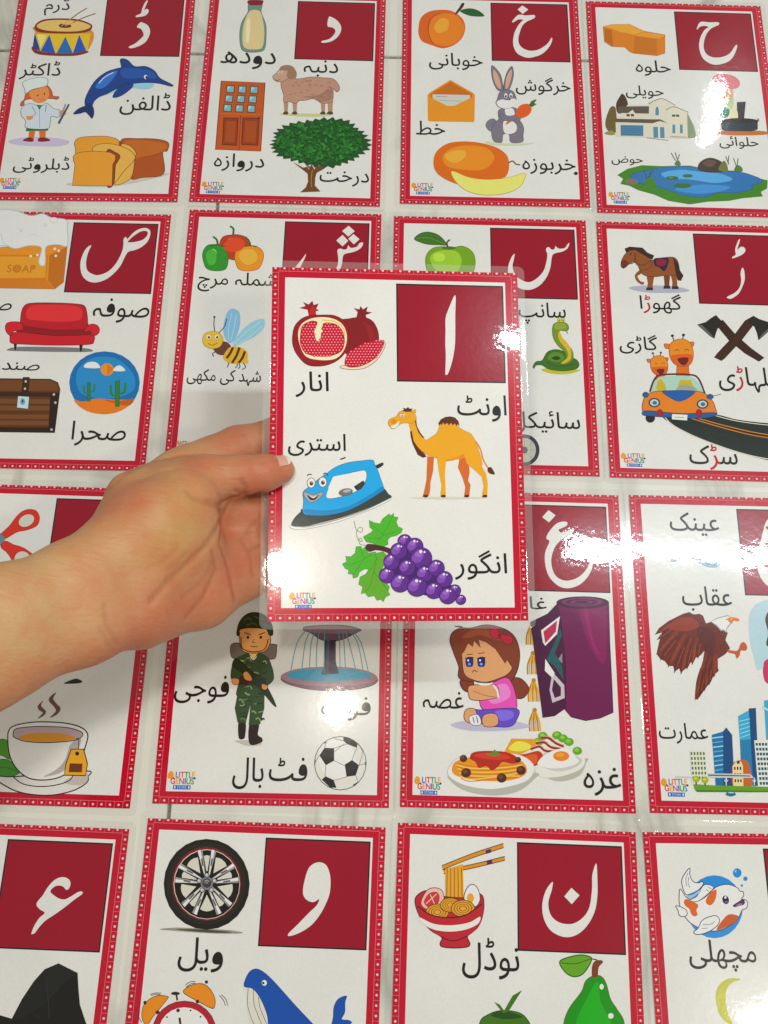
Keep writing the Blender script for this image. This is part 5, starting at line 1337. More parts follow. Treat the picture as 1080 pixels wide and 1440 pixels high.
'kh': ((0.07266, 0.50592, 0.00060), (0.00000, 0.00000, 0.01460), """
Q 0,91.2 61.5,91.2 61.5,33.4 0,33.4
G 25.5,89.07 30.09,85.07 25.54,80.46 21.55,84.83
G 24.35,79.68 27.85,79.03 34.62,79.6 34.97,77 32.42,75.07 28.39,72.73 24.9,68.57 22.67,62.06 21.32,55.62 21.9,50.17 24.68,46.25 29.68,44.04 35.48,44.74 40.66,47.96 44.42,51.7 47.54,57.26 48.05,55.44 46.71,50.85 43.46,45.32 38.95,40.68 33.82,38.2 28.73,36.99 23.73,38.47 19.5,41.95 17.35,48.23 17.23,54.59 18.59,61.95 21.39,68.47 24.14,72.61 25.66,74.51 21.86,74.77 17.68,71.69 17.13,73.16 21.24,78.85
# apricot_picture
S c75f12 -57.42,62.59 -55.73,73.71 -49.9,80.2 -41.09,82.69 -30.82,81.86 -22.8,74.64 -20.41,65.46 -22.98,55.3 -29.56,47.84 -38.25,44.52 -46.92,47.36 -54.17,50.79 -56.8,56.19
S d97a1a -49.12,62.82 -46.22,73.98 -38.16,79.04 -28.64,78.19 -22.84,70.93 -21.46,62.67 -26.63,51.56 -35.35,46.77 -44.75,49.24 -48.09,55.52
S ea9a34 -44.76,66.62 -39.64,74.16 -33.79,72.47 -34.56,63.22 -41.12,59.37 -44.32,62.03
L 8f3a10,0.44 -40.8,79.34 -47.69,73.94 -49.86,64.64 -48.09,53.69 -45.47,48.31
S 3a2a14 -28.49,78.94 -24.91,85.77 -22.82,89.96 -20.76,89.64 -22.56,85.08 -27.02,78.98
S 1f5a26 -24.35,82.04 -17.57,84.85 -10.24,83.19 -5.04,77.74 -10.33,76.84 -17.65,77.75
W ﯽﻧﺎﺑﻮﺧ|-48.91 23.65 -7.22 40.11 1.56
W ﺵﻮﮔﺮﺧ|18.04 1.53 60.25 18.39 1.54
# envelope_picture
P e0871c -49.97,-0.84 -48.27,1.64 -32.33,13.98 -15.08,2.18 -13.69,0.13 -14.29,-23.99 -15.14,-25.03 -48.78,-25.24 -49.62,-23.9
P b8680f -47.99,-0.09 -32.34,12.22 -15.67,0.77 -16.62,-7.58 -32.02,-7.99 -46.56,-5.78
P bcbdb6 -46.29,-0.05 -17.38,0.03 -17.42,-4.14 -25.68,-10.41 -35.56,-10.67 -46,-5.25
L 6a6a66,0.42 -43.31,-2.05 -34.82,-2.18
L 8a8a86,0.35 -41.19,-5.64 -23.52,-6.04
P e28c20 -49.68,-1.88 -34.15,-11.15 -31.33,-11.42 -13.99,-0.93 -14.29,-23.99 -49.06,-24.9
W ﻂﺧ|-58.54 -37.73 -36.75 -24.87 1.5
# rabbit_picture
S bcc6a4 -6.47,-42.7 8.81,-43.98 29.69,-43.11 19.89,-45.37 0.43,-45.53
S 77717e -5.94,-27.85 -3.32,-22.68 0.91,-21.72 2.92,-25.92 1.42,-31.05 -2.82,-33.19
S 77717e o4a4650,0.36 0.19,28.87 6.05,21.02 7.85,12.25 8.26,5.25 4.28,5.14 1.01,12.06 -0.4,20.85
S 77717e o4a4650,0.36 15.54,28.39 16.64,21.31 15.13,12.44 12.24,5.35 8.84,5.61 9.46,14.05 11.82,22.95
S c49a86 1.26,24.8 5.25,17.46 6.59,6.95 3.64,8.62 1.09,16.47
S c49a86 15.02,25.17 14.83,17.72 12.02,7.97 10.02,7.39 11.12,17.62
S 77717e o4a4650,0.28 -0.65,-29.41 3.7,-22.5 9.36,-20.64 19.15,-22.09 22.88,-28.79 22.38,-36.41 21.65,-42.31 13,-42.87 11.79,-35.84 7.32,-35.96 6.05,-43.05 0.49,-42.52 -1.47,-36.19
S 77717e o4a4650,0.28 3.84,-15.65 6.74,-12.14 16.64,-11.01 20.7,-16.92 19.1,-23.8 6.45,-24.98
S d2cfd0 7.87,-24.09 13.51,-23.09 17.61,-27.24 16.74,-33.19 11.8,-35.51 7.94,-33.41
S d2cfd0 9.27,-12.41 15.2,-11.91 16.15,-18.75 10.78,-19.92
S 77717e o4a4650,0.28 3.39,-3.59 5.66,3.43 11.41,6.03 16.32,3.72 18.26,-3.19 18.88,-6.64 12.39,-11.64 5.34,-11.31 2.33,-7.08
S d2cfd0 2.91,-6.2 6.93,-3.49 11.16,-4.25 16.16,-2.38 19.61,-5.76 15.25,-10.19 9.56,-12.06 4.66,-10.47
E ffffff o2a2320,0.21 10.13,0.07 11.55,0.1 10.07,-2.54
E 2a2320 10.11,-0.63 10.82,-0.61 10.08,-2.02
E ffffff o2a2320,0.21 14.1,0.17 15.52,0.21 14.03,-2.44
E 2a2320 14.08,-0.52 14.79,-0.51 14.05,-1.92
E 2a2320 12.88,-3.34 13.73,-3.31 12.86,-4.03
S cc5a1c 18.66,-19.54 17.98,-13.56 21.66,-8.29 27.34,-7.28 29.61,-11.53 27.75,-16.73 22.72,-20.29
P cc5a1c 19.39,-13.52 20.65,-18.63 9.9,-27.1 9.23,-26.1
P 2f6a2a 27.29,-9.01 29.55,-4.63 32.72,-2.81 33.84,-3.12 31.61,-6.3 33.71,-7.11 30.09,-9.8
S 77717e o4a4650,0.28 5.21,-17.33 12.21,-18.86 17.86,-17.85 17.04,-22.14 12.09,-23.64 6.51,-22.42
# melon_picture
S c9660e -45.39,-63.12 -43.32,-53.16 -35.68,-45.8 -24.55,-43.17 -10.66,-43.98 1.77,-47.84 9.25,-54.29 11.13,-62.5 9.53,-71.55 3.94,-75.76 -22.15,-81.29 -33.07,-79.13 -42.64,-72.06
S de861e -38.49,-57.17 -31.54,-49.53 -19.03,-46.71 -5.18,-48.85 0.19,-57.83 -8.26,-67.92 -24.77,-68.34 -35.75,-65.34
S eba03a -37.1,-57.14 -31.55,-52.02 -21.85,-51.77 -22.61,-58.42 -30.23,-62.73
# melon_slice_picture
S e5cf72 ob08a30,0.34 -32.34,-71.15 -29.59,-70.42 -19.34,-75.05 -5.67,-76.82 9.45,-74.81 22.47,-70.41 22.03,-76.12 17.43,-83.52 6.38,-88.95 -8.62,-90.29 -20.84,-86.9 -28.96,-79.03
L 6a4a18,0.97 10.6,-61.53 13.95,-59.79 16.09,-62.37 19.38,-63.11
W ﻩﺯﻮﺑﺮﺧ|20.99 -70.93 60.73 -57.45 1.46
# ink_mark
E 2a2320 60.72,-69.6 62.24,-69.56 60.65,-71.07
O -61.73 -91.09 -45.1 -80.78 1.44
"""),
'h': ((0.21845, 0.50330, 0.00060), (0.00000, 0.00000, 0.00663), """
Q 0,91.2 61.5,91.2 61.5,33.4 0,33.4
G 20.44,81.23 27.51,81.13 34.61,81.38 34.81,78.89 31.39,76.98 27.62,74.17 24.42,69.61 22.07,63.34 20.92,56.27 22.09,50.19 26,46.84 31.53,46.34 37.27,48.11 41.79,51.76 45.9,58.38 47.64,58.97 46.16,53.66 42.7,46.57 38.11,42.07 30.92,39.39 25.4,39.89 20.19,44.03 17.89,50.04 17.41,57.9 19.19,65.89 22.88,73.11 26.41,76.44 22.95,77.39 19.32,76.19 17.56,73.63 17.11,75.04
# halva_picture
P c8791a o9a5510,0.28 -57.44,73.79 -50.55,76.18 -36.39,77.04 -25.5,70.49 -8.82,67.36 -10.1,49.05 -16.41,46.39 -35.26,48.16 -37.96,49.81 -41.36,53.88 -51.69,54.21 -57.05,58.76
P e29a34 -57.44,73.79 -50.55,76.18 -36.39,77.04 -25.53,69.96 -32.78,66.51 -43.89,68.94 -50.77,71.89
P e0932c -25.01,69.26 -8.85,67.01 -13.31,63.31 -32.82,65.8
P b0660f -56.4,72.05 -50.85,70.47 -50.27,54.61 -56.75,59.3
P b86e14 -32.86,65.09 -15.47,62.53 -16.37,47.09 -34.96,48.52
W ﻩﻮﻠﺣ|-33.9 26.58 -6.66 41.76 2.01
W ﯽﻠﯾﻮﺣ|-42.97 4.63 -13.82 17.14 1.99
# mansion_picture
S 6a5a34 -60.19,-18.69 -56.89,-7.02 -53.97,-3.26 -51.43,-6.83 -52.48,-26.62 -58.52,-26.01
S 4a3a2a -51.17,-1.83 -48.02,5.81 -45.53,8.76 -42.68,3.48 -42.47,-4.86 -49.56,-10.08
P c9c4b4 -52.37,-16.78 -42.28,-1.52 -25.87,-0.96 -25.65,2.39 -14.51,5.29 -5.4,-1.08 3.07,-6.28 1.82,-31.28 -52.72,-31.19
P 5c5248 -49.21,-3.43 -25.95,-2.29 -26.4,-9.29 -50.21,-9.44
P c9c4b4 -44.89,-11.58 -38.72,-6.06 -35.41,-12.08 -35.58,-14.89 -45.08,-14.88
P 5c5248 -52.26,-14.8 -24.02,-14.49 -17.9,-14.28 -12.59,-17.89 -14.71,-17.14 -18.69,-15.96 -24.26,-18.12 -52.44,-18.1
L 6a6054,0.55 -26.09,-0.13 -15.61,5.25 -5.4,-1.08
L 6a6054,0.55 -13.22,-5.52 -6.85,-2.3 3.98,-6.92
P 7f8a6a 3.02,-6.95 7.39,-20.49 8.64,-30.24 1.57,-30.97
P 4a7a9c -48.78,-20.6 -31.44,-20.34 -32.05,-30.16 -49.05,-30.41
L 38608a,0.2 -48.85,-21.92 -31.52,-21.65
L 38608a,0.2 -48.95,-23.72 -31.64,-23.46
L 38608a,0.2 -49.05,-25.52 -31.75,-25.26
L 38608a,0.2 -49.15,-27.32 -31.86,-27.06
L 38608a,0.2 -49.24,-29.12 -31.97,-28.85
P 4f8494 oe8e6dc,0.41 -24.2,-21.4 -20.14,-21.26 -20.55,-31.39 -24.6,-31.53
P 4f8494 oe8e6dc,0.41 -19.05,-21.23 -15.28,-21.43 -15.71,-31.55 -19.47,-31.36
P 4f8494 of0efe6,0.41 -9.39,-18.6 -6.7,-18.84 -7.3,-27.04 -9.98,-26.8
P 4f8494 of0efe6,0.41 -3.69,-18.41 -1,-18.64 -1.62,-26.84 -4.3,-26.61
S 4f8494 of0efe6,0.41 -21.77,-9.13 -21.16,-4.13 -19.66,-2.08 -18.45,-4.37 -18.88,-10.68 -21.58,-10.45
P 4a4a44 -43.59,-10.21 -41.15,-10.29 -41.27,-12.44 -43.71,-12.36
P 4a4a44 -40.32,-10.1 -37.88,-10.18 -38.01,-12.33 -40.45,-12.25
P 4a4a44 -8.74,-9.51 -6.29,-9.59 -6.44,-11.58 -8.88,-11.5
P 4a4a44 -5.74,-9.4 -3.29,-9.49 -3.44,-11.48 -5.88,-11.4
S 8a8a50 -61.35,-28.55 -55.82,-25.92 -53.3,-29.25 -57.38,-30.04
L 9a9484,0.54 -29.19,-31.69 -13.15,-33.41
L 8a8a50,0.68 -11.57,-30.11 0.57,-30.03
# sweet_maker_picture
S b86a2c 24.61,-24.81 32.21,-22.92 52.57,-22.22 62.63,-23.03 60.33,-25.72 38.58,-27.11 26.5,-26.38
S c9727c 24.48,21 26.45,27.89 32.93,30.69 41.1,29.26 45.89,24.3 44.91,18.32 38.46,15.55 30.1,14.42 25.57,17.65
S a9bf8c 19.46,2.28 22.38,12.46 28.87,16.07 38.15,12.16 39.76,2.98 35.23,-4.68 25.52,-6.67 20.26,-4.36
S 3f6a86 13.02,-9.59 15.37,-5.86 19.47,-5.72 22.71,-7.6 21.53,-13.43 15.31,-14.79
S c9a080 28.87,16.07 38.54,16.4 39.98,9.7 34.63,3.64 29.36,5.97
S dcd9cf 13.7,-1.26 22.2,2.37 35.61,-0.5 35.46,-17.07 17.5,-20.96 12.61,-14.56
S 2f7a5c 22.74,0.72 26.03,-0.83 35.46,-2.18 33.34,-10.55 23.93,-9.21
P 2c2a28 42.18,3.9 49.09,4.64 46.14,-11.76 40.72,-11.62
S d8c9a8 36.1,-7.14 39.88,1.31 41.84,-6.94 40.65,-12.28 35.26,-11.8
P 1f3440 27.86,-14.04 56.54,-12.39 55.67,-20.97 51.13,-23.09 30.81,-23.45 28.25,-21.91
S 1f1c18 28.27,-14.02 37.34,-11.4 50.94,-11.26 56.75,-13.05 50.55,-15.24 34.19,-16.12
L 1f1c18,0.68 55.76,-14.73 57.38,-12.2 56.13,-11.09
W ﯽﺋﺍﻮﻠﺣ|25.27 -39.39 54.97 -28.01 1.94
W ﺽﻮﺣ|-57.24 -56.97 -33.72 -48.99 1.92
# pond_picture
P 3f7d1e -53.64,-65.93 -45.62,-60.14 -34.77,-56.6 -20.14,-56.91 1.26,-55.71 16.94,-59.31 32.92,-59.09 43.37,-61.12 49.64,-64.85 58.45,-66.92 57.32,-74 52.35,-77.29 53.28,-81.14 38.59,-83.17 27.82,-85.85 11.94,-87.14 -1.41,-89.9 -16.97,-87.32 -27.14,-82.24 -38.77,-78.74 -45.15,-75.06 -51.68,-73.71 -49.43,-68.94
S 2a6fa8 o1f5270,0.4 -43.28,-65.58 -35.11,-62.16 -17.53,-57.61 1.18,-56.67 16.84,-60.42 35.52,-59.8 48.47,-63.31 54.65,-67.83 46.28,-72.03 45.97,-75.16 33.75,-78.68 20.52,-79.12 9.62,-83.35 -6.06,-82.01 -16.31,-78 -27.95,-74.49 -35.79,-73.18 -41.61,-71.03
S 4f9cd0 -20.58,-63.25 -7.03,-59.64 6.18,-60.78 22.04,-61.83 32.19,-67.01 18.62,-70.59 0.29,-68.07 -15.59,-67.81
S 3c88c4 -10.91,-76.26 7.88,-72.52 28.96,-73.38 23.31,-77.47 7.24,-80.33 -5.85,-79.21
E 2f6a2a -12.9,-67.25 -8.11,-67.09 -13.02,-68.98
E 2f6a2a -1.06,-64.97 2.93,-64.83 -1.18,-66.54
E 2f6a2a -5.44,-73.74 1.19,-73.52 -5.6,-75.93
E 5a8a3c -13.66,-66.8 -11.8,-66.74 -13.72,-67.59
S 3a2a22 6.9,-58.38 9.56,-51.93 16.55,-48.19 23.09,-49.89 28.01,-54.5 28.92,-59.23 22.08,-61.35 11.47,-61.08
S 5a4436 10.77,-53.49 16.39,-50.11 21.54,-52.33 15.85,-56.5
S 6a7030 22.39,-57.86 27.04,-50.55 29.35,-54.45 29.16,-59.54 24.85,-60.16
L 3a4a2a,0.54 30.76,-53.61 29,-46.49
L 3a4a2a,0.54 30.17,-52.84 31.49,-45.6
L 3a4a2a,0.53 36.81,-57.38 34.63,-47.9
L 3a4a2a,0.54 36.56,-55.8 38.25,-47.78
L 3a4a2a,0.54 -9.11,-51.76 -11.94,-44.66
L 3a4a2a,0.54 -7.72,-50.92 -8.83,-44.24
L 3a4a2a,0.54 -7.45,-50.91 -5.73,-45.74
L 3a4a2a,0.53 -31.57,-69.13 -33.68,-60.53
L 3a4a2a,0.53 -30.24,-69.08 -28.4,-61.14
L 3a4a2a,0.53 -30.81,-67.53 -26.41,-61.08
S 4f7a2a -10.05,-55.46 -8.44,-51.74 -6.44,-51.67 -5.67,-55.63
S 4f7a2a 34.26,-59.05 36.71,-54.21 39.9,-55.69 40.19,-59.64
S 3f7d1e -33.86,-73.9 -31.52,-68.34 -27.49,-67.42 -25.3,-74.4
S 7a6a60 -48.24,-71.25 -44.79,-68.78 -38.91,-70.16 -39.79,-73.79 -46.39,-73.69
O -61.03 -90.99 -44.97 -80.76 1.89
"""),
's': ((-0.23070, 0.28927, 0.00060), (0.00000, 0.00000, 0.01582), """
Q 0,91.2 61.5,91.2 61.5,33.4 0,33.4
G 14.92,72 13.38,66.22 12.79,58.27 14.21,51.99 17.71,48.93 22.63,47.79 29.15,50.76 33.95,57.17 36.95,65.16 37.94,71.57 37.55,77.99 39.18,79.64 40.32,78.05 43.71,82.97 47.55,86.3 52.31,87.55 55.7,85.68 56.36,81.65 54.82,75.97 51.09,71.55 46.52,68.89 42.23,67.51 40.15,63.65 37.54,55.67 33.42,49.29 28.47,44.48 21.94,41.84 15.67,42.95 10.98,48 8.86,56.6 9.71,64.54 12.09,70.18
H 40.83,75.81 44,80.07 49.13,84.39 53.55,84.82 54.39,81.93 51.85,77.99 47.19,75.96 42.41,75.2
# soap_picture
P d98a1e o8a5210,0.28 -91.68,69.39 -50.17,68.74 -22.96,71.77 -2.17,71.45 -1.2,41.48 -6.63,35.92 -45.36,35.83 -86.1,35.69
P c47816 -90.49,62.24 -14.93,63.18 -13.74,43.53 -87,41.1
P e2952a -88.92,61.01 -15.72,61.89 -14.72,44.76 -85.87,42.53
P b86c12 -2.07,70.65 -1.2,41.48 -6.63,35.92 -12.28,42.79 -14.1,63.2
P c47816 -87,41.1 -13.74,43.53 -7.35,36.22 -45.36,35.83 -86.05,35.38
S d5dfe6 o8fb6cc,0.55 -94.47,86.24 -68.23,96.65 -54.77,100.25 -43.51,99.86 -31.76,95.86 -23.61,97.7 -16.21,94.59 -5.51,92.88 -3.85,85.11 -2.17,71.45 -9.17,72.09 -17.23,70.3 -16.54,60.76 -16.37,55.23 -19.31,54.69 -20.99,59.08 -20.57,69.42 -29.74,70.81 -39.05,68.2 -47.65,70.4 -66.67,68.36 -91.81,70.18
S f3f5f4 -91.69,86.3 -67.73,93.38 -54.17,96.16 -43,96.26 -31.2,91.79 -23.18,94.43 -11.61,91.43 -5.85,89.94 -4.74,75.4 -17.65,73.5 -17.64,57.57 -19,57.54 -21.3,71.81 -34.43,74.71 -45.24,72.86 -50.99,74.33 -85.32,72.74
L a8c4d4,0.55 -51.23,80.77 -48,72.79 -43.52,70.5
L b8c8d0,0.41 -32.8,77.97 -28.28,80.49 -23.12,78.19
L 8fb6cc,0.55 -37.89,84.64 -36.53,81.92
E eef2f4 oa0b0b8,0.28 -14.56,92.67 -11.78,92.73 -14.27,90.39
E eef2f4 oa0b0b8,0.28 -20.14,88.3 -19.03,88.33 -20.01,87.33
E f2e8d2 -10.79,68.53 -9.82,68.55 -10.65,67.42
E f2e8d2 -7.83,67 -6.87,67.03 -7.69,65.89
E f2e8d2 -9.37,62.83 -8.41,62.85 -9.23,61.72
E f2e8d2 -27.18,62.11 -26.22,62.13 -27.03,61
E f2e8d2 -22.64,63.16 -21.68,63.18 -22.49,62.05
T b87218 SOAP|-42.45 48.59 -22.51 54.86 1.3
W ﻦﺑﺎﺻ|-67.56 15.03 -35 28.73 1.27
# sofa_picture
S 77757a -32.82,-11.85 -22.74,-9.86 14.5,-9.79 24.62,-11.06 20.19,-12.93 -27.58,-13.21
P 2b1c1c -29.42,-7.78 -27.29,-7.73 -27.14,-12.61 -28.2,-12.64
P 2b1c1c 15.82,-7.54 18.22,-7.49 18.05,-12.82 16.99,-12.85
S b01226 o4a0c14,0.4 -26.46,3.48 -27.59,15.53 -26.42,21.64 -22.04,24.19 -5.9,24.85 10.41,24.29 16.02,22.58 18.34,16.54 19.45,10.5 19.39,2.98 -2.66,-0.5 -22.84,0.56
S cf2f36 -23.42,12.59 -23.52,20.18 -16.48,23.09 3.77,23.23 13.5,21 15.3,14.95 11.99,11.1 -4,9.99 -17.55,10.9
S 8a0c1e -26.34,6.49 -3.23,3.99 19.48,4.48 21.31,0.32 -2.54,-1.39 -26.8,0.18
S bc1528 o4a0c14,0.4 -32.6,-4.13 -32.17,0.36 -24.28,1.28 -2.62,-0.79 16.01,-0.09 24.51,0.39 25.59,-4.36 22.17,-7.11 -1.67,-8.22 -27.03,-7.73 -31.69,-6.79
S c21a2c o4a0c14,0.4 -36.97,4 -36.48,8.07 -32.11,9.37 -26.63,8.59 -24.59,3.52 -31.05,1.88 -31.91,-1.43 -34.79,0
S c21a2c o4a0c14,0.4 19.22,6.73 23.01,8.77 26.93,7.35 28.57,3.48 26.68,0.14 23.71,0.38 22.03,3.34 18.41,2.21
W ﮧﻓﻮﺻ|22.35 10.11 61.69 29.27 1.26
W ﻕﻭﺪﻨﺻ|-53.51 -30.26 -9.31 -20.37 1.22
# chest_picture
P 5a3418 o2a160c,0.39 -74.39,-35.1 -35.13,-34.27 -1.01,-33.98 4.55,-36.32 6.75,-41.31 7.16,-73.23 -29.41,-73.42 -68.01,-73.65
P 6f4420 -74.22,-36.1 -1.55,-34.86 4.02,-37.34 5.59,-42.48 -72.85,-44.41
P 3a2012 -72.8,-44.7 6.29,-43.9 6.3,-47.05 -72.26,-47.97
P 734822 -71.9,-50.1 1.44,-48.86 1.36,-52.27 -71.34,-53.5
P 734822 -71.08,-55.05 2.08,-53.82 2,-57.22 -70.52,-58.44
P 734822 -70.04,-61.39 2.89,-60.16 2.81,-63.54 -69.48,-64.75
P 734822 -69.3,-65.86 3.47,-64.65 3.39,-68.01 -68.74,-69.21
P 2c1a12 0.55,-44.02 6.55,-43.89 7.16,-73.23 2.75,-73.04
P 2c1a12 -68.51,-70.6 6.82,-69.62 7.03,-73.24 -67.96,-73.93
P 3a1f16 o1c100a,0.26 -19.55,-32.92 -15.09,-32.83 -14.63,-43.91 -18.8,-44
P b9cdd6 o5a7480,0.39 -20.99,-47.04 -13.37,-47.46 -12.95,-56.26 -20.58,-55.56
E 6ea0b4 -17.3,-51.1 -15.48,-51.06 -16.95,-53.65
E 2a5a6e -17.36,-50.67 -16.58,-50.66 -17.2,-51.81
E b8b0a8 o2a2320,0.13 -17.28,-36.06 -16.36,-36.04 -17.14,-37.06
E b8b0a8 o2a2320,0.13 -17.05,-41.52 -16.14,-41.5 -16.92,-42.52
E b8b0a8 o2a2320,0.13 3.08,-45.4 4,-45.38 3.21,-46.4
E b8b0a8 o2a2320,0.13 4.89,-51.35 5.8,-51.33 5.01,-52.34
E b8b0a8 o2a2320,0.13 4.81,-71.05 5.72,-71.04 4.94,-72.03
# desert_picture
E 0e6ba8 36.39,-35.65 60.39,-35.14 38.99,-59.14
S 2484bc 16.69,-28.09 26.05,-17.66 41.92,-17.32 55.01,-28.74 56.32,-41.71 39.95,-47.77 21.2,-43.87
S d9761e 17.24,-48.96 23.27,-50.26 32.13,-47.93 43.94,-48.4 57.04,-48.84 52.42,-54.62 46.26,-57.86 38.6,-59.14 29.37,-57.92 21.77,-54.12
S b85a14 37.42,-48.54 47.95,-49.31 57.55,-47.4 54.8,-52.44 45.55,-51.21
E e38a2a 37.03,-25.92 41.51,-25.82 37.54,-30.56
P d0701a 36.52,-21.25 41.48,-25.53 37.54,-30.56
S f2f2ee 21.02,-24.51 22.51,-21.4 26.35,-20.3 29.77,-21.25 32.12,-24.56 26.92,-25.26
S f2f2ee 41.62,-26.84 42.62,-23.9 45.81,-22.81 49.52,-26.67
P 2f7a34 o174a1e,0.26 26.26,-50.19 24.63,-36.18 26.62,-35.28 28.34,-50.15
L 2f7a34,1.17 26.61,-44.19 23.63,-43.39 22.47,-37.96
L 2f7a34,1.18 26.47,-43.05 29.77,-42.12 29.7,-36.94
P 2f7a34 o174a1e,0.26 45.71,-53.7 43.68,-34.8 46.39,-33.57 48.51,-53.64
L 2f7a34,1.59 46.25,-45.61 42.25,-44.54 40.75,-37.2
L 2f7a34,1.59 46.09,-44.07 50.55,-42.82 50.54,-35.83
W ﺍﺮﺤﺻ|18.56 -82.3 54.84 -64.27 1.17
"""),
'sh': ((-0.07812, 0.29605, 0.00060), (0.00000, 0.00000, 0.01049), """
Q 0,91.2 61.5,91.2 61.5,33.4 0,33.4
G 46.36,88.73 50.92,84.27 46.35,79.56 41.78,84.19
G 42.21,80.91 46.47,75.92 42.55,71.27 37.82,76.04
G 50.05,81.86 54.59,77.61 50.65,73.13 46.41,77.74
G 57.19,74.77 56.65,71.67 54.23,68.89 49.92,66.6 45.26,65.38 43.15,63.17 42.47,55.98 39.76,45.24 35.4,38.07 24.77,34.27 12.19,39.18 8.25,49.68 14.23,60.55 16.4,64.21 15.79,60.6 12.81,51.58 15.02,44.55 24.45,41.28 33.58,45.07 39.12,54.1 39.79,61.27 38.93,67.55 40.74,69.41 43.59,68.59 45.9,69.56 46.59,72.29 48.55,70.17 52.9,71.38 54.69,74.34
# pepper_picture
S b23a1e o5a1c10,0.31 -46.18,71.47 -43.93,76.99 -38.55,78.6 -32.28,78.78 -25.78,75.69 -23.41,68.5 -26.36,61.2 -33.91,57.76 -41.07,59.89 -45,64.27
S 2f8a2a o174a18,0.31 -57.69,63.02 -55.07,69.04 -50.47,70.26 -45.41,69.68 -40.32,64.41 -38.85,57.27 -40.34,50.09 -47.19,48.48 -53.52,50.08 -56.48,55.88
S e08a1e o7a4010,0.31 -34.52,61.87 -32.31,68.24 -26.95,69.84 -19.89,69.68 -14.96,66.03 -13.79,59.76 -16.39,51.65 -22.43,49.17 -30.25,50.02 -33.44,55.63
E 9ad04a -50.22,63.23 -47.73,63.3 -49.96,60
E ea6a4a -37.87,73.52 -35.05,73.6 -37.68,70.99
E f8c85a -26.46,62.64 -23.65,62.72 -26.24,59.41
S 48a83a -55.21,61.29 -52.46,65.87 -48.42,64.18 -47.72,55.23 -52.23,53.32
S cc4a24 -43.38,69.74 -36.81,76.28 -28.79,73.78 -29.85,66.51 -39.07,64.44
S f0a53a -31.81,61.05 -28.29,66.55 -20.42,65.87 -18.34,57.84 -25.87,54.06
L 2a6a24,1.41 -47.29,69.63 -48.42,74.13 -51.3,76.78
L 2a6a24,1.41 -36.96,78.28 -37.03,83.59 -39.72,85.9
L 2a6a24,1.25 -24.1,69.38 -25.34,73.88 -27.76,77.09
L 17501a,0.62 -52.72,69.11 -47.31,69.99 -41.74,68.7
L 17501a,0.63 -28.46,69.08 -23.82,69.93 -19.06,68.98
W ﭺﺮﻣ ﮧﻠﻤﺷ|-59.08 31.69 -3.32 47.67 1.59
# bee_picture
S 7fb4dc -38.2,1.53 -37.78,10.06 -35.55,16.99 -31.84,18.47 -27.79,15.13 -26.85,6.09 -28.76,-3.29 -32.16,-8.43 -36.18,-5.18
S 8fc0e4 -30.65,-8.39 -27.37,-1.56 -21.09,6.25 -13.77,10.72 -9.77,9.97 -10.01,4 -15.93,-2.94 -23.18,-7.35 -28.97,-10.86
L c8dff0,0.3 -33.79,-6.8 -34.54,3.33 -33.14,15.33
L c8dff0,0.3 -32.28,-6.76 -30.76,3.43 -29.97,13.7
L c8dff0,0.3 -29.84,-9.21 -22.2,0.27 -12.15,9.05
L c8dff0,0.3 -28.28,-10.01 -18.95,-3.02 -11.17,5.67
L 2a2320,0.6 -44.03,0.53 -45.03,5.6 -45.18,11.23
E 2a2320 -45.2,11.57 -44.44,11.59 -45.14,10.72
L 2a2320,0.6 -40.91,-0.57 -37.63,4.1 -36.29,10.44
S 6a3f34 -44.17,-12.95 -42.01,-7.86 -35.23,-7.68 -31.61,-11.77 -33.05,-16.82 -39.74,-17.67
L 2a2320,0.6 -42.17,-15.4 -44.29,-17.12 -43.08,-19.09
L 2a2320,0.6 -34.17,-21.84 -32.49,-24.28 -33.48,-27.11
L 2a2320,0.6 -28.13,-22.51 -26.44,-25.27 -27.77,-27.46
L 2a2320,0.6 -25.83,-23.27 -24.57,-26.22 -25.65,-27.89
L 2a2320,0.6 -22.86,-22.86 -20.67,-26.44 -22.92,-28.48
S e0a82c -36.67,-18.58 -32.67,-11.8 -26.68,-11.31 -21.22,-14 -19.68,-18.96 -21.37,-22.82 -29.49,-24.36 -34.9,-22.19
L 5a3020,1.8 -30.41,-11.74 -32.3,-16.8 -34.3,-20.18
L 5a3020,1.8 -25.9,-11.62 -27.68,-18.34 -30.29,-23.72
L 5a3020,1.8 -21.94,-14.52 -23.52,-19.89 -25.81,-23.6
S d9b02c -20.82,-19.82 -18.86,-22.26 -19.79,-23.94 -21.79,-23.17
S dcb03a o8a6a20,0.3 -51.93,-6.44 -50.8,-1.86 -45.68,0.31 -40.57,-1.07 -37.81,-5.56 -39.19,-11.14 -44.61,-13.13 -50.05,-10.93
E ffffff -47.89,-4.14 -46.38,-4.1 -47.75,-5.83
E 2a2320 -47.71,-4.48 -46.96,-4.46 -47.63,-5.49
E ffffff -42.16,-3.99 -40.65,-3.95 -42.03,-5.67
E 2a2320 -41.98,-4.32 -41.23,-4.3 -41.9,-5.33
L 8a3a1a,0.45 -47.93,-9.19 -44.82,-10.45 -41.49,-8.68
W ﯽﮭﮑﻣ ﯽﮐ ﺪﮩﺷ|-60.23 -40.9 -9.71 -28.81 1.52
O -62.84 -87.62 -54.15 -82.02 1.46
"""),
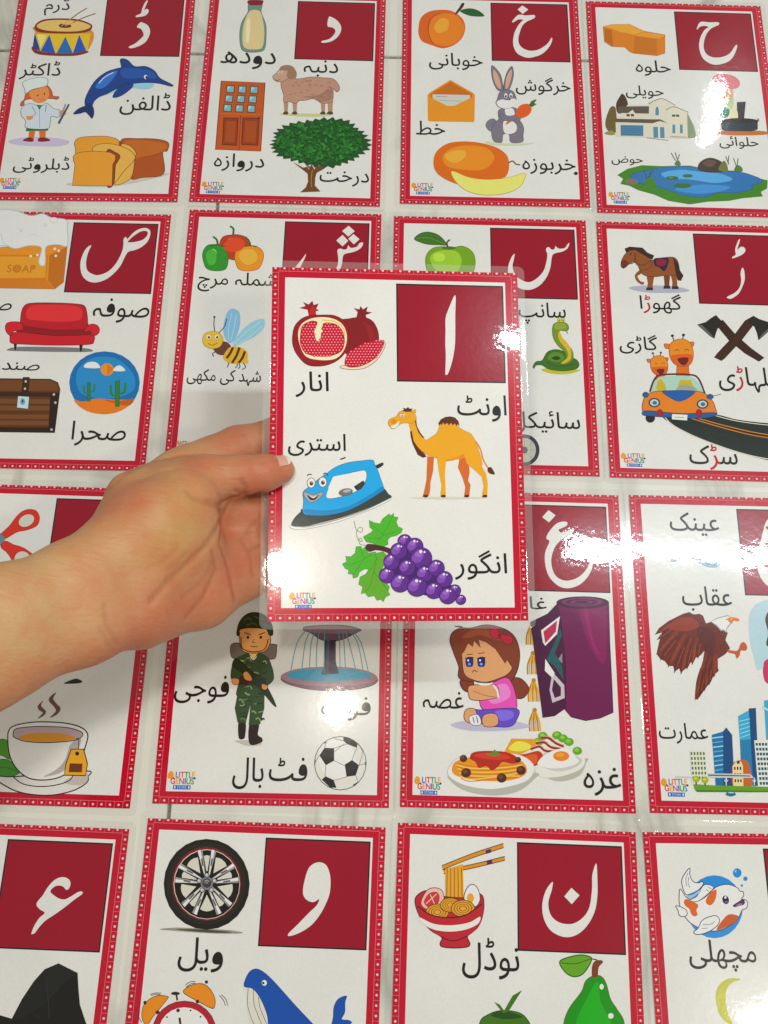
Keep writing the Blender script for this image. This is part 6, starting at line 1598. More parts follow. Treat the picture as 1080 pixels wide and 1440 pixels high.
'sn': ((0.07131, 0.29647, 0.00060), (0.00000, 0.00000, 0.01169), """
Q 0,91.2 61.5,91.2 61.5,33.4 0,33.4
G 57.32,79.9 55.96,75.59 52.14,72.6 46.17,70.74 44.14,67.63 42.81,59.17 39.58,50.72 34.25,43.93 27.17,40.44 19.65,41.89 13.25,48.35 12.44,58.35 15.13,66.85 17.4,69.62 16.71,65.2 15.67,58.44 18.42,50.99 25.6,46.69 31.49,48.84 37.56,55.67 40.19,64.14 40.99,70.09 40.09,73.97 42.08,76.07 44.08,74.08 46.31,74.48 47.14,76.89 49.43,74.91 53.74,75.53 55.78,78.49
# apple_picture
S 6f9a1e o40600f,0.29 -46.89,60.96 -45.91,67.74 -41.51,72.95 -34.14,74.34 -28.24,73.31 -20.86,75.21 -14.24,71.99 -11.22,65.29 -12.21,54.34 -18.13,44.2 -28.32,42.27 -39.95,43.62 -45.08,51.79
S 93ba34 -43.68,63.57 -40.03,69.59 -31.19,71.53 -23.83,70.03 -20.93,62.5 -25.37,52.32 -37.05,52
E a8cc4a -37.08,65.44 -32.67,65.56 -37.07,61.73
E 4f6f14 -30.01,73.26 -25,73.4 -30.01,71.9
L 4a4424,1.18 -30.9,74.09 -31.48,77.49 -29.41,80.28
S 3f6f24 o2a4a14,0.3 -55.15,80.26 -51.19,84.66 -45.27,86.38 -38.59,84.49 -34.14,80.49 -31.78,75.77 -37.1,75.63 -44.48,75.77 -50.39,77.31
L 7a9a4a,0.3 -54.12,80.29 -44.51,81.41 -32.67,76.09
W ﭗﻧﺎﺳ|19.13 13.3 52.29 30.5 1.5
# snake_picture
S b0b032 33.55,-21.82 44.9,-19.98 57.55,-21.21 60.34,-21.92 51.76,-24.77 40.5,-24.75
S 3f6a22 o27481a,0.28 27.98,-19.63 30.21,-15.99 34.49,-14.78 38.25,-8.41 44.01,-6.22 49.64,-7.65 52.33,-11.2 57.9,-13.4 59.99,-17.26 57.57,-20.9 49.03,-22.67 39.2,-21.68 34.36,-18.69 30.12,-18.8 28.64,-21.17
S 58832c 38.09,-13.13 42.51,-8.3 48.84,-9.71 49.36,-14.4 43.64,-16.11
L 27481a,0.35 37.95,-17.04 44.93,-19.2 56.31,-17.35
S 27481a 40.92,-13.05 44.52,-11.39 47.3,-12.89 44.41,-14.53
S 6f8a26 o4a5f1a,0.29 42.67,11.56 45.52,14.85 51.98,14.7 53.98,11.06 52.43,8.29 47.71,8.49 47.29,4.97 52.06,-0.63 56.01,-7.96 55.32,-14.25 50.65,-17.5 46.72,-16.82 50.85,-12.8 50.33,-8.1 45.57,-2.7 42.67,3.57
S c4a634 47.39,7.68 49.35,2.95 54.33,-4.06 54.39,-12.71 49.98,-16.73 47.87,-16.47 52.3,-11.98 51.82,-6.49 47.11,0.51 46.16,5.26
S 8a9a30 43.53,11.59 46.23,14.55 51.24,14.2 52.09,10.53 46.02,9.09
E d8d040 o2a2320,0.22 47.46,16.84 48.76,16.87 47.41,15.38
E 2a2320 47.46,16.67 47.89,16.69 47.43,15.87
E d8d040 o2a2320,0.22 50.34,16.91 51.64,16.95 50.28,15.46
E 2a2320 50.34,16.75 50.77,16.76 50.3,15.94
L 8a3a1a,0.43 52.01,8.6 53.06,6.23
W ﻞﮑﯿﺋﺎﺳ|11.51 -69.43 58.56 -52.98 1.41
# bicycle_picture
E 3c3f48 20.37,-81.7 30.5,-81.46 20.06,-93.06
E b7b5a8 20.37,-81.7 28.04,-81.52 20.13,-90.45
L 8a8a84,0.27 20.37,-81.7 27.76,-81.52
L 8a8a84,0.27 20.37,-81.7 25.42,-87.56
L 8a8a84,0.27 20.37,-81.7 20.14,-90.16
L 8a8a84,0.27 20.37,-81.7 15,-87.82
L 8a8a84,0.27 20.37,-81.7 12.97,-81.9
L 8a8a84,0.27 20.37,-81.7 15.27,-75.82
L 8a8a84,0.27 20.37,-81.7 20.58,-73.17
L 8a8a84,0.27 20.37,-81.7 25.76,-75.53
E 3c3f48 20.37,-81.7 22.56,-81.65 20.3,-84.19
L 2f3138,0.83 14.06,-70.82 20.64,-81.7
"""),
'rr': ((0.21857, 0.29734, 0.00060), (0.00000, 0.00000, 0.00647), """
Q 0,91.2 61.5,91.2 61.5,33.4 0,33.4
G 33.42,63.57 34.64,61.49 34.36,54.19 31.9,47.68 28.54,41.97 23.26,38.14 20.75,38.38 20.58,39.65 25.79,42.68 29.7,46.81 31.65,52.49 31.84,58.97
G 32.89,86.6 34.08,86.97 32.45,81.94 31.28,78.59 34.39,81.17 36.86,80.09 36.86,77.12 33.71,74.05 27.44,71.22 27.28,72.53 29.74,74.42 29.92,79.37
# horse_picture
S a3a5b8 -49.18,44.3 -39.45,46.69 -18.28,46.89 -6.09,43.91 -15.84,41.68 -36.97,41.33
P 74401c -23.6,55.58 -19.12,54.91 -20.14,48.43 -20.05,45.71 -24.03,45.26 -23.54,48.32
P 8a4f24 -18.83,58.97 -13.02,60.78 -14.41,53.45 -14.38,46.21 -18.39,45.28 -17.76,50.12
P 8a4f24 -36.28,56.79 -30.08,56.18 -32.08,47.25 -32.05,43.4 -36.57,43.26 -35.37,48.75
S 8a4f24 -38.73,58.33 -40.3,55.85 -42.53,54.16 -40.65,50.19 -38.15,49.47 -39.41,47.34 -43.2,50.11 -44.33,54.91 -41.55,58.57 -38.61,60.28
P 3a241c -24.2,46.86 -19.68,47 -19.56,44.76 -24.64,44.6
P 3a241c -18.29,46.72 -13.76,46.87 -13.65,44.63 -18.73,44.47
P 3a241c -36.73,45.18 -32.21,45.32 -32.07,43.08 -37.15,42.92
S 8a4f24 o3a241c,0.29 -41.28,63.13 -38.84,68.11 -32.47,67.49 -23.75,69.9 -15.84,70.81 -12.53,67.32 -12.79,59.97 -16.22,55.81 -23.34,55.26 -30.5,54.06 -37.51,55.13 -40.15,58.29
S 8a4f24 o3a241c,0.29 -53.68,65.18 -52.33,68.98 -49.98,72.67 -45.5,76.11 -41.25,75.42 -36.44,72.28 -31.75,67.52 -32.84,61.77 -38.68,59.14 -41.99,63.1 -44.67,65.96 -49.11,62.88 -52.1,60.34 -53.86,61.91
S 6a3020 -53.72,64.36 -51.71,67.36 -48.55,65.34 -49.59,62.05 -52.37,60.49
P 3a241c -50.47,76.77 -46.79,78.54 -41.8,78.21 -37.51,78.02 -34.19,74 -29.34,71.69 -30.99,68.36 -33.76,69.58 -36.49,71.46 -39.92,73.82 -43.08,75.86 -46.26,75.26 -49.51,73.51
P 3a241c -15.84,70.81 -14.56,68.89 -12,64.88 -11.65,60.01 -9.42,55.71 -11.59,51.44 -13.96,51.85 -14.74,56.67 -15.34,63.96
L 2a2a3a,0.57 -43.21,73.71 -43.65,66.32 -46.9,64.25
L 2a2a3a,0.43 -43.65,66.32 -38.43,63.22 -30.99,68.36
S 2a2440 -29.82,68.72 -25.9,69.83 -19.46,70.04 -20.19,63.8 -23.09,58.83 -26.43,61.98 -29.6,63.5
S 8a1a34 -28.18,67.63 -23.82,68.92 -20.79,67.38 -22.75,63.72 -27.32,63.58
E 2a2320 -46.44,72.29 -45.86,72.31 -46.48,71.47
R ﺍﮌﻮﮭﮔ|-42.05 24.52 -12.56 40.38 1.81
W ﯼﮌﺎﮔ|-58.37 -7.58 -31.83 7.48 1.77
# axes_picture
P 3a2018 o1a0e0a,0.35 10.51,17.58 15.53,20.86 23.4,9.6 33.46,-0.87 41.84,-7.93 37.97,-10.79 28.94,-4.83 18.81,4.82 12.69,13.91
P 41241a o1a0e0a,0.35 31.41,20.73 37.66,24.69 38.25,19.39 27.13,5.08 14.24,-9.09 11.87,-10.98 7.14,-8.55 9.61,-5.42 21.87,8
P 26241f o12100c,0.28 11.11,24.49 15.62,18.68 11.3,13.87 9.91,10.73 8.4,6.04 5.27,8.26 1.45,12.32 -2.66,16.55 3.36,18.61 7.84,22.19
P 26241f o12100c,0.28 37.66,24.69 33.85,20.03 37.65,16.25 38.86,11.63 39.38,5.77 44.27,10.25 50.41,15.87 54.15,18.32 46.71,20.43 41.33,22.3
P 57615c -2.12,16.25 0.41,16.64 5.46,10.59 8.2,6.96 4.75,8.71
P 57615c 52.72,17.97 49.16,17.23 42.18,10.18 39.72,6.4 45.04,11.04
R ﯼﮌﺎﮩﻠﮐ|8.67 -34.76 50.25 -14.95 1.74
# road_picture
S 1d2a26 o16201c,0.4 -31.17,-53.88 -16.06,-53.14 3.94,-51.95 18.69,-55.29 39.43,-57.29 68.04,-58.17 65.67,-89.29 44.93,-85.68 36.66,-83.81 19.08,-79.38 -1.54,-72.17 -16.95,-64.74 -27.2,-58.55
L c9c9b8,0.67 -30.42,-54.73 -25.96,-59.96 -15.72,-66.14 -0.27,-72.84 19.08,-79.38 36.73,-83.1 58.21,-85.29
L cfcfbe,0.54 3.89,-52.54 18.61,-56.17 39.31,-58.45 61.21,-59.24
L c87a1c,0.67 -13.5,-54.81 7.43,-61.13 28.34,-66.27 46.79,-68.59 60.01,-69.63
L c87a1c,0.67 -10.76,-54.14 10.22,-59.89 31.19,-64.46 47.04,-66.29 60.31,-67.04
# giraffe_car_picture
P cc6a1c o6a2f10,0.27 -19.03,-13.14 -11.33,-12.91 -11.37,-30.92 -21.45,-31.23
L 6a2f10,0.69 -19.84,2.09 -20.85,7.29
L 6a2f10,0.69 -14.26,2.87 -13.03,8.15
E 4a2410 -20.85,7.29 -19.74,7.33 -20.92,6.21
E 4a2410 -13.03,8.15 -11.92,8.19 -13.11,7.07
S d0701e o6a2f10,0.28 -23.55,0.44 -27.12,0.63 -26.25,-2.71 -23.19,-2.31
S d0701e o6a2f10,0.28 -9.32,2.41 -6.25,2.82 -7.07,-0.59 -9.86,-0.98
S dd8420 o6a2f10,0.34 -23.98,-5.7 -23.27,0.44 -17.44,4.62 -10.58,3.91 -7.47,-2.13 -7.79,-9.76 -10.67,-15 -16.26,-16.38 -21.04,-14.42 -23.48,-10.25
S c85f18 -23.65,-8.73 -15.55,-6.96 -7.89,-7.49 -10.65,-14.7 -16.23,-16.08 -21.02,-14.11
L 2a2320,0.41 -20.06,-4.66 -18.59,-3.39 -17.02,-4.57
L 2a2320,0.41 -13.41,-4.15 -11.66,-2.87 -10.1,-4.05
S 6a1a1a -18.55,-10.4 -11.07,-9.56 -13.12,-14.78 -16.42,-14.88
P cc6a1c o6a2f10,0.27 -34.08,-21.3 -28.56,-21.13 -28.48,-34.03 -35.72,-34.24
L 6a2f10,0.5 -34.74,-10.44 -35.49,-6.74
L 6a2f10,0.5 -30.75,-9.88 -29.9,-6.13
E 4a2410 -35.49,-6.74 -34.69,-6.72 -35.54,-7.51
E 4a2410 -29.9,-6.13 -29.11,-6.1 -29.95,-6.9
S d0701e o6a2f10,0.28 -37.39,-11.62 -39.95,-11.48 -39.31,-13.86 -37.12,-13.57
S d0701e o6a2f10,0.28 -27.21,-10.21 -25.02,-9.92 -25.59,-12.34 -27.58,-12.62
S dd8420 o6a2f10,0.34 -37.67,-15.98 -37.19,-11.61 -33.04,-8.64 -28.13,-9.14 -25.86,-13.44 -26.05,-18.88 -28.08,-22.63 -32.07,-23.61 -35.52,-22.21 -37.29,-19.23
S c85f18 -37.41,-18.15 -31.62,-16.88 -26.13,-17.26 -28.06,-22.41 -32.06,-23.4 -35.5,-21.99
L 2a2320,0.3 -34.86,-15.24 -33.81,-14.34 -32.69,-15.18
L 2a2320,0.3 -30.1,-14.88 -28.86,-13.97 -27.73,-14.81
S 6a1a1a -33.75,-19.34 -28.4,-18.74 -29.84,-22.46 -32.2,-22.54
E 22201e -40.41,-55.61 -37.19,-55.51 -40.64,-59.1
S 9fc0b4 -38.43,-35.45 -34.49,-27.15 -28.85,-24.29 -11.08,-23.74 -5.95,-27.78 -2.47,-35.11 -20.2,-36.38
S b9a42c -34.72,-34.6 -33.45,-27.87 -30.4,-27.03 -28.19,-34.4
P b9a42c -21.45,-34.94 -18.12,-26.65 -10.61,-26.42 -7.91,-35.27
S 8f9a90 -21.39,-34.2 -17.03,-30.35 -8.98,-31.59 -7.64,-35.26 -20.17,-35.94
L 5a2030,1.22 -39.43,-36.22 -35.53,-26.44 -29.44,-22.96 -10.98,-22.39 -5.09,-25.51 -1.78,-36.56
S cf7a1a o2a2a3a,0.41 -45.19,-45.98 -42.74,-39.28 -37.82,-36.47 -30.99,-35.67 -25.9,-40.25 -20.65,-42.45 -13.69,-39.88 -9.27,-35.31 -2.53,-35.85 2.46,-40.87 4.39,-46.68 3.05,-52.86 -18.89,-54.97 -40.28,-53.57 -44.96,-51.09
S 1d5aa0 o1a3458,0.34 -31.26,-35.68 -25.52,-34.91 -14.64,-34.58 -8.46,-35.29 -13.72,-40.17 -20.13,-42.72 -25.9,-40.25
S 1f5a94 o1a2a48,0.34 -45.23,-51.1 -40.07,-50.36 -18.65,-51.76 3,-50.38 3.86,-52.83 -5.45,-54.86 -21.58,-55.05 -41.66,-54.2 -45.38,-53.43
E 26405c -36.98,-44.26 -32.92,-44.14 -37.21,-47.79
E b0c0c0 -36.98,-44.26 -34,-44.17 -37.15,-46.76
E 4a6a80 -36.72,-44.4 -35.1,-44.35 -36.82,-45.87
E 26405c -4.04,-44.3 0.02,-44.17 -4.33,-47.82
E b0c0c0 -4.04,-44.3 -1.06,-44.21 -4.25,-46.8
E 4a6a80 -3.78,-44.44 -2.16,-44.39 -3.91,-45.91
E a01e20 o2a2320,0.27 -33.72,-51.92 -31.7,-51.86 -33.91,-54.69
E a01e20 o2a2320,0.27 -7.03,-51.12 -5,-51.06 -7.25,-53.89
E 1f5a94 o2a2320,0.27 -42.56,-38.54 -40.53,-38.48 -42.69,-40.61
E 1f5a94 o2a2320,0.27 1.56,-38.68 3.87,-38.61 1.4,-40.6
L 2a2a3a,0.34 3.37,-38.18 9.34,-36.52
P e2ddd0 o2a2320,0.2 -25.41,-52.25 -14.94,-52.52 -15.54,-56.9 -25.97,-56.34
L 2a2320,0.34 -23.96,-54.54 -17.26,-54.77
R ﮎﮍﺳ|-15.99 -92.07 16.14 -73.67 1.69
O -61.98 -91.39 -45.03 -81.51 1.68
"""),
'q': ((-0.21426, 0.07909, 0.00060), (0.00000, 0.00000, 0.00192), """
Q 0,91.2 61.5,91.2 61.5,33.4 0,33.4
# scissors_picture
S 6b8290 -52.44,59.36 -37.04,64.8 -31.17,66.4 -29.15,62.23 -34.55,57.84 -51.49,53.78
S 6b8290 -54,68.48 -39.63,64 -31.06,61.47 -29.16,58.01 -34.67,58.54 -53.16,63.56
S c83022 o8a1c14,0.27 -31.85,66.38 -27.88,71.48 -24.11,78.03 -20.57,81.74 -15.96,83.04 -11.63,81.67 -9.17,77.09 -10.21,72.07 -15.9,69.03 -22.45,67.26 -28.58,62.96 -30.16,64.32
E c5c3b8 o8a1c14,0.27 -17.39,75.25 -12.98,78.08 -15.07,71.8
S c83022 o8a1c14,0.27 -28.98,61.18 -23.19,58.91 -18.26,57.67 -13.11,55.04 -8.45,51.01 -7.43,44.1 -12.83,39.79 -18.39,40.99 -22.14,47.78 -26.37,53.21 -31.2,57.25
E c5c3b8 o8a1c14,0.27 -15.97,49.37 -10.9,46.76 -17.87,44.62
# tea_cup_picture
S 4a8a1e o24480f,0.35 -36.94,-72.89 -17.57,-63.89 -9.09,-62.36 -5.49,-68.57 -4.71,-73.58 -11.16,-71.26 -21.39,-72.41
S 3f8a20 o24480f,0.34 -27.46,-77.6 -15.8,-74.75 -7.3,-73.65 -0.74,-76.79 2.48,-80.84 -4.01,-83.52 -14.59,-82.19
L 24480f,0.26 -13.4,-78.84 -4.79,-78.58 1.65,-81.03
S c9c7c4 o2e1a16,0.69 -14.45,-83.01 -0.58,-83.42 41.12,-78.84 43.1,-82.1 42.84,-85.41 36.52,-89.7 26.61,-92.62 16.42,-93.42 5.09,-92.29 -3.97,-89.28
S b5a9a4 29.1,-85.82 35.42,-81.5 42.09,-79.64 42.73,-84.58 37.91,-87.2
L 2e1a16,0.6 -0.94,-83.84 5.2,-87.36 15.71,-88.53 25.84,-87.15 32.37,-84.49 34.13,-81.54
S d2d2ce o2e1a16,0.7 -8.04,-56.81 -4.31,-53.71 5.04,-51.71 14.63,-51.16 26.12,-51.66 35.19,-53.78 39.77,-57.89 39.26,-64.68 37.54,-71.45 33.13,-77.42 26.93,-82.59 17.74,-84.76 8.14,-83.98 0.51,-79.25 -4.97,-71.91 -7.59,-63.58
S aaa09e 29.7,-64.97 32.72,-61.5 36.09,-60.55 35.25,-67.33 32.05,-75.79 24.97,-80.99 16.61,-82.9 23.76,-78.54 28.13,-72.58
S b09aa0 o2e1a16,0.52 -5.09,-58.85 -3.98,-55.83 5.42,-54.27 15.89,-53.86 27.35,-54.19 35.53,-56.32 36.56,-58.84 32.7,-61.33 24.14,-62.61 13.76,-63.35 2.34,-62.86 -4.1,-60.77
S c98a1c -1.49,-60.69 3.44,-58.58 12.92,-57.53 24.33,-57.69 32.95,-59.97 24.95,-62.16 13.7,-62.93 3.15,-62.41
L 2e1a16,0.44 33.04,-60.65 34.7,-60.59 35.47,-69
P d89c1e o2e1a16,0.61 30.97,-66.62 38.43,-66.39 41.78,-74.66 41.63,-81.48 28.88,-81.7 29,-75.05
E 2e1a16 34.87,-69.02 36.08,-68.98 35.02,-70.19
P 6a3414 31.22,-74.82 38.84,-74.75 39.16,-79.73 31.21,-79.81
S 6a4a3a 10.17,-38.62 7.26,-41.75 8.35,-44.31 10.79,-45.95 8.2,-49.3 11.48,-47.65 12.69,-45.03 9.85,-42.53 9.16,-40.82
S 6a4a3a 17.22,-33.44 13.82,-36.33 13.75,-38.94 17.33,-42.3 18.57,-44.85 15.57,-48.56 19.69,-46.54 21.23,-43.04 18.34,-40.1 15.97,-37.14
# pen_stroke_word
S 1a1614 21.07,-27.89 26.92,-25.06 29.58,-24.98 32.26,-26.31 30.8,-27.41 26.41,-27.89
"""),
'f': ((-0.06257, 0.08342, 0.00060), (0.00000, 0.00000, 0.01391), """
Q 0,91.2 61.5,91.2 61.5,33.4 0,33.4
# soldier_picture
S b0aea4 -23.58,-62.54 -16.93,-62.14 -8.52,-63.07 -8.15,-64.67 -15.33,-65.35 -21.7,-63.58
S 6f665e o2a2320,0.36 -30.27,-6.79 -29.04,-3.89 -23.61,-3.5 -3.47,-3.68 -1.61,-6.23 -1.87,-11.95 -4.38,-13.14 -8.69,-12.8 -23.02,-12.36 -28.71,-12.76
S 2a1814 -22.11,-51.39 -17.87,-51.99 -17.66,-59.46 -18.65,-61.37 -21.48,-60.61
S 2a1814 o140c0a,0.28 -15.31,-52.63 -10,-52.53 -10.18,-58.64 -7.55,-60.62 -7.69,-63.05 -14.58,-64.12
P 2f4a2a o1b2e1a,0.28 -23.73,-33.5 -7.57,-31.8 -7.2,-42.88 -9.16,-52.51 -15.82,-53.32 -15.53,-40.28 -17.87,-51.99 -22.65,-51.67 -24.91,-43.22
S 2f4a2a o1b2e1a,0.29 -26.54,-13.14 -18.9,-9.71 -11.74,-9.57 -5.79,-13.45 -2.3,-24.7 -6.95,-30.39 -7.37,-35.27 -23.55,-36.28 -24.06,-28.62 -28.56,-25.2 -28.39,-17.44
L 56733e,0.92 -13.54,-40.61 -11.63,-40.02 -11.52,-40.14
L 1b2e1a,0.58 -19.31,-15.64 -18.18,-15.12 -15.94,-16.68
L 1b2e1a,0.82 -21.35,-42.9 -19.93,-42.06 -18.06,-42.03
L 1b2e1a,0.93 -10.44,-48.96 -9.13,-49.95 -7.67,-49.76
L 1b2e1a,0.97 -20.21,-48.41 -18.14,-47.93 -17.77,-47.95
L 7f9464,0.92 -23.5,-14.26 -21.79,-14.44 -20.53,-13.52
L 7f9464,0.65 -19.23,-23.72 -17.75,-22.96 -16.78,-25.2
L 1b2e1a,0.58 -8.82,-25.54 -6.87,-25.21 -6.06,-24.67
L 1b2e1a,0.62 -24.91,-18.88 -23.66,-19.58 -22.23,-19.29
L 1b2e1a,0.62 -10.05,-21.36 -8.09,-21.99 -6.88,-20.55
L 7f9464,0.79 -9.5,-15.02 -8.17,-14.19 -7.05,-15.92
L 7f9464,0.64 -22.79,-38.63 -21.89,-37.83 -19.74,-40.22
L 1b2e1a,0.58 -23.26,-13.59 -21.37,-13.2 -20.85,-14.36
L 56733e,0.9 -21.12,-49.89 -19.85,-49.22 -17.75,-50.39
L 1b2e1a,0.61 -21.55,-46.73 -20.15,-45.93 -18.41,-46.57
L 1b2e1a,0.96 -9.06,-49.54 -7.28,-49.11 -6.69,-49.83
L 1b2e1a,0.84 -10.21,-15.88 -8.67,-15.49 -8.1,-15.69
L 7f9464,0.59 -10.51,-45.4 -8.57,-45.05 -7.77,-44.61
L 7f9464,0.92 -19.44,-33.64 -18.15,-34.69 -16.35,-35.15
L 56733e,0.77 -19.82,-18.69 -17.89,-18.26 -17.44,-18.53
L 7f9464,0.88 -19.29,-22.45 -17.28,-22.07 -16.02,-23.74
L 7f9464,0.78 -11.86,-49.6 -10.32,-48.84 -8.64,-51.02
L 1b2e1a,0.82 -11.9,-40.14 -9.74,-40.14 -8.62,-40
L 7f9464,0.86 -14.43,-45.47 -13.59,-44.7 -11.8,-46.2
L 56733e,0.98 -20.61,-38.59 -18.43,-37.81 -17.42,-37.97
L 56733e,0.74 -8.21,-30.44 -6.84,-30.77 -6.14,-30.07
L 7f9464,0.74 -12.78,-26.26 -11.55,-26.04 -10.56,-27.48
L 7f9464,0.61 -19.6,-13.02 -17.98,-12.63 -16.67,-14.57
L 7f9464,0.77 -10.94,-28 -9.88,-27.72 -8.3,-27.61
L 56733e,0.73 -23.65,-15.28 -22.27,-16.2 -20.88,-15.21
L 1b2e1a,0.75 -9.59,-33.65 -8.45,-33.16 -6.24,-33.7
L 7f9464,0.78 -15.18,-21.81 -13.76,-21.38 -11.76,-22.15
L 56733e,0.85 -19.98,-30.44 -17.81,-29.83 -17.98,-29.9
L 7f9464,0.67 -18.15,-30.53 -16.69,-29.47 -15.39,-31.76
L 1b2e1a,0.83 -12.93,-22.79 -11.39,-23.09 -10.03,-23.78
L 7f9464,0.68 -22.15,-41.5 -20.29,-41.71 -19.2,-40.68
L 1b2e1a,0.58 -18.37,-38.38 -17.18,-38.26 -15.02,-39.7
L 1b2e1a,0.83 -16.66,-12.11 -14.75,-13.1 -13.65,-13.4
L 1b2e1a,0.95 -10.41,-30.21 -8.87,-30.75 -8.05,-29.33
L 1b2e1a,0.95 -11.23,-34.37 -10.19,-34.31 -8.46,-34.73
L 56733e,0.6 -20.05,-17.7 -18.82,-18.4 -16.87,-18.48
P e0b27a -18.61,-9.71 -13.17,-9.6 -15.5,-13.64
L e8e4d8,0.43 -17.63,-11.55 -15.5,-13.64 -13.62,-11.61
S 3a241c -23.21,-26.5 -22.27,-23.68 -15.12,-24.24 -7.98,-24.81 -7.74,-29.01 -21.89,-29.28
S 1b2e1a o0f1a0e,0.29 -28.44,-16.73 -25.83,-13.13 -16.81,-20.05 -7.82,-27.61 -0.31,-40.27 -1.39,-41.12 -8.9,-33.22 -19.43,-23.62 -26.86,-18.83
S c98a54 o2a2320,0.21 -21.22,-22.25 -18.88,-21.07 -15.79,-24.96 -16.39,-26.65 -20,-25.74
S c98a54 o2a2320,0.21 -27.83,-25.47 -23.83,-25.82 -24.04,-29.04 -27.32,-28.69
S c98a54 o2a2320,0.21 -9.19,-28.34 -5.57,-29.67 -6.87,-31.79 -9.03,-31.13
S cf965a o4a2a14,0.43 -24.93,-0.93 -25.03,4.85 -15.6,6.49 -8.04,5.77 -5.66,-0.55 -6.28,-4.88 -8.94,-8.52 -16.03,-9.66 -21.82,-8.77 -24.07,-5.23
L 2a2320,0.58 -22.32,3.17 -18.19,1.8
L 2a2320,0.58 -13.3,1.9 -9.35,3.42
E 2a2320 -19.82,0.18 -18.95,0.2 -19.75,-0.83
E 2a2320 -11.76,0.34 -10.9,0.36 -11.7,-0.67
L 6a3a1c,0.43 -15.87,-0.75 -16.75,-2.79 -15.01,-3.04
L 3a1c10,0.43 -18.02,-5.4 -13.42,-5.6
L 2a1a12,0.58 -24.16,0.53 -22.82,-6.64 -16.09,-8.8 -9.02,-7.09 -7.1,-0.58
S 27361f o12180e,0.43 -26.85,1.92 -25.9,9.2 -21.89,14.4 -16.18,15.98 -10.27,14.19 -5.61,8.88 -4.38,2.36 -6.67,2.03 -9.77,5.74 -24.22,5.74 -25.1,1.66
L 46583a,0.87 -23.1,10.72 -20.3,12.23 -18.04,10.82
L 46583a,0.87 -16.77,13.77 -13.04,12.09 -10.17,12.44
L 46583a,0.87 -21.45,7.54 -17.21,9.08 -14.23,7.69
L 46583a,0.87 -11.4,8.76 -7.7,7.38
W ﯽﺟﻮﻓ|-62.68 -40.85 -29.35 -23.87 1.1
# fountain_picture
S 7a5a66 o3a2a38,0.28 2.11,-24.89 6.39,-28.04 19.3,-31 34.91,-31.68 49.04,-30.43 58.91,-27.73 61.82,-24.16 57.34,-21.43 46.01,-23.76 31.81,-24.6 17.58,-24.31 6.1,-22.28
S 9a7884 1.92,-23.91 8.81,-19.55 22.98,-17.43 41.53,-17.07 55.87,-19.34 61.66,-23.46 54.63,-27.11 31.97,-28.8 12.07,-27.93
S 1f94b8 5.28,-22.86 13.09,-19.61 28.72,-18.17 45.86,-18.41 58.06,-21.42 51.72,-24.36 31.86,-26 14.79,-25.49
S 6a5260 o3a2a38,0.29 14.44,7.09 27.69,8.81 42.17,8.81 50.64,6.36 48.08,4.56 40.27,0.36 33.83,-1.21 26.61,-0.64 20.7,2.86
S 8f6a78 14.76,6.52 30.59,8.58 50.35,6.35 42.32,3.87 19.21,3.99
P 3a3040 o221a28,0.29 28.34,-0.6 34.96,-0.47 35.43,-14.07 37.67,-21.11 27.16,-21.87 28.86,-14.2
P 5a4a5c 29.49,-0.58 31.22,-0.54 31.4,-21.23 29.14,-21.55
L 4a9aa4,0.51 16.26,5.38 10.88,-3.11 7.78,-21.69
L 4a9aa4,0.51 19.14,5.44 16.06,-3.01 14.61,-21.55
L 4a9aa4,0.51 22.32,5.5 19.79,-2.93 19.45,-21.46
L 4a9aa4,0.51 24.92,5.56 23.53,-2.86 23.72,-21.38
L 4a9aa4,0.51 27.81,5.61 28.13,-2.77 28.56,-21.28
L 4a9aa4,0.51 40.81,5.87 43.67,-2.46 48.78,-20.89
L 4a9aa4,0.51 43.42,5.92 48.99,-2.36 53.05,-20.81
L 4a9aa4,0.51 45.15,5.96 51.15,-2.31 56.19,-20.75
L 4a9aa4,0.51 39.08,5.84 40.36,-2.53 41.94,-21.02
L 4a9aa4,0.51 36.48,5.78 37.62,-2.58 38.52,-21.09
W ﻩﺭﺍﻮﻓ|27.68 -49.34 57.81 -35.02 1.09
# football_picture
E cdcbc6 o3a3a3a,0.41 40.42,-74.21 55.91,-73.92 40.93,-89.62
E dededa 38.4,-71.85 49.48,-71.64 38.78,-83.1
P 1c1c1c 27.66,-70.04 30.54,-65.57 36.39,-65.73 36.64,-72.95 31.76,-75.7
P 1c1c1c 43.07,-75.09 47.42,-72.35 51.66,-75.33 49.88,-81.19 44.4,-82.08
P 1c1c1c 41.74,-59.16 45.94,-59.62 50.49,-62.91 50,-65.21 44.09,-63.16 41.8,-61.32
P 1c1c1c 29.59,-83.93 31.86,-82.04 36.75,-84.06 38.56,-88.49 34.85,-88.43
P 1c1c1c 54.91,-72.88 55.91,-73.92 55.55,-76.19
P 1c1c1c 24.75,-73.43 25.53,-72.08 25.42,-76.08
P 1c1c1c 47.84,-86.88 51.22,-84.85 49.91,-86.97
P 1c1c1c 29.75,-63.03 32.04,-60.96 31.13,-62.87
L 7a7a7a,0.35 36.46,-67.87 42.28,-63.06
L 7a7a7a,0.35 41.8,-61.32 35.91,-60.08
L 7a7a7a,0.35 44.09,-63.16 36.11,-65.73
L 7a7a7a,0.35 50,-65.21 47.42,-72.35
L 7a7a7a,0.35 51.66,-75.33 55.78,-74.19
L 7a7a7a,0.35 36.64,-72.95 43.1,-75.75
L 7a7a7a,0.35 31.76,-75.7 31.46,-82.32
L 7a7a7a,0.35 27.66,-70.04 25.08,-74.75
L 7a7a7a,0.34 44.4,-82.08 36.77,-84.46
L 7a7a7a,0.34 49.88,-81.19 51.23,-85.11
L 7a7a7a,0.35 30.54,-65.57 31.54,-62.59
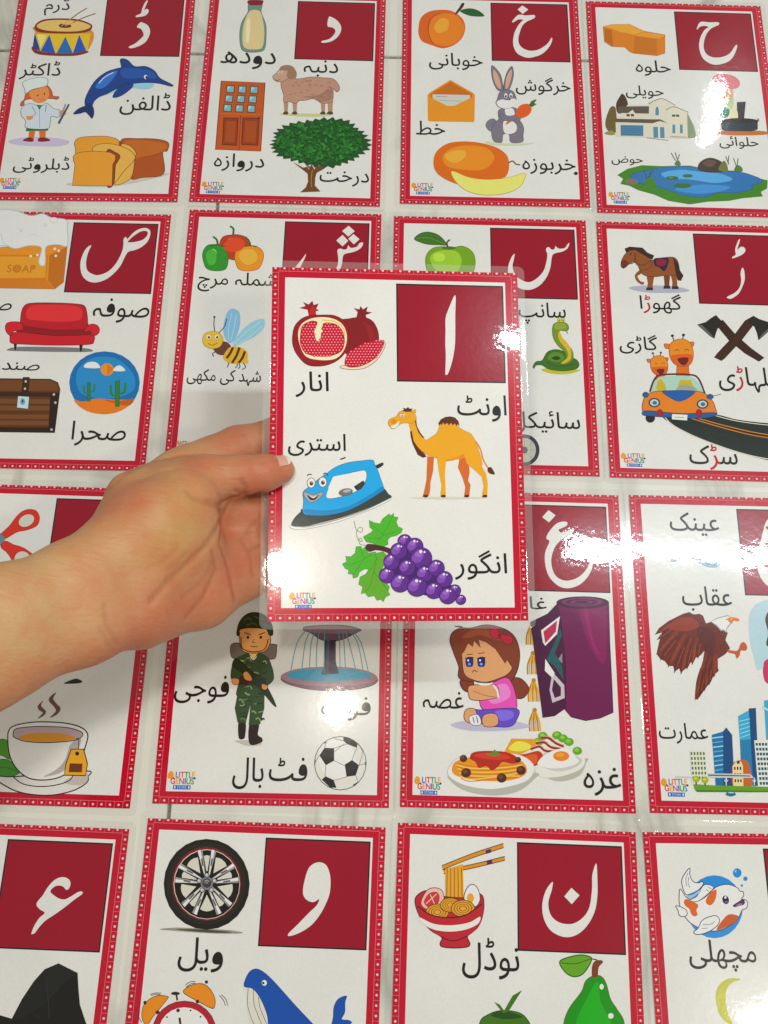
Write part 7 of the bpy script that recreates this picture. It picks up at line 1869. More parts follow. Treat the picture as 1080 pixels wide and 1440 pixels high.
L 7a7a7a,0.35 50.49,-62.91 53.53,-67.56 51.66,-75.33
W ﭧﻓ|-2.06 -85.34 20.82 -71.59 1.05
W ﻝﺎﺑ|-23.67 -90.23 -5.24 -72.03 1.05
O -62.31 -91.2 -45.05 -80.71 1.04
"""),
'gh': ((0.08473, 0.08555, 0.00060), (0.00000, 0.00000, 0.00587), """
Q 0,91.2 61.5,91.2 61.5,33.4 0,33.4
G 23.57,87.76 28.13,84.31 23.64,79.32 19.24,82.75
G 35.12,79.98 35.35,77.73 31.88,75.7 29.67,74.35 31.77,72.48 36.15,74.21 39.6,75.6 39.2,73.02 35.55,70.35 30.82,67.34 26.82,62.45 24.45,55.27 24.85,48.22 27.72,42.85 33.72,40.69 41.42,43.24 46.97,48.86 50.34,56.02 51.34,54.47 49.99,48.16 45.92,41.82 40.43,37.48 33.55,35.74 27.56,37.73 22.42,43.48 20.36,51.23 20.58,59.1 23.56,66.33 21.62,68.35 22.8,71.9 27.3,77.66 31.24,79.87
W ﮧﭽﯿﻟﺎﻏ|-18.02 18.32 20.51 29.91 1.62
# carpet_picture
L a87a18,0.9 11,13.31 7.69,5.72 7.13,-1
L cfa034,0.9 11,13.31 8.88,5.75 8.46,-0.96
L a87a18,0.9 11,13.31 10.07,5.78 9.8,-0.92
L cfa034,0.9 11,13.31 11.27,5.82 11.14,-0.89
L a87a18,0.9 11,13.31 12.46,5.85 12.47,-0.85
L cfa034,0.9 11,13.31 13.65,5.88 13.81,-0.81
E a87a18 10.98,12.56 12.33,12.59 10.95,11.2
L a87a18,0.89 11.11,-5.33 7.83,-12.77 7.46,-19.35
L cfa034,0.89 11.11,-5.33 9.01,-12.74 8.78,-19.31
L a87a18,0.89 11.11,-5.33 10.19,-12.7 10.1,-19.27
L cfa034,0.89 11.11,-5.33 11.37,-12.67 11.43,-19.24
L a87a18,0.89 11.11,-5.33 12.56,-12.64 12.75,-19.2
L cfa034,0.89 11.11,-5.33 13.74,-12.61 14.07,-19.16
E a87a18 11.09,-6.07 12.43,-6.03 11.06,-7.39
L a87a18,0.88 11.21,-22.15 7.96,-29.45 7.76,-35.91
L cfa034,0.88 11.21,-22.15 9.13,-29.42 9.07,-35.87
L a87a18,0.88 11.21,-22.15 10.3,-29.39 10.38,-35.84
L cfa034,0.88 11.21,-22.15 11.47,-29.36 11.69,-35.8
L a87a18,0.88 11.21,-22.15 12.64,-29.33 13,-35.76
L cfa034,0.88 11.21,-22.15 13.81,-29.29 14.31,-35.73
E a87a18 11.19,-22.87 12.51,-22.84 11.16,-24.17
L a87a18,0.87 11.32,-40.08 8.1,-47.25 8.08,-53.57
L cfa034,0.87 11.32,-40.08 9.26,-47.22 9.37,-53.54
L a87a18,0.87 11.32,-40.08 10.42,-47.19 10.67,-53.5
L cfa034,0.87 11.32,-40.08 11.57,-47.15 11.97,-53.47
L a87a18,0.87 11.32,-40.08 12.73,-47.12 13.27,-53.43
L cfa034,0.87 11.32,-40.08 13.89,-47.09 14.57,-53.4
E a87a18 11.3,-40.79 12.61,-40.76 11.27,-42.07
P 4a1440 o260a22,0.3 27.16,25.44 20.94,18.87 10.01,13.28 11.5,0.61 12.91,-14.09 14.44,-28.56 16.18,-45.34 23.46,-44.01 30.9,-38.84 33.18,25.3
P e0dcd6 28.7,17.58 16.46,8.2 17.45,0.77 18.87,-1.41 26.54,6.24
P b02a52 26.81,14.81 17.93,7.5 18.91,0.07 25.84,7.72
P 1f5a5c 28.45,10.04 29.5,5.58 24.67,-5.69 28.84,-13.65 29.72,-22.36 24.42,-13.78 19.36,-10.25 24.88,0.98
P 8a8090 26.77,-9.31 29.41,-5.56 29.19,-12.18
P b8b0b4 22.83,-17.47 29.91,-25.25 29.93,-33.16 22.25,-36.23 20.74,-28.39
P 4a1440 23.58,-21.81 27.81,-26.75 27.64,-31.79 23.8,-33.33 22.2,-28.35
P d9d4ce 18.64,-9.54 24.28,-18.16 22.72,-21.11 18.14,-16.87
P 6a1650 o3a0c30,0.45 27.16,25.44 60.06,26.82 59.41,1.94 59.4,-27.33 59.28,-41.06 50.98,-44.68 42.21,-46.33 33.6,-44.44 29.97,-40.29 31.2,-13.59 29.1,16.08
S 7d1a58 42.19,24.79 57.3,25.98 57.32,1.88 55.78,-11.45 51.19,-8.64 45.71,1.56 42.63,13.44
S 8a2466 43.6,22.55 46.31,22.62 48.82,4.62 52.81,-5.65 48.56,-1.33
E 4a1440 o2a0a24,0.3 43.48,26.81 60.08,27.28 43.32,23
E 7a2a60 43.19,27.11 56.17,27.48 43.08,24.36
E 4a1440 42.89,27.1 53.15,27.39 42.81,25.11
E 7a2a60 42.58,26.94 49.82,27.14 42.52,25.56
E 4a1440 42.58,26.94 47.1,27.07 42.54,26.02
# angry_girl_picture
S aeacc0 -40.01,-51.07 -28.74,-48.24 -4.14,-47.58 8.23,-50.76 -7.12,-53.56 -28.75,-54.14
S 7c3a24 o3a1a2a,0.44 -6.68,-23.36 2.15,-21.67 7.89,-27.3 6.03,-32.38 2.63,-34.33 -0.99,-33.28 -5.3,-29.1
S 7c3a24 o3a1a2a,0.44 -34.53,-25.57 -31.6,-21.87 -26.47,-23.9 -26.5,-30.39 -31.61,-30.53
S 7c3a24 o3a1a2a,0.45 -40.79,0.64 -38.72,5.92 -33.06,9.07 -37.84,9.39 -28.59,8.45 -18.13,10.84 -7.7,9.03 -0.33,4 2.76,-5.56 1.53,-15.87 -2.28,-23.24 -6.7,-24.81 -33.07,-24.08 -35.28,-15.42 -38.69,-6.71
S c9956a o3a1a2a,0.37 -33.06,-2.11 -27.12,2.51 -18.21,1.27 -10.83,-2.98 -6.47,-8.76 -3.58,-13.08 -2.15,-15.97 -5.16,-19.69 -9.59,-21.99 -18.42,-24.84 -26.47,-23.61 -31.6,-20.42 -33.07,-12.43
P 7c3a24 -34.54,-9.54 -33.81,-0.65 -28.59,6.95 -12.21,5.91 -3.51,-8.68 -6.53,-13.16 -12.33,-4.5 -18.22,-0.22 -22.66,1.14 -21.51,-4.01 -25.64,0.32 -26.4,-3.41 -29.35,-1.27 -31.88,-6.52
S 93492c -33.06,2.34 -27.1,6.99 -15.17,7.32 -6.31,1.6 -12.26,1.43 -21.16,4.17 -28.6,2.47
S 1f2a6a -30.7,-10.31 -26.57,-9.9 -26.44,-14.88 -28.65,-15.82 -30.71,-15
E 6a8ae0 -28.65,-14.07 -27.62,-14.04 -28.65,-14.94
E ffffff -29.38,-11.74 -28.79,-11.73 -29.38,-12.48
L 1a1420,0.59 -31.29,-10.62 -25.98,-9.89
S 1f2a6a -23.32,-10.11 -19.18,-9.7 -19.07,-14.68 -21.29,-15.62 -23.35,-14.8
E 6a8ae0 -21.28,-13.86 -20.25,-13.84 -21.28,-14.74
E ffffff -22,-11.54 -21.41,-11.52 -22,-12.27
L 1a1420,0.59 -23.91,-10.42 -18.59,-9.68
L 3a1a1a,0.44 -30.41,-8.24 -26.56,-7.84
L 3a1a1a,0.44 -23.31,-7.46 -19.16,-6.75
L 5a2018,0.51 -26.9,-19.27 -25.42,-17.77 -23.66,-18.89
S b81f3c o5a0c1e,0.3 -15.93,6.55 -13.66,9.16 -10.69,8.2 -9.24,5.24 -4.78,4.92 -1.53,3.22 -2.19,-0.37 -6.35,-0.78 -8.98,2.27 -13.73,2.58
E 8a1430 -9.55,4.19 -8.36,4.22 -9.57,2.7
S cf4fa8 o4a1a4a,0.37 -21.38,-29.53 -12.55,-24.24 -5.19,-21.87 -0.92,-28.98 0.04,-40.39 -8.4,-41.75 -20.88,-40.95
S e07cc0 -18.48,-31.61 -11.12,-26.37 -5.26,-26.21 -3.91,-33.36 -14.17,-37.93
S 5f4ab8 o2a1a5a,0.36 -21.46,-41.68 0.33,-40.38 -0.09,-47.47 -4.2,-51.24 -12.87,-51.47 -20.08,-50.82 -26.54,-41.82
S 7a66d0 -12.76,-42.15 -2.6,-41.88 -2.67,-46.13 -9.93,-47.73
S c9956a o3a1a2a,0.37 -29.42,-28.31 -25.75,-26.77 -12.58,-26.41 -10.46,-32.11 -12.67,-34.32 -21.43,-35.98 -27.97,-35.45 -29.28,-31.9
L 8a5a3a,0.37 -26.5,-30.39 -18.49,-33.04 -12.66,-33.6
L e8e8f0,1.03 -14.04,-26.45 -11.45,-29.98 -10.92,-34.27
L e8e8f0,0.88 -25.75,-25.04 -19.9,-26.61 -14.32,-25.3
S c9956a o3a1a2a,0.36 -30.9,-41.93 -25.81,-41.09 -24.38,-45.3 -28.74,-49.65 -31.92,-46.91
S c9956a o3a1a2a,0.36 -20.77,-45.91 -17.13,-43.69 -12.06,-44.26 -11.11,-49.17 -14.31,-51.51 -20.08,-51.1
S dfe3ea o2a3a6a,0.29 -28.73,-46.12 -23.66,-44.57 -21.51,-48.75 -22.97,-50.9 -27.59,-50.32
L 2f5aa8,0.58 -26.56,-46.06 -25.85,-49.57
L 2f5aa8,0.58 -24.39,-45.58 -23.54,-49.51
W ﮧﺼﻏ|-57.23 -41.6 -32.2 -31.32 1.55
# breakfast_picture
S a9a89f 9.63,-76.34 23.68,-82.09 36.58,-79.03 41.45,-71.39 40.56,-68.67 12.51,-74.9
S cfcec8 8.4,-68.14 12.83,-62.5 24.41,-59.41 37.15,-64.62 40.93,-70.03 36.71,-75.62 23.75,-79.78 12.41,-78.99
S b9b8b2 11.15,-72.19 23.86,-76.64 35.36,-73.61 38.41,-68.72 24.28,-63.58 12.69,-68.03
E 5f9a24 15.88,-56.16 18.76,-56.08 15.81,-58.53
E 86b83c 15.46,-55.61 16.9,-55.57 15.43,-56.73
E 5f9a24 24.54,-55.51 27.42,-55.43 24.46,-57.88
E 86b83c 24.13,-54.96 25.57,-54.92 24.09,-56.08
E 5f9a24 28.08,-57.23 30.96,-57.15 28,-59.6
E 86b83c 27.67,-56.68 29.11,-56.64 27.63,-57.8
E 5f9a24 31.61,-59.22 34.49,-59.14 31.52,-61.59
E 86b83c 31.2,-58.68 32.64,-58.64 31.16,-59.79
E 5f9a24 36.44,-64.36 39.31,-64.29 36.35,-66.71
E 86b83c 36.03,-63.82 37.47,-63.78 35.99,-64.93
E 5f9a24 12.91,-59.72 15.78,-59.64 12.84,-62.08
E 86b83c 12.49,-59.18 13.93,-59.14 12.46,-60.29
P d0941e -3.16,-58.2 10.93,-58.1 13.61,-60.4 8.49,-64 1.25,-67.64 -8.19,-67.48
S e6cc4e -5.13,-64.36 -0.03,-59.79 6.42,-60.59 8.51,-63.31 2.01,-65.55
L 8f2a18,1.29 8.21,-64.01 13.55,-62.48 17.07,-64.88 24.23,-64.96
L d8a08a,0.43 8.51,-63.17 13.86,-61.64 17.38,-64.04 24.55,-64.13
L 8f2a18,1.29 11.45,-60.59 16.49,-59.9 20.29,-62.58 26.29,-63.53
L d8a08a,0.43 11.75,-59.75 16.8,-59.06 20.61,-61.74 26.6,-62.69
L 8f2a18,1.3 14.7,-57.17 19.44,-57.32 23.52,-60.27 28.35,-62.09
L d8a08a,0.43 15.01,-56.32 19.76,-56.47 23.84,-59.43 28.66,-61.25
S b4381a -3.05,-68.45 5.56,-66.84 12.77,-64.99 15.55,-67.95 12.57,-72.84 8.26,-73.91 4.04,-71.01
S c9582a 4.09,-68.95 11.29,-66.96 11.89,-71.49 8.28,-72.95
S ecebe4 12.55,-73.25 14.08,-69.37 19.19,-65.79 25,-63.56 31.45,-63.67 34.89,-67.44 36.9,-70.83 30.37,-73.74 21.06,-74.94
E dc7a1c 26.58,-67.66 31.45,-67.53 26.48,-70.55
E ea9636 25.89,-66.99 28.46,-66.92 25.84,-68.37
# spaghetti_plate_picture
S a9a8a0 -42.17,-80.7 -33.08,-88.31 -16.15,-91.23 -0.57,-88.8 9.49,-81.78 9.59,-77.7 -33.08,-82.9
S d8d7d1 ob0afa8,0.21 -41.89,-79.06 -38.5,-72.82 -30.22,-68.07 -14.47,-66.27 1.25,-67.64 9.16,-72.25 9.59,-77.7 3.79,-83.29 -13.28,-87.52 -27.42,-86.81 -37.34,-83.69
S cf8a24 -39.34,-77.63 -37.36,-72.79 -28.79,-69.82 -14.49,-68.06 -0.22,-69.75 5.4,-74.4 3.87,-79.49 -7.55,-82.91 -24.57,-82.95 -35.92,-80.94
L c9701c,0.57 -37.36,-73.2 -28.81,-74.89 -15.98,-74.83 -4.57,-73.71 3.45,-72.12
L e3bd5a,0.57 -36.93,-74.29 -28.81,-75.99 -16,-75.92 -4.59,-74.8 3.14,-73.23
L c9701c,0.57 -36.5,-75.37 -28.81,-77.08 -16.01,-77.01 -4.6,-75.89 2.83,-74.33
L e3bd5a,0.57 -36.07,-76.45 -28.82,-78.17 -16.02,-78.1 -4.62,-76.99 2.53,-75.43
L c9701c,0.57 -35.64,-77.53 -28.82,-79.26 -16.03,-79.19 -4.64,-78.08 2.22,-76.53
L e3bd5a,0.57 -35.21,-78.61 -28.82,-80.35 -16.04,-80.28 -4.66,-79.17 1.91,-77.63
L c9701c,0.57 -34.79,-79.69 -28.82,-81.43 -16.05,-81.37 -4.67,-80.26 1.61,-78.73
L e3bd5a,0.57 -34.36,-80.76 -28.83,-82.52 -16.05,-81.1 -4.67,-79.98 1.3,-79.83
L c9701c,0.57 -33.93,-81.84 -28.83,-83.6 -16.06,-82.18 -4.69,-81.07 0.99,-80.92
S a82a1c -28.51,-70.5 -26.64,-67.01 -18.76,-65.83 -7.31,-66.08 -0.91,-68.39 1.17,-71.77 -3.13,-72.85 -8.82,-72.04 -11.71,-74.85 -15.29,-76.99 -18.83,-74.63 -23.11,-75.84 -25.23,-72.47
S bf3c28 -25.93,-69.05 -18.77,-66.8 -7.33,-67.46 -4.51,-69.86 -14.52,-70.81
S 4f8a2a -18.78,-67.76 -14.47,-66.68 -13.59,-64.86 -12.18,-66.48 -10.19,-67.53 -13.06,-68.71
E 4f2c20 -30.81,-78.77 -27.82,-78.69 -30.81,-81.48
E 6f4434 -31.38,-78.1 -29.88,-78.06 -31.38,-79.24
E 4f2c20 -9.52,-81.2 -6.53,-81.12 -9.55,-83.9
E 6f4434 -10.08,-80.53 -8.58,-80.49 -10.09,-81.67
E 4f2c20 2.22,-76.53 5.07,-76.46 2.17,-79.12
E 6f4434 1.66,-75.87 3.09,-75.83 1.64,-76.96
E 4f2c20 -32.37,-70.6 -30.08,-70.54 -32.37,-72.69
E 6f4434 -32.94,-69.93 -31.79,-69.9 -32.94,-70.81
E 4f2c20 0.49,-70.42 2.34,-70.37 0.45,-72.11
E 6f4434 -0.07,-69.74 0.86,-69.72 -0.09,-70.46
W ﻩﺰﻏ|39.58 -89.89 62.04 -73.6 1.5
O -61.66 -92.06 -44.97 -81.54 1.5
"""),
'a': ((0.23246, 0.08743, 0.00060), (0.00000, 0.00000, 0.01238), """
Q 0,91.2 61.5,91.2 61.5,33.4 0,33.4
G 26.82,87.23 26.45,83.98 21.41,80.63 18.11,78.94 21.23,76.27 27.27,77.53 26.12,74.29 20.07,71.43 15.07,65.26 13.95,54.95 17.77,47.98 25.07,45.03 36.34,49.96 37.49,46.86 30.54,39.71 21.22,37.96 13.94,40.9 9.98,49.37 10.24,60.39 14.05,70.02 15.9,75.67 18.47,82.18 22.35,86.32
W ﮏﻨﯿﻋ|-44.49 72.24 -12.46 88.1 1.3
# spectacles_picture
S 7fa0c0 -48.02,55.94 -44.06,57.6 -39.5,57.07 -40.27,55.16 -45.07,54.43
S 7fa0c0 -28.55,56.05 -22.61,57.29 -14.23,56.69 -15.44,51.94 -20.1,51.21 -26.06,52.96
L 5a7a98,0.61 -39.86,56.43 -33.3,57.84 -28.24,56.06
W ﺏﺎﻘﻋ|-40.45 22.69 -8.93 38.67 1.25
# eagle_picture
P 6a2618 -59.35,7.19 -56.67,11.14 -50.33,15.79 -40.94,20.54 -36.62,21.84 -34.19,20.38 -30.09,20.77 -28.09,19.6 -26.72,14.79 -22.55,16.09 -20.13,17.95 -16.18,12.01 -13.47,9.06 -15.4,4.54 -12.92,-0.61 -16.26,-4.38 -22.55,-8.2 -21.39,-14.77 -24.91,-17.76 -26.72,-21.43 -29.99,-25.12 -36.22,-32.72 -37.64,-32.18 -35.01,-23.78 -30.78,-9.11 -29.15,-2.44 -31.94,-5.45 -36.58,-7.76 -39.06,-10.75 -41.35,-13.44 -45.14,-16.44 -45.96,-13.83 -48.93,-15.93 -49.54,-12.44 -52.5,-12.5 -54.5,-9.61 -57.35,-8.2 -59.34,-5 -57.33,2.16 -54.59,8.93
P 7a2e1c -41.69,18.51 -52.96,12.88 -59.36,7.04 -51.27,9.54 -40.69,16.49
L 3a1610,0.3 -48.33,15.34 -53.87,12.36 -59.36,7.04
L 94452a,0.45 -46.66,14.35 -56.65,8.6
P 5f2217 -43.54,15.39 -53.26,9.5 -58.41,3.62 -51.24,6.38 -42.34,13.5
L 3a1610,0.3 -49.28,12.05 -54.03,8.96 -58.41,3.62
L 94452a,0.45 -47.6,11.18 -56.1,5.24
P 7a2e1c -43.99,12.2 -54.37,2.44 -59.53,-5.59 -51.69,-0.09 -42.38,10.66
L 3a1610,0.3 -50.15,6.58 -55.18,1.59 -59.53,-5.59
L 94452a,0.45 -48.12,6.29 -57.1,-3.06
P 5f2217 -42.73,9.91 -52.58,-0.66 -57.27,-9.08 -49.71,-2.96 -41,8.51
L 3a1610,0.3 -48.59,3.81 -53.35,-1.57 -57.27,-9.08
L 94452a,0.45 -46.52,3.68 -54.98,-6.36
P 7a2e1c -41.18,8.27 -49.47,-4.13 -52.86,-13.38 -46.19,-5.85 -39.2,7.22
L 3a1610,0.3 -46.14,1.07 -50.1,-5.19 -52.86,-13.38
L 94452a,0.45 -44.02,1.35 -50.98,-10.25
P 5f2217 -39.42,6.69 -46.7,-6.98 -49.29,-16.81 -43.22,-8.31 -37.32,5.88
L 3a1610,0.3 -43.8,-1.26 -47.24,-8.13 -49.29,-16.81
L 94452a,0.45 -41.68,-0.7 -47.67,-13.39
P 7a2e1c -37.58,5.89 -43.57,-7.9 -45.23,-17.6 -39.96,-8.9 -35.4,5.28
L 3a1610,0.3 -41.21,-2.14 -44,-9.05 -45.23,-17.6
L 94452a,0.45 -39.14,-1.44 -43.93,-14.16
P 5f2217 -35.81,5.87 -40.41,-5.98 -41.13,-14.31 -36.73,-6.8 -33.59,5.37
L 3a1610,0.3 -38.63,-1.04 -40.73,-6.98 -41.13,-14.31
L 94452a,0.45 -36.64,-0.4 -40.17,-11.35
P 7a2e1c -34.03,5.85 -37.63,-4.42 -37.65,-11.6 -33.9,-5.05 -31.78,5.46
L 3a1610,0.3 -36.26,-0.13 -37.87,-5.28 -37.65,-11.6
L 94452a,0.45 -34.34,0.45 -36.94,-9.03
P 5f2217 -31.65,5.87 -34.34,-1.92 -33.74,-7.41 -30.57,-2.45 -29.38,5.55
L 3a1610,0.3 -33.35,1.33 -34.5,-2.58 -33.74,-7.41
L 94452a,0.45 -31.49,1.75 -33.26,-5.45
P 7a2e1c -28.38,-2.87 -35.4,-20.85 -37.72,-33.18 -31.78,-21.72 -26.18,-3.4
L 3a1610,0.3 -32.61,-13.37 -35.92,-22.35 -37.72,-33.18
L 94452a,0.44 -30.45,-12.26 -36.18,-28.74
P 5f2217 -26.97,-3.61 -32.97,-19.83 -34.61,-30.97 -29.31,-20.61 -24.75,-4.09
L 3a1610,0.3 -30.6,-13.08 -33.4,-21.18 -34.61,-30.97
L 94452a,0.44 -28.51,-12.07 -33.31,-26.95
P 7a2e1c -25.55,-4.34 -30.45,-17.92 -31.36,-27.31 -26.77,-18.63 -23.33,-4.77
L 3a1610,0.3 -28.54,-12.26 -30.8,-19.05 -31.36,-27.31
L 94452a,0.44 -26.53,-11.44 -30.33,-23.93
P 5f2217 -24.53,-4.38 -28.1,-15.79 -28.1,-23.63 -24.36,-16.29 -22.27,-4.69
L 3a1610,0.3 -26.74,-11.04 -28.33,-16.74 -28.1,-23.63
L 94452a,0.44 -24.82,-10.31 -27.4,-20.79
P 7a2e1c -23.36,-4.44 -25.63,-13.07 -24.72,-18.92 -21.82,-13.3 -21.06,-4.58
L 3a1610,0.3 -24.81,-9.48 -25.75,-13.79 -24.72,-18.92
L 94452a,0.45 -22.97,-8.86 -24.35,-16.77
S 8a3420 -52.06,12.74 -41.13,18.26 -34.42,17.65 -31.06,13.19 -37.31,10.05 -47.8,9.83
S 5a2018 -32.69,11.65 -23.69,11.85 -21.52,2.92 -25.32,-6.05 -29.25,-0.22
P 9f9d98 -23.77,15.91 -18.7,18.74 -12.23,20.4 -9.44,18.18 -10.97,14.83 -13.68,11.61 -14.52,9.04 -16.18,10.51 -17.72,10.02 -19.46,12.24 -20.82,13.71
P ecebe6 o8a8a88,0.23 -23.3,16.07 -18.59,18.29 -12.42,19.94 -9.89,18.18 -11.39,15.12 -13.93,12.06 -14.6,9.79 -15.96,11.26 -17.5,10.78 -19.1,12.85 -20.48,14.17
S c8752a -12.6,18.12 -9.5,19.09 -5.4,17.97 -6.46,16.43 -8.95,16.99 -10.19,15.15 -12.05,16.01
E 2a2320 -13.24,17.65 -12.79,17.66 -13.29,17.19
S c9a43a -11.72,17.83 -9.86,18.48 -9.98,17.27
S b5552c -14.51,-1.68 -8.6,-2 -5.91,2.51 -3.6,3.3 -2.11,0.36 -3.39,-1.89 -6.37,-1.96 -7.41,-4.94 -9.39,-6.89 -10.31,-4.26 -13.94,-3.45
W ﺕﺭﺎﻤﻋ|-61.41 -59.19 -31.6 -46.85 1.16
# woman_thinking_picture
S a9c2cc 0.96,18.41 4.77,26.09 11.24,30.05 20.51,31.79 28.81,25.08 18.61,-11.01 6.59,-12.72 2.8,-13.53 1.44,-5.49 0.14,3.38
S 5a3a34 11.2,18.63 15.19,24.79 19.73,24.89 24.36,12.88 19.97,0.83 10.35,1.36 12.01,9.61
S b8305c 6.75,-11.26 8.63,-7.54 16.31,-5.17 24.54,-10.88 20.21,-22.63 8.5,-22.15 6.11,-17.11
# city_buildings_picture
P b9b7ac -53.32,-78.16 -41.76,-78.23 -41.83,-79.12 -53.39,-79.05
P c9ccb8 -43.42,-63.1 -34.1,-63.36 -35.18,-82.37 -43.97,-82.54
P 5a6a58 -43.18,-63.99 -42.09,-63.97 -42.15,-65.62 -43.16,-65.64
P 5a6a58 -41.31,-63.95 -40.22,-63.93 -40.28,-65.58 -41.3,-65.6
P 5a6a58 -39.44,-63.92 -38.35,-63.9 -38.42,-65.54 -39.43,-65.56
P 5a6a58 -37.57,-63.88 -36.48,-63.86 -36.55,-65.51 -37.56,-65.53
P 5a6a58 -35.7,-63.84 -34.61,-63.82 -34.68,-65.47 -35.69,-65.49
P 5a6a58 -43.19,-66.83 -42.1,-66.81 -42.16,-68.46 -43.17,-68.48
P 5a6a58 -41.32,-66.8 -40.23,-66.78 -40.3,-68.42 -41.31,-68.44
P 5a6a58 -39.45,-66.76 -38.37,-66.74 -38.43,-68.38 -39.44,-68.4
P 5a6a58 -37.59,-66.72 -36.5,-66.7 -36.57,-68.34 -37.58,-68.36
P 5a6a58 -35.72,-66.69 -34.63,-66.66 -34.7,-68.31 -35.71,-68.33
P 5a6a58 -43.19,-69.67 -42.11,-69.65 -42.17,-71.28 -43.18,-71.3
P 5a6a58 -41.33,-69.63 -40.24,-69.61 -40.31,-71.25 -41.31,-71.27
P 5a6a58 -39.47,-69.59 -38.38,-69.57 -38.44,-71.21 -39.45,-71.23
P 5a6a58 -37.6,-69.56 -36.52,-69.53 -36.58,-71.17 -37.59,-71.19
P 5a6a58 -35.74,-69.52 -34.65,-69.5 -34.72,-71.13 -35.73,-71.15
P 5a6a58 -43.2,-72.49 -42.11,-72.47 -42.18,-74.1 -43.18,-74.12
P 5a6a58 -41.34,-72.45 -40.25,-72.43 -40.32,-74.06 -41.32,-74.08
P 5a6a58 -39.48,-72.42 -38.39,-72.4 -38.46,-74.03 -39.46,-74.05
P 5a6a58 -37.62,-72.38 -36.53,-72.36 -36.6,-73.99 -37.61,-74.01
P 5a6a58 -35.76,-72.34 -34.67,-72.32 -34.74,-73.95 -35.75,-73.97
P 5a6a58 -43.21,-75.31 -42.12,-75.28 -42.18,-76.91 -43.19,-76.93
P 5a6a58 -41.35,-75.27 -40.26,-75.25 -40.33,-76.87 -41.33,-76.89
P 5a6a58 -39.49,-75.23 -38.41,-75.21 -38.47,-76.84 -39.48,-76.86
P 5a6a58 -37.63,-75.2 -36.55,-75.17 -36.61,-76.8 -37.62,-76.82
P 5a6a58 -35.77,-75.16 -34.69,-75.14 -34.76,-76.76 -35.76,-76.78
P 5a6a58 -43.21,-78.11 -42.13,-78.09 -42.19,-79.71 -43.19,-79.73
P 5a6a58 -41.36,-78.08 -40.27,-78.05 -40.34,-79.68 -41.34,-79.7
P 5a6a58 -39.5,-78.04 -38.42,-78.02 -38.48,-79.64 -39.49,-79.66
P 5a6a58 -37.65,-78 -36.56,-77.98 -36.63,-79.6 -37.64,-79.62
P 5a6a58 -35.79,-77.97 -34.71,-77.94 -34.78,-79.57 -35.78,-79.59
P 1c6a9c -29.32,-53.54 -22.24,-51.5 -25.14,-83.64 -29.58,-83.36
P 134a7a -22.24,-51.5 -20.04,-49.02 -16.93,-53.29 -18.29,-82.77 -25.14,-83.64
P 8ac0d8 -29.3,-55.06 -22.49,-54.16 -22.49,-54.92 -29.3,-55.89
P 4f9cc4 -29.31,-57.78 -22.75,-56.89 -22.75,-57.64 -29.31,-58.61
P 8ac0d8 -29.33,-60.49 -23.01,-59.61 -23,-60.36 -29.33,-61.31
P 4f9cc4 -29.34,-63.19 -23.27,-62.32 -23.26,-63.07 -29.34,-64.01
P 8ac0d8 -29.36,-65.89 -23.53,-65.02 -23.52,-65.77 -29.36,-66.71
P 4f9cc4 -29.37,-68.57 -23.78,-67.72 -23.78,-68.46 -29.37,-69.39
P 8ac0d8 -29.39,-71.25 -24.04,-70.4 -24.03,-71.14 -29.38,-72.07
P 4f9cc4 -29.4,-73.92 -24.29,-73.08 -24.29,-73.82 -29.4,-74.74
P 3a9cc4 -12.06,-42.13 -5.23,-38.53 -5.84,-55.72 -12.38,-56.23
P 1f78a4 -12.38,-56.23 -5.45,-55.71 -7.1,-82.55 -13.81,-82.68
P 134a7a -5.1,-37.38 -0.72,-36.98 -3.63,-82.48 -7.14,-82.91
L 8ac8de,0.47 -11.73,-45.19 -5.11,-43.53
L 8ac8de,0.47 -11.82,-47.64 -5.35,-45.83
L 8ac8de,0.47 -11.91,-50.08 -5.59,-48.12
L 8ac8de,0.47 -12,-52.51 -5.83,-50.41
L 8ac8de,0.47 -12.09,-54.94 -6.07,-52.69
P 3a9cc4 4.9,-32.53 21.14,-29.09 16.44,-82.08 2.54,-82.36
P 9ad0e0 3.77,-35.65 8.97,-38.63 8.84,-39.79 3.6,-37.2
P cfd2cc -3.79,-56.28 10.21,-55.54 8.63,-82.97 -4.33,-83.23
P 2f5a6a -3.16,-57.78 -1.76,-57.75 -1.86,-59.41 -3.18,-59.43
P 2f5a6a -1.29,-57.74 0.12,-57.71 0.02,-59.37 -1.31,-59.4
P 2f5a6a 0.59,-57.7 2,-57.67 1.9,-59.33 0.57,-59.36
P 2f5a6a 2.47,-57.66 3.88,-57.64 3.77,-59.29 2.44,-59.32
P 2f5a6a 4.35,-57.63 5.76,-57.6 5.65,-59.26 4.32,-59.28
P 2f5a6a 6.23,-57.59 7.64,-57.56 7.53,-59.22 6.2,-59.25
P 2f5a6a 8.1,-57.55 9.51,-57.52 9.4,-59.18 8.07,-59.21
P 2f5a6a -3.16,-60.64 -1.75,-60.61 -1.85,-62.26 -3.18,-62.29
P 2f5a6a -1.28,-60.6 0.12,-60.57 0.02,-62.23 -1.3,-62.25
P 2f5a6a 0.59,-60.56 2,-60.53 1.9,-62.19 0.57,-62.22
P 2f5a6a 2.47,-60.52 3.88,-60.5 3.77,-62.15 2.44,-62.18
P 2f5a6a 4.34,-60.49 5.75,-60.46 5.64,-62.11 4.32,-62.14
P 2f5a6a 6.22,-60.45 7.63,-60.42 7.52,-62.08 6.19,-62.1
P 2f5a6a 8.09,-60.41 9.5,-60.38 9.39,-62.04 8.06,-62.07
P 2f5a6a -3.15,-63.49 -1.74,-63.46 -1.84,-65.11 -3.17,-65.14
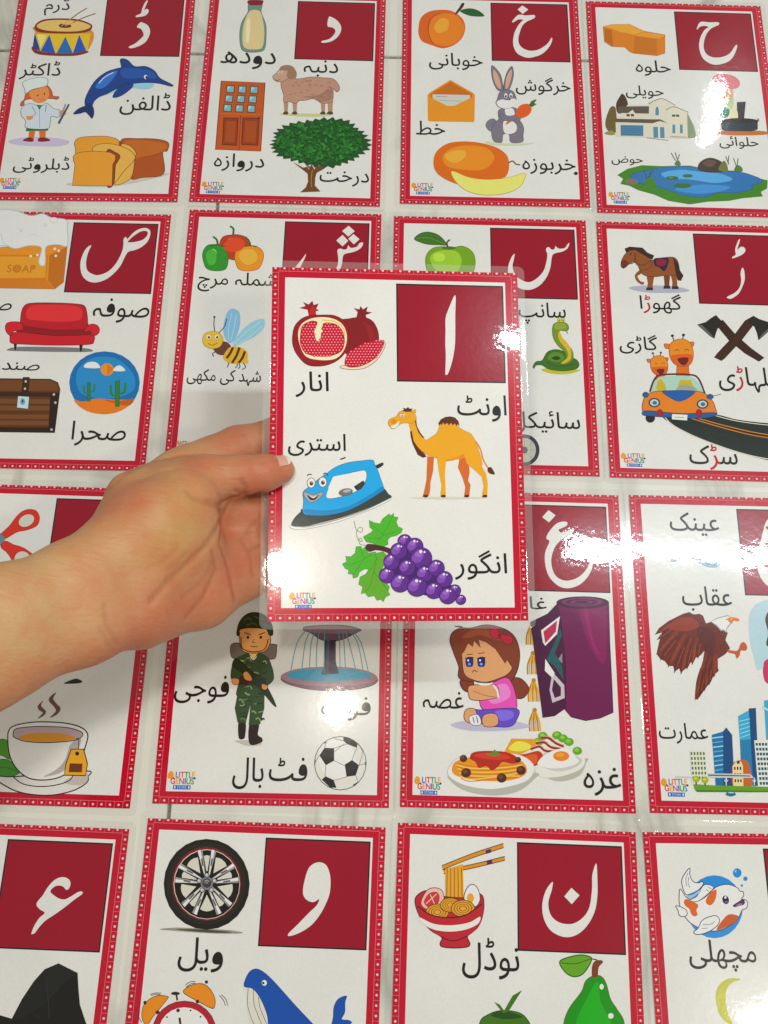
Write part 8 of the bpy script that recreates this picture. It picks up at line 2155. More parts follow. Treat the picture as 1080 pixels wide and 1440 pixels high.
P 2f5a6a -1.28,-63.45 0.13,-63.42 0.03,-65.07 -1.3,-65.1
P 2f5a6a 0.6,-63.41 2,-63.39 1.9,-65.04 0.57,-65.06
P 2f5a6a 2.47,-63.38 3.87,-63.35 3.77,-65 2.44,-65.02
P 2f5a6a 4.34,-63.34 5.74,-63.31 5.64,-64.96 4.31,-64.99
P 2f5a6a 6.21,-63.3 7.62,-63.27 7.51,-64.92 6.18,-64.95
P 2f5a6a 8.09,-63.26 9.49,-63.24 9.38,-64.89 8.05,-64.91
P 2f5a6a -3.14,-66.33 -1.74,-66.3 -1.84,-67.95 -3.16,-67.97
P 2f5a6a -1.27,-66.3 0.13,-66.27 0.03,-67.91 -1.29,-67.94
P 2f5a6a 0.6,-66.26 2,-66.23 1.9,-67.87 0.57,-67.9
P 2f5a6a 2.47,-66.22 3.87,-66.19 3.76,-67.84 2.44,-67.86
P 2f5a6a 4.34,-66.18 5.74,-66.16 5.63,-67.8 4.31,-67.83
P 2f5a6a 6.21,-66.15 7.61,-66.12 7.5,-67.76 6.18,-67.79
P 2f5a6a 8.08,-66.11 9.48,-66.08 9.37,-67.72 8.05,-67.75
P 2f5a6a -3.13,-69.17 -1.73,-69.14 -1.83,-70.78 -3.15,-70.8
P 2f5a6a -1.27,-69.13 0.13,-69.1 0.03,-70.74 -1.29,-70.77
P 2f5a6a 0.6,-69.09 2,-69.06 1.9,-70.7 0.58,-70.73
P 2f5a6a 2.47,-69.05 3.87,-69.03 3.76,-70.67 2.44,-70.69
P 2f5a6a 4.33,-69.02 5.73,-68.99 5.63,-70.63 4.31,-70.65
P 2f5a6a 6.2,-68.98 7.6,-68.95 7.49,-70.59 6.17,-70.62
P 2f5a6a 8.07,-68.94 9.47,-68.92 9.36,-70.55 8.04,-70.58
P 2f5a6a -3.12,-71.99 -1.73,-71.96 -1.83,-73.6 -3.14,-73.62
P 2f5a6a -1.26,-71.95 0.14,-71.93 0.04,-73.56 -1.28,-73.59
P 2f5a6a 0.6,-71.92 2,-71.89 1.9,-73.52 0.58,-73.55
P 2f5a6a 2.47,-71.88 3.86,-71.85 3.76,-73.49 2.44,-73.51
P 2f5a6a 4.33,-71.84 5.73,-71.81 5.62,-73.45 4.3,-73.47
P 2f5a6a 6.19,-71.81 7.59,-71.78 7.48,-73.41 6.16,-73.44
P 2f5a6a 8.06,-71.77 9.45,-71.74 9.34,-73.37 8.03,-73.4
P 2f5a6a -3.12,-74.81 -1.72,-74.78 -1.82,-76.41 -3.14,-76.43
P 2f5a6a -1.26,-74.77 0.14,-74.74 0.04,-76.37 -1.28,-76.4
P 2f5a6a 0.6,-74.73 2,-74.71 1.9,-76.33 0.58,-76.36
P 2f5a6a 2.46,-74.7 3.86,-74.67 3.76,-76.3 2.44,-76.32
P 2f5a6a 4.32,-74.66 5.72,-74.63 5.61,-76.26 4.3,-76.29
P 2f5a6a 6.19,-74.62 7.58,-74.59 7.47,-76.22 6.16,-76.25
P 2f5a6a 8.05,-74.59 9.44,-74.56 9.33,-76.19 8.02,-76.21
P 2f5a6a -3.11,-77.61 -1.72,-77.59 -1.81,-79.21 -3.13,-79.24
P 2f5a6a -1.25,-77.58 0.14,-77.55 0.04,-79.17 -1.27,-79.2
P 2f5a6a 0.61,-77.54 2,-77.51 1.9,-79.14 0.58,-79.16
P 2f5a6a 2.46,-77.5 3.86,-77.48 3.75,-79.1 2.44,-79.13
P 2f5a6a 4.32,-77.47 5.71,-77.44 5.61,-79.06 4.29,-79.09
P 2f5a6a 6.18,-77.43 7.57,-77.4 7.47,-79.03 6.15,-79.05
P 2f5a6a 8.04,-77.39 9.43,-77.37 9.32,-78.99 8.01,-79.02
P 2f5a6a -3.1,-80.41 -1.71,-80.38 -1.81,-82 -3.12,-82.03
P 2f5a6a -1.25,-80.38 0.14,-80.35 0.05,-81.97 -1.27,-81.99
P 2f5a6a 0.61,-80.34 2,-80.31 1.9,-81.93 0.59,-81.96
P 2f5a6a 2.46,-80.3 3.85,-80.27 3.75,-81.89 2.44,-81.92
P 2f5a6a 4.32,-80.27 5.71,-80.24 5.6,-81.86 4.29,-81.88
P 2f5a6a 6.17,-80.23 7.56,-80.2 7.46,-81.82 6.14,-81.85
P 2f5a6a 8.03,-80.19 9.42,-80.16 9.31,-81.78 8,-81.81
S b5602c -18.59,-71.7 -16.54,-69.06 -12.95,-68.02 -9.86,-68.18 -8.26,-71.5 -8.34,-83.3 -19.13,-83.52
P d6c39a -18.59,-71.7 -16.56,-69.29 -13.02,-68.77 -12.22,-71.58 -13.12,-83.4 -19.13,-83.52
P 3a2c24 -17.69,-72.06 -16.76,-72.04 -16.85,-73.75 -17.78,-73.77
P 3a2c24 -15.98,-72.02 -15.05,-72.01 -15.15,-73.71 -16.08,-73.73
P 3a2c24 -14.28,-71.99 -13.35,-71.97 -13.44,-73.68 -14.37,-73.7
P 3a2c24 -17.89,-75.62 -16.96,-75.6 -17.05,-77.3 -17.98,-77.32
P 3a2c24 -16.18,-75.58 -15.25,-75.57 -15.35,-77.27 -16.28,-77.28
P 3a2c24 -14.48,-75.55 -13.55,-75.53 -13.65,-77.23 -14.57,-77.25
P 3a2c24 -18.08,-79.16 -17.16,-79.14 -17.25,-80.84 -18.17,-80.86
P 3a2c24 -16.38,-79.13 -15.46,-79.11 -15.55,-80.8 -16.48,-80.82
P 3a2c24 -14.68,-79.1 -13.76,-79.08 -13.85,-80.77 -14.78,-80.79
P 3a2c24 -15.74,-68.82 -13.92,-68.49 -14.24,-70.13 -15.5,-70.31
P b9bcbc -33.69,-76.08 -8.34,-75.95 -6.25,-78.12 -33.31,-78.65
P 4a4f54 -33.52,-76.74 -8.43,-76.83 -8.34,-77.42 -33.51,-77.48
P c9ccc8 -23.42,-78.46 -22.64,-78.44 -23.15,-82.86 -23.69,-82.87
L c9ccc8,0.46 -24.22,-79.65 -23.26,-80.81 -22.06,-79.61
P c9ccc8 -6.48,-78.12 -5.71,-78.11 -6.25,-82.53 -6.79,-82.54
L c9ccc8,0.46 -7.3,-79.32 -6.34,-80.48 -5.14,-79.27
P 5f9420 -42.89,-82.52 -32.92,-82.91 1.77,-83.11 22.51,-82.84 22.17,-85.63 -8.66,-86.38 -40.95,-86.72 -42.5,-85.07
P 3f7418 -42.25,-85.8 1.51,-85.45 22.24,-85.05 22.15,-85.78 -40.96,-86.87
E 9aa624 -41.1,-79.54 -39.09,-79.5 -41.26,-81.46
E c0c048 -41.45,-79.11 -40.52,-79.09 -41.51,-79.85
P 5a4a20 -41.53,-81.02 -40.92,-81.01 -40.99,-82.77 -41.76,-82.79
E 9aa624 -35.74,-80.03 -33.74,-79.99 -35.91,-81.94
E c0c048 -36.09,-79.59 -35.16,-79.57 -36.16,-80.33
P 5a4a20 -36.18,-81.51 -35.57,-81.49 -35.65,-83.26 -36.42,-83.27
S 1f6a80 -24.04,-88.14 -23.3,-86.89 -22.04,-85.77 -19.73,-85.72 -18.55,-87.02 -18.36,-88.18 -21.2,-88.96
P a0c8cc -22.34,-86.51 -19.42,-86.45 -19.18,-87.17 -22.57,-87.24
O -62.3 -89.95 -45.53 -79.4 1.13
"""),
'e': ((-0.21366, -0.13029, 0.00060), (0.00000, 0.00000, -0.00707), """
Q 0,91.2 61.5,91.2 61.5,33.4 0,33.4
G 21.55,41.8 22.48,45.52 24.75,49.85 27.45,52.66 24.28,54.48 22.06,56.73 22.88,59.11 25,61.93 26.94,65.93 29.8,69.59 32.93,71.53 36.31,71.82 39.1,70.34 39.95,68 39.1,65.61 37.68,65.4 35.76,66.9 33.13,67.35 30.7,66.47 28.93,64.04 31.83,61.79 35.02,60.35 38.02,60.23 41.18,61.92 45.08,64.42 47.37,64.51 47.13,63.16 43.14,60.11 38.61,56.19 33.29,52.11 28.71,48.84 25.83,45.65 23.45,42.03 22.27,41.53
# rock_picture
P 121416 -1.73,1.18 10.76,0.18 17.57,-1.31 21.7,8.64 26.87,17.71 31.89,23.86 39.14,27.14 50.54,22.69 52.14,14.94 54.12,6.9 58.62,-1.69 64.79,-10.84 67.76,-20.72 2.57,-23.1
P 1c1f20 31.89,23.86 39.16,26.99 50.22,22.6 42.76,16.81 36.35,9.92 33.9,19.46
P 1a1c1e 26.89,17.56 31.77,23.56 33.73,19.45 36.25,8.44 24.05,-0.78 18.39,-1.28
L 3a3e40,0.21 33.73,19.45 36.25,8.44 38.24,-0.26
L 34383a,0.21 36.52,9.92 41.39,14.91
L 2a2e30,0.2 29,1.58 33.02,-0.45
"""),
'w': ((-0.06327, -0.12473, 0.00060), (0.00000, 0.00000, -0.00511), """
Q 0,91.2 61.5,91.2 61.5,33.4 0,33.4
G 31.22,78.8 36.24,77.39 38.94,71.13 39.17,63.26 37.38,57.33 34.15,51.01 29.64,45.45 23.59,41.4 17.86,39.29 16.73,40.39 21.85,45.56 28.17,52.15 31.76,55.57 33.25,59.13 29.95,57.45 26.08,58.48 23.75,61.72 24,67.63 26.27,75.63
# wheel_picture
S 8f8c80 -56.58,40.11 -47.16,41.32 -30.28,41.31 -16.2,41.04 -8.79,39.92 -18.84,39.15 -32.88,39.16 -48.1,39.64
S 4a4840 -47.06,40.45 -33.06,40.95 -18.95,40.43 -15.53,39.89 -24.48,39.46 -35.74,39.68
E 1c1a16 -32.08,65.01 -7.34,65.9 -29.73,40.86
E 26231e -32.35,65.42 -9.6,66.24 -30.2,43.36
E 7a1c20 -32.15,65.16 -12.25,65.88 -30.24,45.52
E d8c8c0 -32.01,64.9 -12.91,65.59 -30.2,46.3
E 16140f -31.95,64.85 -13.19,65.53 -30.17,46.56
P c5c3b8 -32.94,71.73 -35.18,79.82 -33.46,80.37 -31.65,79.95 -32.3,71.75
P c5c3b8 -28.74,70.67 -28.16,79.25 -26.12,79.03 -24.1,78.13 -22.43,76.67 -21.38,74.89
P 8e8e92 -33.54,68.29 -39.3,82.5 -36.32,83.3 -32.94,68.5
P d8d8d9 -33.46,68.93 -39.04,82.59 -37.48,83.05 -33.56,69.9
P 55555a -35.62,74.23 -36.71,78.3 -35.93,78.51 -34.99,74.42
P 8e8e92 -31.67,68.54 -31.19,83.49 -28.08,82.9 -31.05,68.38
P d8d8d9 -31.24,69.01 -30.91,83.46 -29.26,83.19 -30.77,69.83
P 55555a -30.88,74.59 -30.65,78.7 -29.84,78.55 -30.23,74.45
P c5c3b8 -26.26,67.89 -19.27,72.01 -18.14,70.54 -17.89,68.74 -26,67.3
P c5c3b8 -25.76,63.71 -17.33,65.32 -16.81,63.38 -16.96,61.28 -17.76,59.37 -19.08,57.94
P 8e8e92 -29.8,67.58 -18.17,76.53 -16.34,73.94 -29.38,67.08
P d8d8d9 -29.15,67.68 -17.99,76.31 -16.99,74.96 -28.25,68.01
P 55555a -24.81,71.02 -21.28,73.06 -20.8,72.38 -24.4,70.49
P 8e8e92 -28.87,65.9 -14.35,69.2 -13.81,66.16 -28.8,65.28
P d8d8d9 -28.26,65.62 -14.28,68.93 -13.95,67.33 -27.3,65.39
P 55555a -22.76,66.69 -18.73,67.5 -18.59,66.71 -22.65,66.04
P c5c3b8 -27.54,60.69 -21.09,55.27 -22.09,53.85 -23.72,53.17 -28.02,60.3
P c5c3b8 -31.4,59.16 -26.79,51.77 -28.47,50.79 -30.55,50.39 -32.68,50.64 -34.54,51.49
P 8e8e92 -29.12,63.91 -16.39,55.41 -18.21,53.07 -29.45,63.39
P d8d8d9 -28.79,63.32 -16.53,55.19 -17.46,53.93 -28.14,62.58
P 55555a -24.01,60.14 -20.8,57.39 -21.27,56.78 -24.37,59.62
P 8e8e92 -30.41,62.62 -22.02,50.03 -24.73,48.75 -30.99,62.4
P d8d8d9 -30.46,61.98 -22.25,49.9 -23.66,49.18 -30.34,61.03
P 55555a -27.44,57.13 -25.21,53.62 -25.92,53.29 -28.02,56.87
P c5c3b8 -34.97,60.05 -37.86,52.66 -39.61,53.22 -40.88,54.56 -35.52,60.4
P c5c3b8 -37.88,63.27 -43.39,57.07 -44.97,58.39 -46.14,60.23 -46.7,62.3 -46.56,64.26
P 8e8e92 -32.43,62.35 -36.01,48.35 -38.94,49.42 -33.05,62.53
P d8d8d9 -32.88,61.89 -36.27,48.42 -37.84,48.95 -33.36,61.09
P 55555a -34.22,56.62 -35.7,52.94 -36.47,53.22 -34.85,56.83
P 8e8e92 -34.15,63.22 -43.31,52.17 -45.57,54.36 -34.58,63.71
P d8d8d9 -34.79,63.11 -43.53,52.35 -44.75,53.48 -35.67,62.75
P 55555a -38.39,59.05 -40.99,56.06 -41.58,56.64 -38.86,59.53
P c5c3b8 -38.33,66.85 -46.66,67.7 -46.76,69.5 -45.92,71.04 -38.19,67.46
P c5c3b8 -36.27,70.4 -44.39,74.05 -43.69,75.89 -42.32,77.47 -40.49,78.51 -38.51,78.87
P 8e8e92 -35.16,65.05 -50.21,64.85 -50.26,67.9 -35.21,65.67
P d8d8d9 -35.77,65.35 -50.24,65.12 -50.31,66.73 -36.72,65.6
P 55555a -41.4,65.27 -45.57,65.73 -45.59,66.53 -41.44,65.92
P 8e8e92 -34.94,66.88 -49.2,72.75 -47.89,75.45 -34.62,67.41
P d8d8d9 -35.29,67.45 -49.11,72.99 -48.45,74.44 -35.96,68.19
P 55555a -40.58,69.82 -44.48,71.52 -44.14,72.23 -40.29,70.38
E 7a7a7c -31.99,65.22 -28.46,65.35 -31.65,61.76
E 26241f -28.9,61.7 -27.43,61.76 -28.77,60.29
E a8a8a8 -28.9,61.7 -27.82,61.74 -28.8,60.66
E dedede -29.16,62.01 -28.76,62.02 -29.12,61.64
E 26241f -34.37,61.5 -32.9,61.56 -34.23,60.09
E a8a8a8 -34.37,61.5 -33.29,61.54 -34.27,60.46
E dedede -34.63,61.81 -34.23,61.82 -34.59,61.44
E 26241f -36.55,66.37 -35.07,66.43 -36.41,64.95
E a8a8a8 -36.55,66.37 -35.47,66.41 -36.45,65.32
E dedede -36.81,66.68 -36.41,66.69 -36.77,66.31
E 26241f -32.41,69.59 -30.93,69.65 -32.27,68.17
E a8a8a8 -32.41,69.59 -31.33,69.63 -32.31,68.54
E dedede -32.67,69.9 -32.27,69.92 -32.64,69.53
E 26241f -27.68,66.69 -26.2,66.75 -27.54,65.27
E a8a8a8 -27.68,66.69 -26.6,66.73 -27.58,65.64
E dedede -27.94,67 -27.54,67.02 -27.9,66.63
E 3c3c3e -32,65.33 -29.38,65.42 -31.75,62.81
E 6f6f72 -32.4,65.94 -30.92,66 -32.3,64.89
L b8b8ba,0.23 -33.28,66.18 -32.22,67.01 -30.72,66.27
W ﻞﯾﻭ|-44.4 19.08 -19.08 36.72 2.04
# alarm_clock_picture
L 2a2320,0.31 -63.08,-1.52 -63.06,-4.24 -61.11,-6.89
L 2a2320,0.31 -57.92,6.89 -55.44,7.72 -51.86,7.84
L 2a2320,0.31 -57.35,6.36 -54.87,7.19 -52.29,7.09
L 2a2320,0.31 -38.93,12.17 -36.53,13.92 -33.48,14.4
L 2a2320,0.31 -38.32,11.27 -35.92,13.02 -33.18,13.49
L 2a2320,0.31 -18.45,8.28 -15.68,6.08 -14.36,2.93
L 2a2320,0.31 -19.43,7.79 -16.97,5.58 -15.69,2.88
S d9851c o2a2320,0.3 -57.7,-8.12 -60.51,-5.96 -61.5,-1.92 -60.46,2.22 -57.2,5.08 -53.27,6.69 -48.6,6.3 -47.8,5.6 -50.65,1.65 -55.12,-3.96
S d9851c o2a2320,0.31 -39.24,8.29 -38.27,10.81 -34.35,12.8 -29.23,13.25 -24.87,10.82 -21.87,6.33 -21.52,2.68 -22.93,1.26 -30.39,4.19
E 2a2320 -60.32,2.78 -59.4,2.81 -60.21,1.87
E 2a2320 -27.27,14.25 -26.34,14.28 -27.18,13.42
E a81a30 o2a2320,0.3 -37.06,-10.56 -19.62,-9.95 -35.5,-25.47
E e4e1d6 -37.01,-11 -22.82,-10.51 -35.73,-23.27
E 2a2320 -43.94,7.94 -41.48,8.02 -43.85,7.11
L 2a2320,0.92 -43.37,7.41 -42.54,4.5
E 2a2320 -41.61,-0.4 -40.59,-0.36 -41.51,-1.31
E 2a2320 -47.37,-3.87 -46.86,-3.85 -47.32,-4.32
E 2a2320 -34.67,-0.16 -34.16,-0.14 -34.62,-0.61
E 2a2320 -28.85,-3.04 -28.34,-3.03 -28.81,-3.5
L 2a2320,1.22 -40.42,-3.9 -38.49,-11.5
P 5a1420 -54.17,-1.57 -52.67,-0.42 -51.5,-1.66 -52.99,-2.98
P 5a1420 -32.51,4.85 -30.73,5.46 -30.34,3.65 -31.75,3.41
# whale_picture
S c9c8bd -6.05,12.84 -0.16,11.17 5.28,2.83 8.77,-5.48 10.35,-13.77 1.48,-9.08 -2.99,-0.84 -4.53,8.45
L 4a4640,0.29 -3.71,12.33 -3.41,4.23 -0.96,-2.45 2.29,-7.38
L 4a4640,0.29 -0.76,11.49 0.2,4.35 2.95,-1.47 6.06,-7.25
L 4a4640,0.29 2.4,7.84 3.57,2.77 6.68,-3.03 8.9,-7.15
S 0f4ea0 o0a3a80,0.19 -6.05,12.84 -5.44,17 -3.33,20.53 -0.07,21.86 3.88,20.61 8.96,17.07 15.11,11.7 23.27,4.31 31.33,-2.59 39.32,-9.43 45.34,-15.87 10.6,-17.08 9.09,-7.14 7.97,-1.3 5.14,4.53 1.92,9.1 -1.66,11.97
S 0f4ea0 o0a3a80,0.19 51.39,10.07 46.89,8.38 44.63,4.21 44.52,-0.86 43.38,-5.95 41.39,-12.69 48.93,-12.43 52.53,-8.97 54.17,-3.89 55.08,-3.02 53.12,-1.91 49.31,-1.54 50.84,1.89 50.78,6.98
E e8eef4 5.09,14.96 6.53,15.01 5.21,13.5
E 2a2320 4.53,14.85 5.2,14.87 4.58,14.16
"""),
'n': ((0.08388, -0.12261, 0.00060), (0.00000, 0.00000, -0.00586), """
Q 0,91.2 61.5,91.2 61.5,33.4 0,33.4
G 31.35,67.56 35.97,63.74 31.33,58.86 27.13,62.85
G 46.22,81.33 46.56,73.27 46.24,63.74 44.31,55.2 39.58,47.57 33.35,42.72 26.23,41.53 19.19,44.42 15.23,50.4 14.33,57.85 16.5,65.49 20.5,70.39 20.01,66.19 17.82,58.92 19.34,52.42 24.36,48.87 31.48,48.58 37.69,52.16 41.54,57.92 43.28,67.43 43.73,75.08
# noodle_bowl_picture
L c9881e,2.28 -43.5,75.68 -25.77,82.9 -7.9,89.01
L c9881e,2.07 -42.63,73.41 -25.73,77.11 -7.09,82.05
L 3a1c10,0.41 -43.52,76.84 -25.78,84.07 -7.9,90.19
L 3a1c10,0.41 -42.65,74.45 -25.74,78.15 -7.08,83.1
L 3a1c10,0.41 -43.48,74.53 -25.76,81.74 -7.9,87.84
L 3a1c10,0.41 -42.62,72.38 -25.72,76.07 -7.09,81.01
P 4a2a6a -18.52,85.89 -15.4,86.98 -14.98,85.05 -18.09,83.97
P 4a2a6a -17.87,80.1 -14.56,80.81 -14.35,79.08 -17.45,78.38
P d09a2c -41.83,74.78 -31.53,78.05 -30.91,59.01 -35.8,56.95 -41.57,59.56
L 7a4a14,0.41 -40.61,75.79 -40.73,58.28
L 7a4a14,0.41 -38.54,75.87 -38.48,58.36
L 7a4a14,0.41 -36.47,75.94 -36.23,58.44
L 7a4a14,0.41 -34.41,76.02 -33.97,58.52
L 7a4a14,0.41 -32.34,76.1 -31.72,58.61
S b02434 o4a141c,0.51 -58.67,55.73 -57.97,59.9 -52.3,62.95 -44.04,60.42 -29.69,60 -21.1,62.21 -19.23,57.19 -20.22,50.03 -23.03,44.36 -28.47,40.09 -27.02,35.92 -29.42,34.18 -37.49,33.52 -43.15,34.05 -43.99,35.85 -43.23,38.82 -49.79,42.45 -55.63,48.74
S d8b0a8 o8a1c24,0.41 -55.41,55.85 -52.3,62.95 -47.21,64.66 -43.06,62.72 -42.94,56.31 -50.02,52.68
S b93a3c -53.79,56.67 -51.24,61.29 -46.96,62.58 -44.86,60.39 -45.61,56.59 -50.46,54.16
L e8c8c0,0.41 -52.55,55.96 -46.52,61.46
L e8c8c0,0.41 -50.2,60.95 -47.64,56.14
S e6e2d4 o4a2a1c,0.41 -30.5,59.03 -29.33,64.75 -26.06,67.34 -22.75,64.99 -21.49,59.36 -24.53,55.49
E d99a2a -27.03,59.91 -24.98,59.99 -27,57.28
E c98f2a o5a3410,0.41 -45.92,51.89 -39.4,52.13 -45.84,47.6
E 8a5a18 -45.92,51.89 -40.84,52.08 -45.86,48.54
E d09a34 -45.92,51.89 -41.36,52.06 -45.86,48.88
E 8a5a18 -45.92,51.89 -42.27,52.03 -45.88,49.48
E d09a34 -45.92,51.89 -42.79,52.01 -45.88,49.83
E 8a5a18 -45.92,51.89 -43.71,51.97 -45.89,50.43
E d09a34 -45.92,51.89 -44.23,51.95 -45.9,50.77
E c98f2a o5a3410,0.41 -38.64,55.91 -32.92,56.12 -38.58,52.13
E 8a5a18 -38.64,55.91 -34.18,56.07 -38.6,52.96
E d09a34 -38.64,55.91 -34.64,56.05 -38.6,53.26
E 8a5a18 -38.64,55.91 -35.44,56.03 -38.61,53.79
E d09a34 -38.64,55.91 -35.9,56.01 -38.62,54.09
E 8a5a18 -38.64,55.91 -36.7,55.98 -38.62,54.62
E d09a34 -38.64,55.91 -37.16,55.96 -38.63,54.92
E c98f2a o5a3410,0.41 -31.27,54.3 -24.53,54.55 -31.22,49.86
E 8a5a18 -31.27,54.3 -26.01,54.5 -31.23,50.84
E d09a34 -31.27,54.3 -26.55,54.48 -31.23,51.19
E 8a5a18 -31.27,54.3 -27.49,54.44 -31.24,51.81
E d09a34 -31.27,54.3 -28.03,54.42 -31.24,52.17
E 8a5a18 -31.27,54.3 -28.98,54.39 -31.25,52.79
E d09a34 -31.27,54.3 -29.51,54.37 -31.25,53.15
S b02434 -57.41,54.28 -49.97,50.44 -39.76,49.32 -29.6,51.18 -20.25,57.15 -20.22,50.03 -23.03,44.36 -29.08,39.7 -37.55,37.92 -46.71,40.72 -54.37,46.92
S e2dccb -56.04,48.72 -47.83,45.67 -37.67,45.3 -27.52,47.16 -21.44,50.36 -22.64,46.6 -29.52,43.38 -38.63,41.94 -47.77,42.71 -53.92,45.45
L 4a141c,0.61 -57.42,54.65 -49.97,50.44 -39.76,49.13 -29.6,51 -20.25,57.15
L 4a141c,0.51 -43.23,38.82 -36.53,37.22 -28.27,40.1
W ﻝﮈﻮﻧ|-31.37 18.38 0.81 39.47 2.08
# pear_picture
S 128a12 o3f7a10,0.8 42.81,22.09 38.32,19.24 35.76,13.78 28.36,4.65 25.19,-4.24 25.89,-16.34 41.33,-22.64 57.16,-16.95 58.82,-1.29 55.15,5.6 51.58,10.79 49.66,17.85 47.2,21.71
S 1aa01a 44.72,19.47 38.44,10.32 32.14,-2.24 35.68,-15.99 51.35,-15.43 51.9,-1.54 46.34,8.83
E e8f0e0 47.03,16.86 48.23,16.9 46.98,15.43
E e8f0e0 51.66,2.49 53.24,2.54 51.6,1.08
S 5f9a24 o2f5a10,0.6 23.72,28.64 29.01,31.19 35.09,32.51 39.12,32.29 41.89,30.93 39.74,26.5 35.81,22.38 30.78,21.48 26.43,23.85
L 2f5a10,0.4 24.52,28.12 32.96,28.06 41.49,30.92
L 2f5a10,0.61 41.49,30.92 45.09,30.32
S 7a3a20 42,21.88 41.95,26.58 43.46,29.53 46.7,30.38 48.28,29.34 45.77,26.71 44.81,21.99
# mango_picture
S 3f6f14 o1f4410,0.39 -21.54,-4.16 -17.21,0.38 -9.3,2.95 0.6,2.24 5.5,-1.44 7.42,-6.61 8.23,-20.39 -24.95,-21.56
S 244f10 -15.24,0.45 -8.31,2.98 2.56,0.2 -7.33,-1.2
P 3f6f14 -13.26,7.04 -10.29,5.91 -7.72,3 -2.92,10.61 2.28,13.46 -5.34,2.56 -8.31,1.57
"""),
'm': ((0.23037, -0.12157, 0.00060), (0.00000, 0.00000, 0.01767), """
Q 0,91.2 61.5,91.2 61.5,33.4 0,33.4
# fish_picture
E 1583c8 -31.49,59.55 -15.04,59.77 -33.11,42.89
S e4e3de o2a2440,0.41 -28.93,70.18 -22.61,71.41 -17.28,69.7 -15.95,67.95 -14.07,67.53 -14.17,65.32 -15.44,63.72 -12.83,63.13 -12.14,61.25 -13.31,58.73 -15.81,57.75 -19.07,52.72 -24.91,48.92 -31.93,46.67 -39.32,47.5 -45.84,50.51 -49.54,54.81 -51.5,59.79 -51.41,64.82 -50.4,68.63 -47.35,64.24 -42.06,62.11 -37.08,64.07 -33.37,66.96
S e4e3de o2a2440,0.41 -47.55,65.82 -49.2,70.55 -48.9,74.05 -46.52,77.6 -43.9,79.88 -44.21,76.35 -42.8,72.86 -39.78,71.94 -37.3,72.74 -37.11,71.03 -40.13,68.13 -44.43,66.18
S d8dbe2 o2a2440,0.34 -45.43,62.7 -41.11,64.96 -37.17,70.39 -33.67,71.07 -31.06,69.52 -34.09,66.63 -38.51,63.42 -42.08,61.92
S 8fb0d4 -46.95,64.88 -43.09,65.88 -39.45,68.14 -38.47,67.52 -41.77,65.27 -45.37,63.33
L 2a2440,0.28 -45.16,77.29 -46.86,73.76 -46.5,69.95
L 2a2440,0.28 -44.88,75.06 -45.65,71.87 -44.84,69.34
L 2a2440,0.28 -34.13,69.8 -32.5,68.87
L 2a2440,0.28 -35.63,68.51 -34,67.58
S c8601a -48.92,62.02 -47.09,63.3 -41.49,60.86 -40.95,59.3 -42.15,57.41 -41.69,54.92 -43.81,54.14 -45.39,55.49 -46.19,57.98 -48.42,59.83
S c8601a -35.74,63.77 -33.4,66.64 -29.78,68.59 -29.65,66.37 -31.05,62.57 -33.69,60.15 -36.11,61.25
S b8551a -31.53,47.29 -28,51.98 -23.56,55.47 -18.19,54.6 -20.56,51.46 -26.3,48.6
S e4e3de o2a2440,0.41 -53.93,59.44 -51.21,59.17 -47.96,57.33 -47.84,54.84 -50.31,53.87 -52.27,54.78 -52.74,57.27
S dcdce0 o2a2440,0.41 -44.76,45.88 -41.98,48.08 -38.85,52.46 -31.82,54.73 -29.3,52.59 -30.97,49.46 -36.04,46.31 -42.29,44.68
L 2a2440,0.27 -39.09,49.98 -35,50.03 -32.12,51.62
L 2a2440,0.27 -39.97,47.8 -36.54,48.15
S 4a2a5a o2a2440,0.27 -20.68,60.2 -17.39,62.12 -15.2,63.41 -13.89,62.8 -14.44,60.91 -17.61,60.11 -19.73,59.46
S a86a90 -19.31,60.21 -16.09,61.51 -15.48,60.77 -17.59,60.24
E 1c1636 -24.69,63.16 -22.79,63.64 -24.25,60.86
E e8e8f0 -24.7,64.42 -24.01,64.43 -24.78,63.66
E 6a5a9a -24.39,62.03 -23.57,62.04 -24.46,61.4
E 1583c8 o0f6aa8,0.21 -16.44,77.68 -14.09,77.72 -16.69,75.31
E 7ac0e8 -17.31,78.63 -16.75,78.64 -17.39,77.86
E 1583c8 -12,74.61 -10.76,74.63 -12.13,73.4
E 1583c8 -14.47,70.89 -13.71,70.9 -14.54,70.25
W ﯽﻠﮭﭽﻣ|-48.42 25.89 -10.37 42.09 0.73
# crescent_moon_picture
S b0b01e -35.17,13.64 -32.64,19.03 -27.65,22.08 -22.26,22.45 -20.31,21.87 -25.16,20.32 -28.87,16.69 -29.8,10.74 -29.35,5.44 -27.3,-0.39 -31.15,0.73 -34.6,5.96
"""),
}

floor.location = (-0.1215, 0, 0); floor.rotation_euler = (0, 0, math.radians(1.15))
# ------------------------------------------------------------------ printing
GAIN = 1.36
def lin(h):
    out = []
    for i in (0, 2, 4):
        v = int(h[i:i + 2], 16) / 255
        v = v / 12.92 if v <= .04045 else ((v + .055) / 1.055) ** 2.4
        out.append(min(v ** 1.1 * GAIN, .84))
    return tuple(out) + (1.0,)
STEP = 1.6e-6

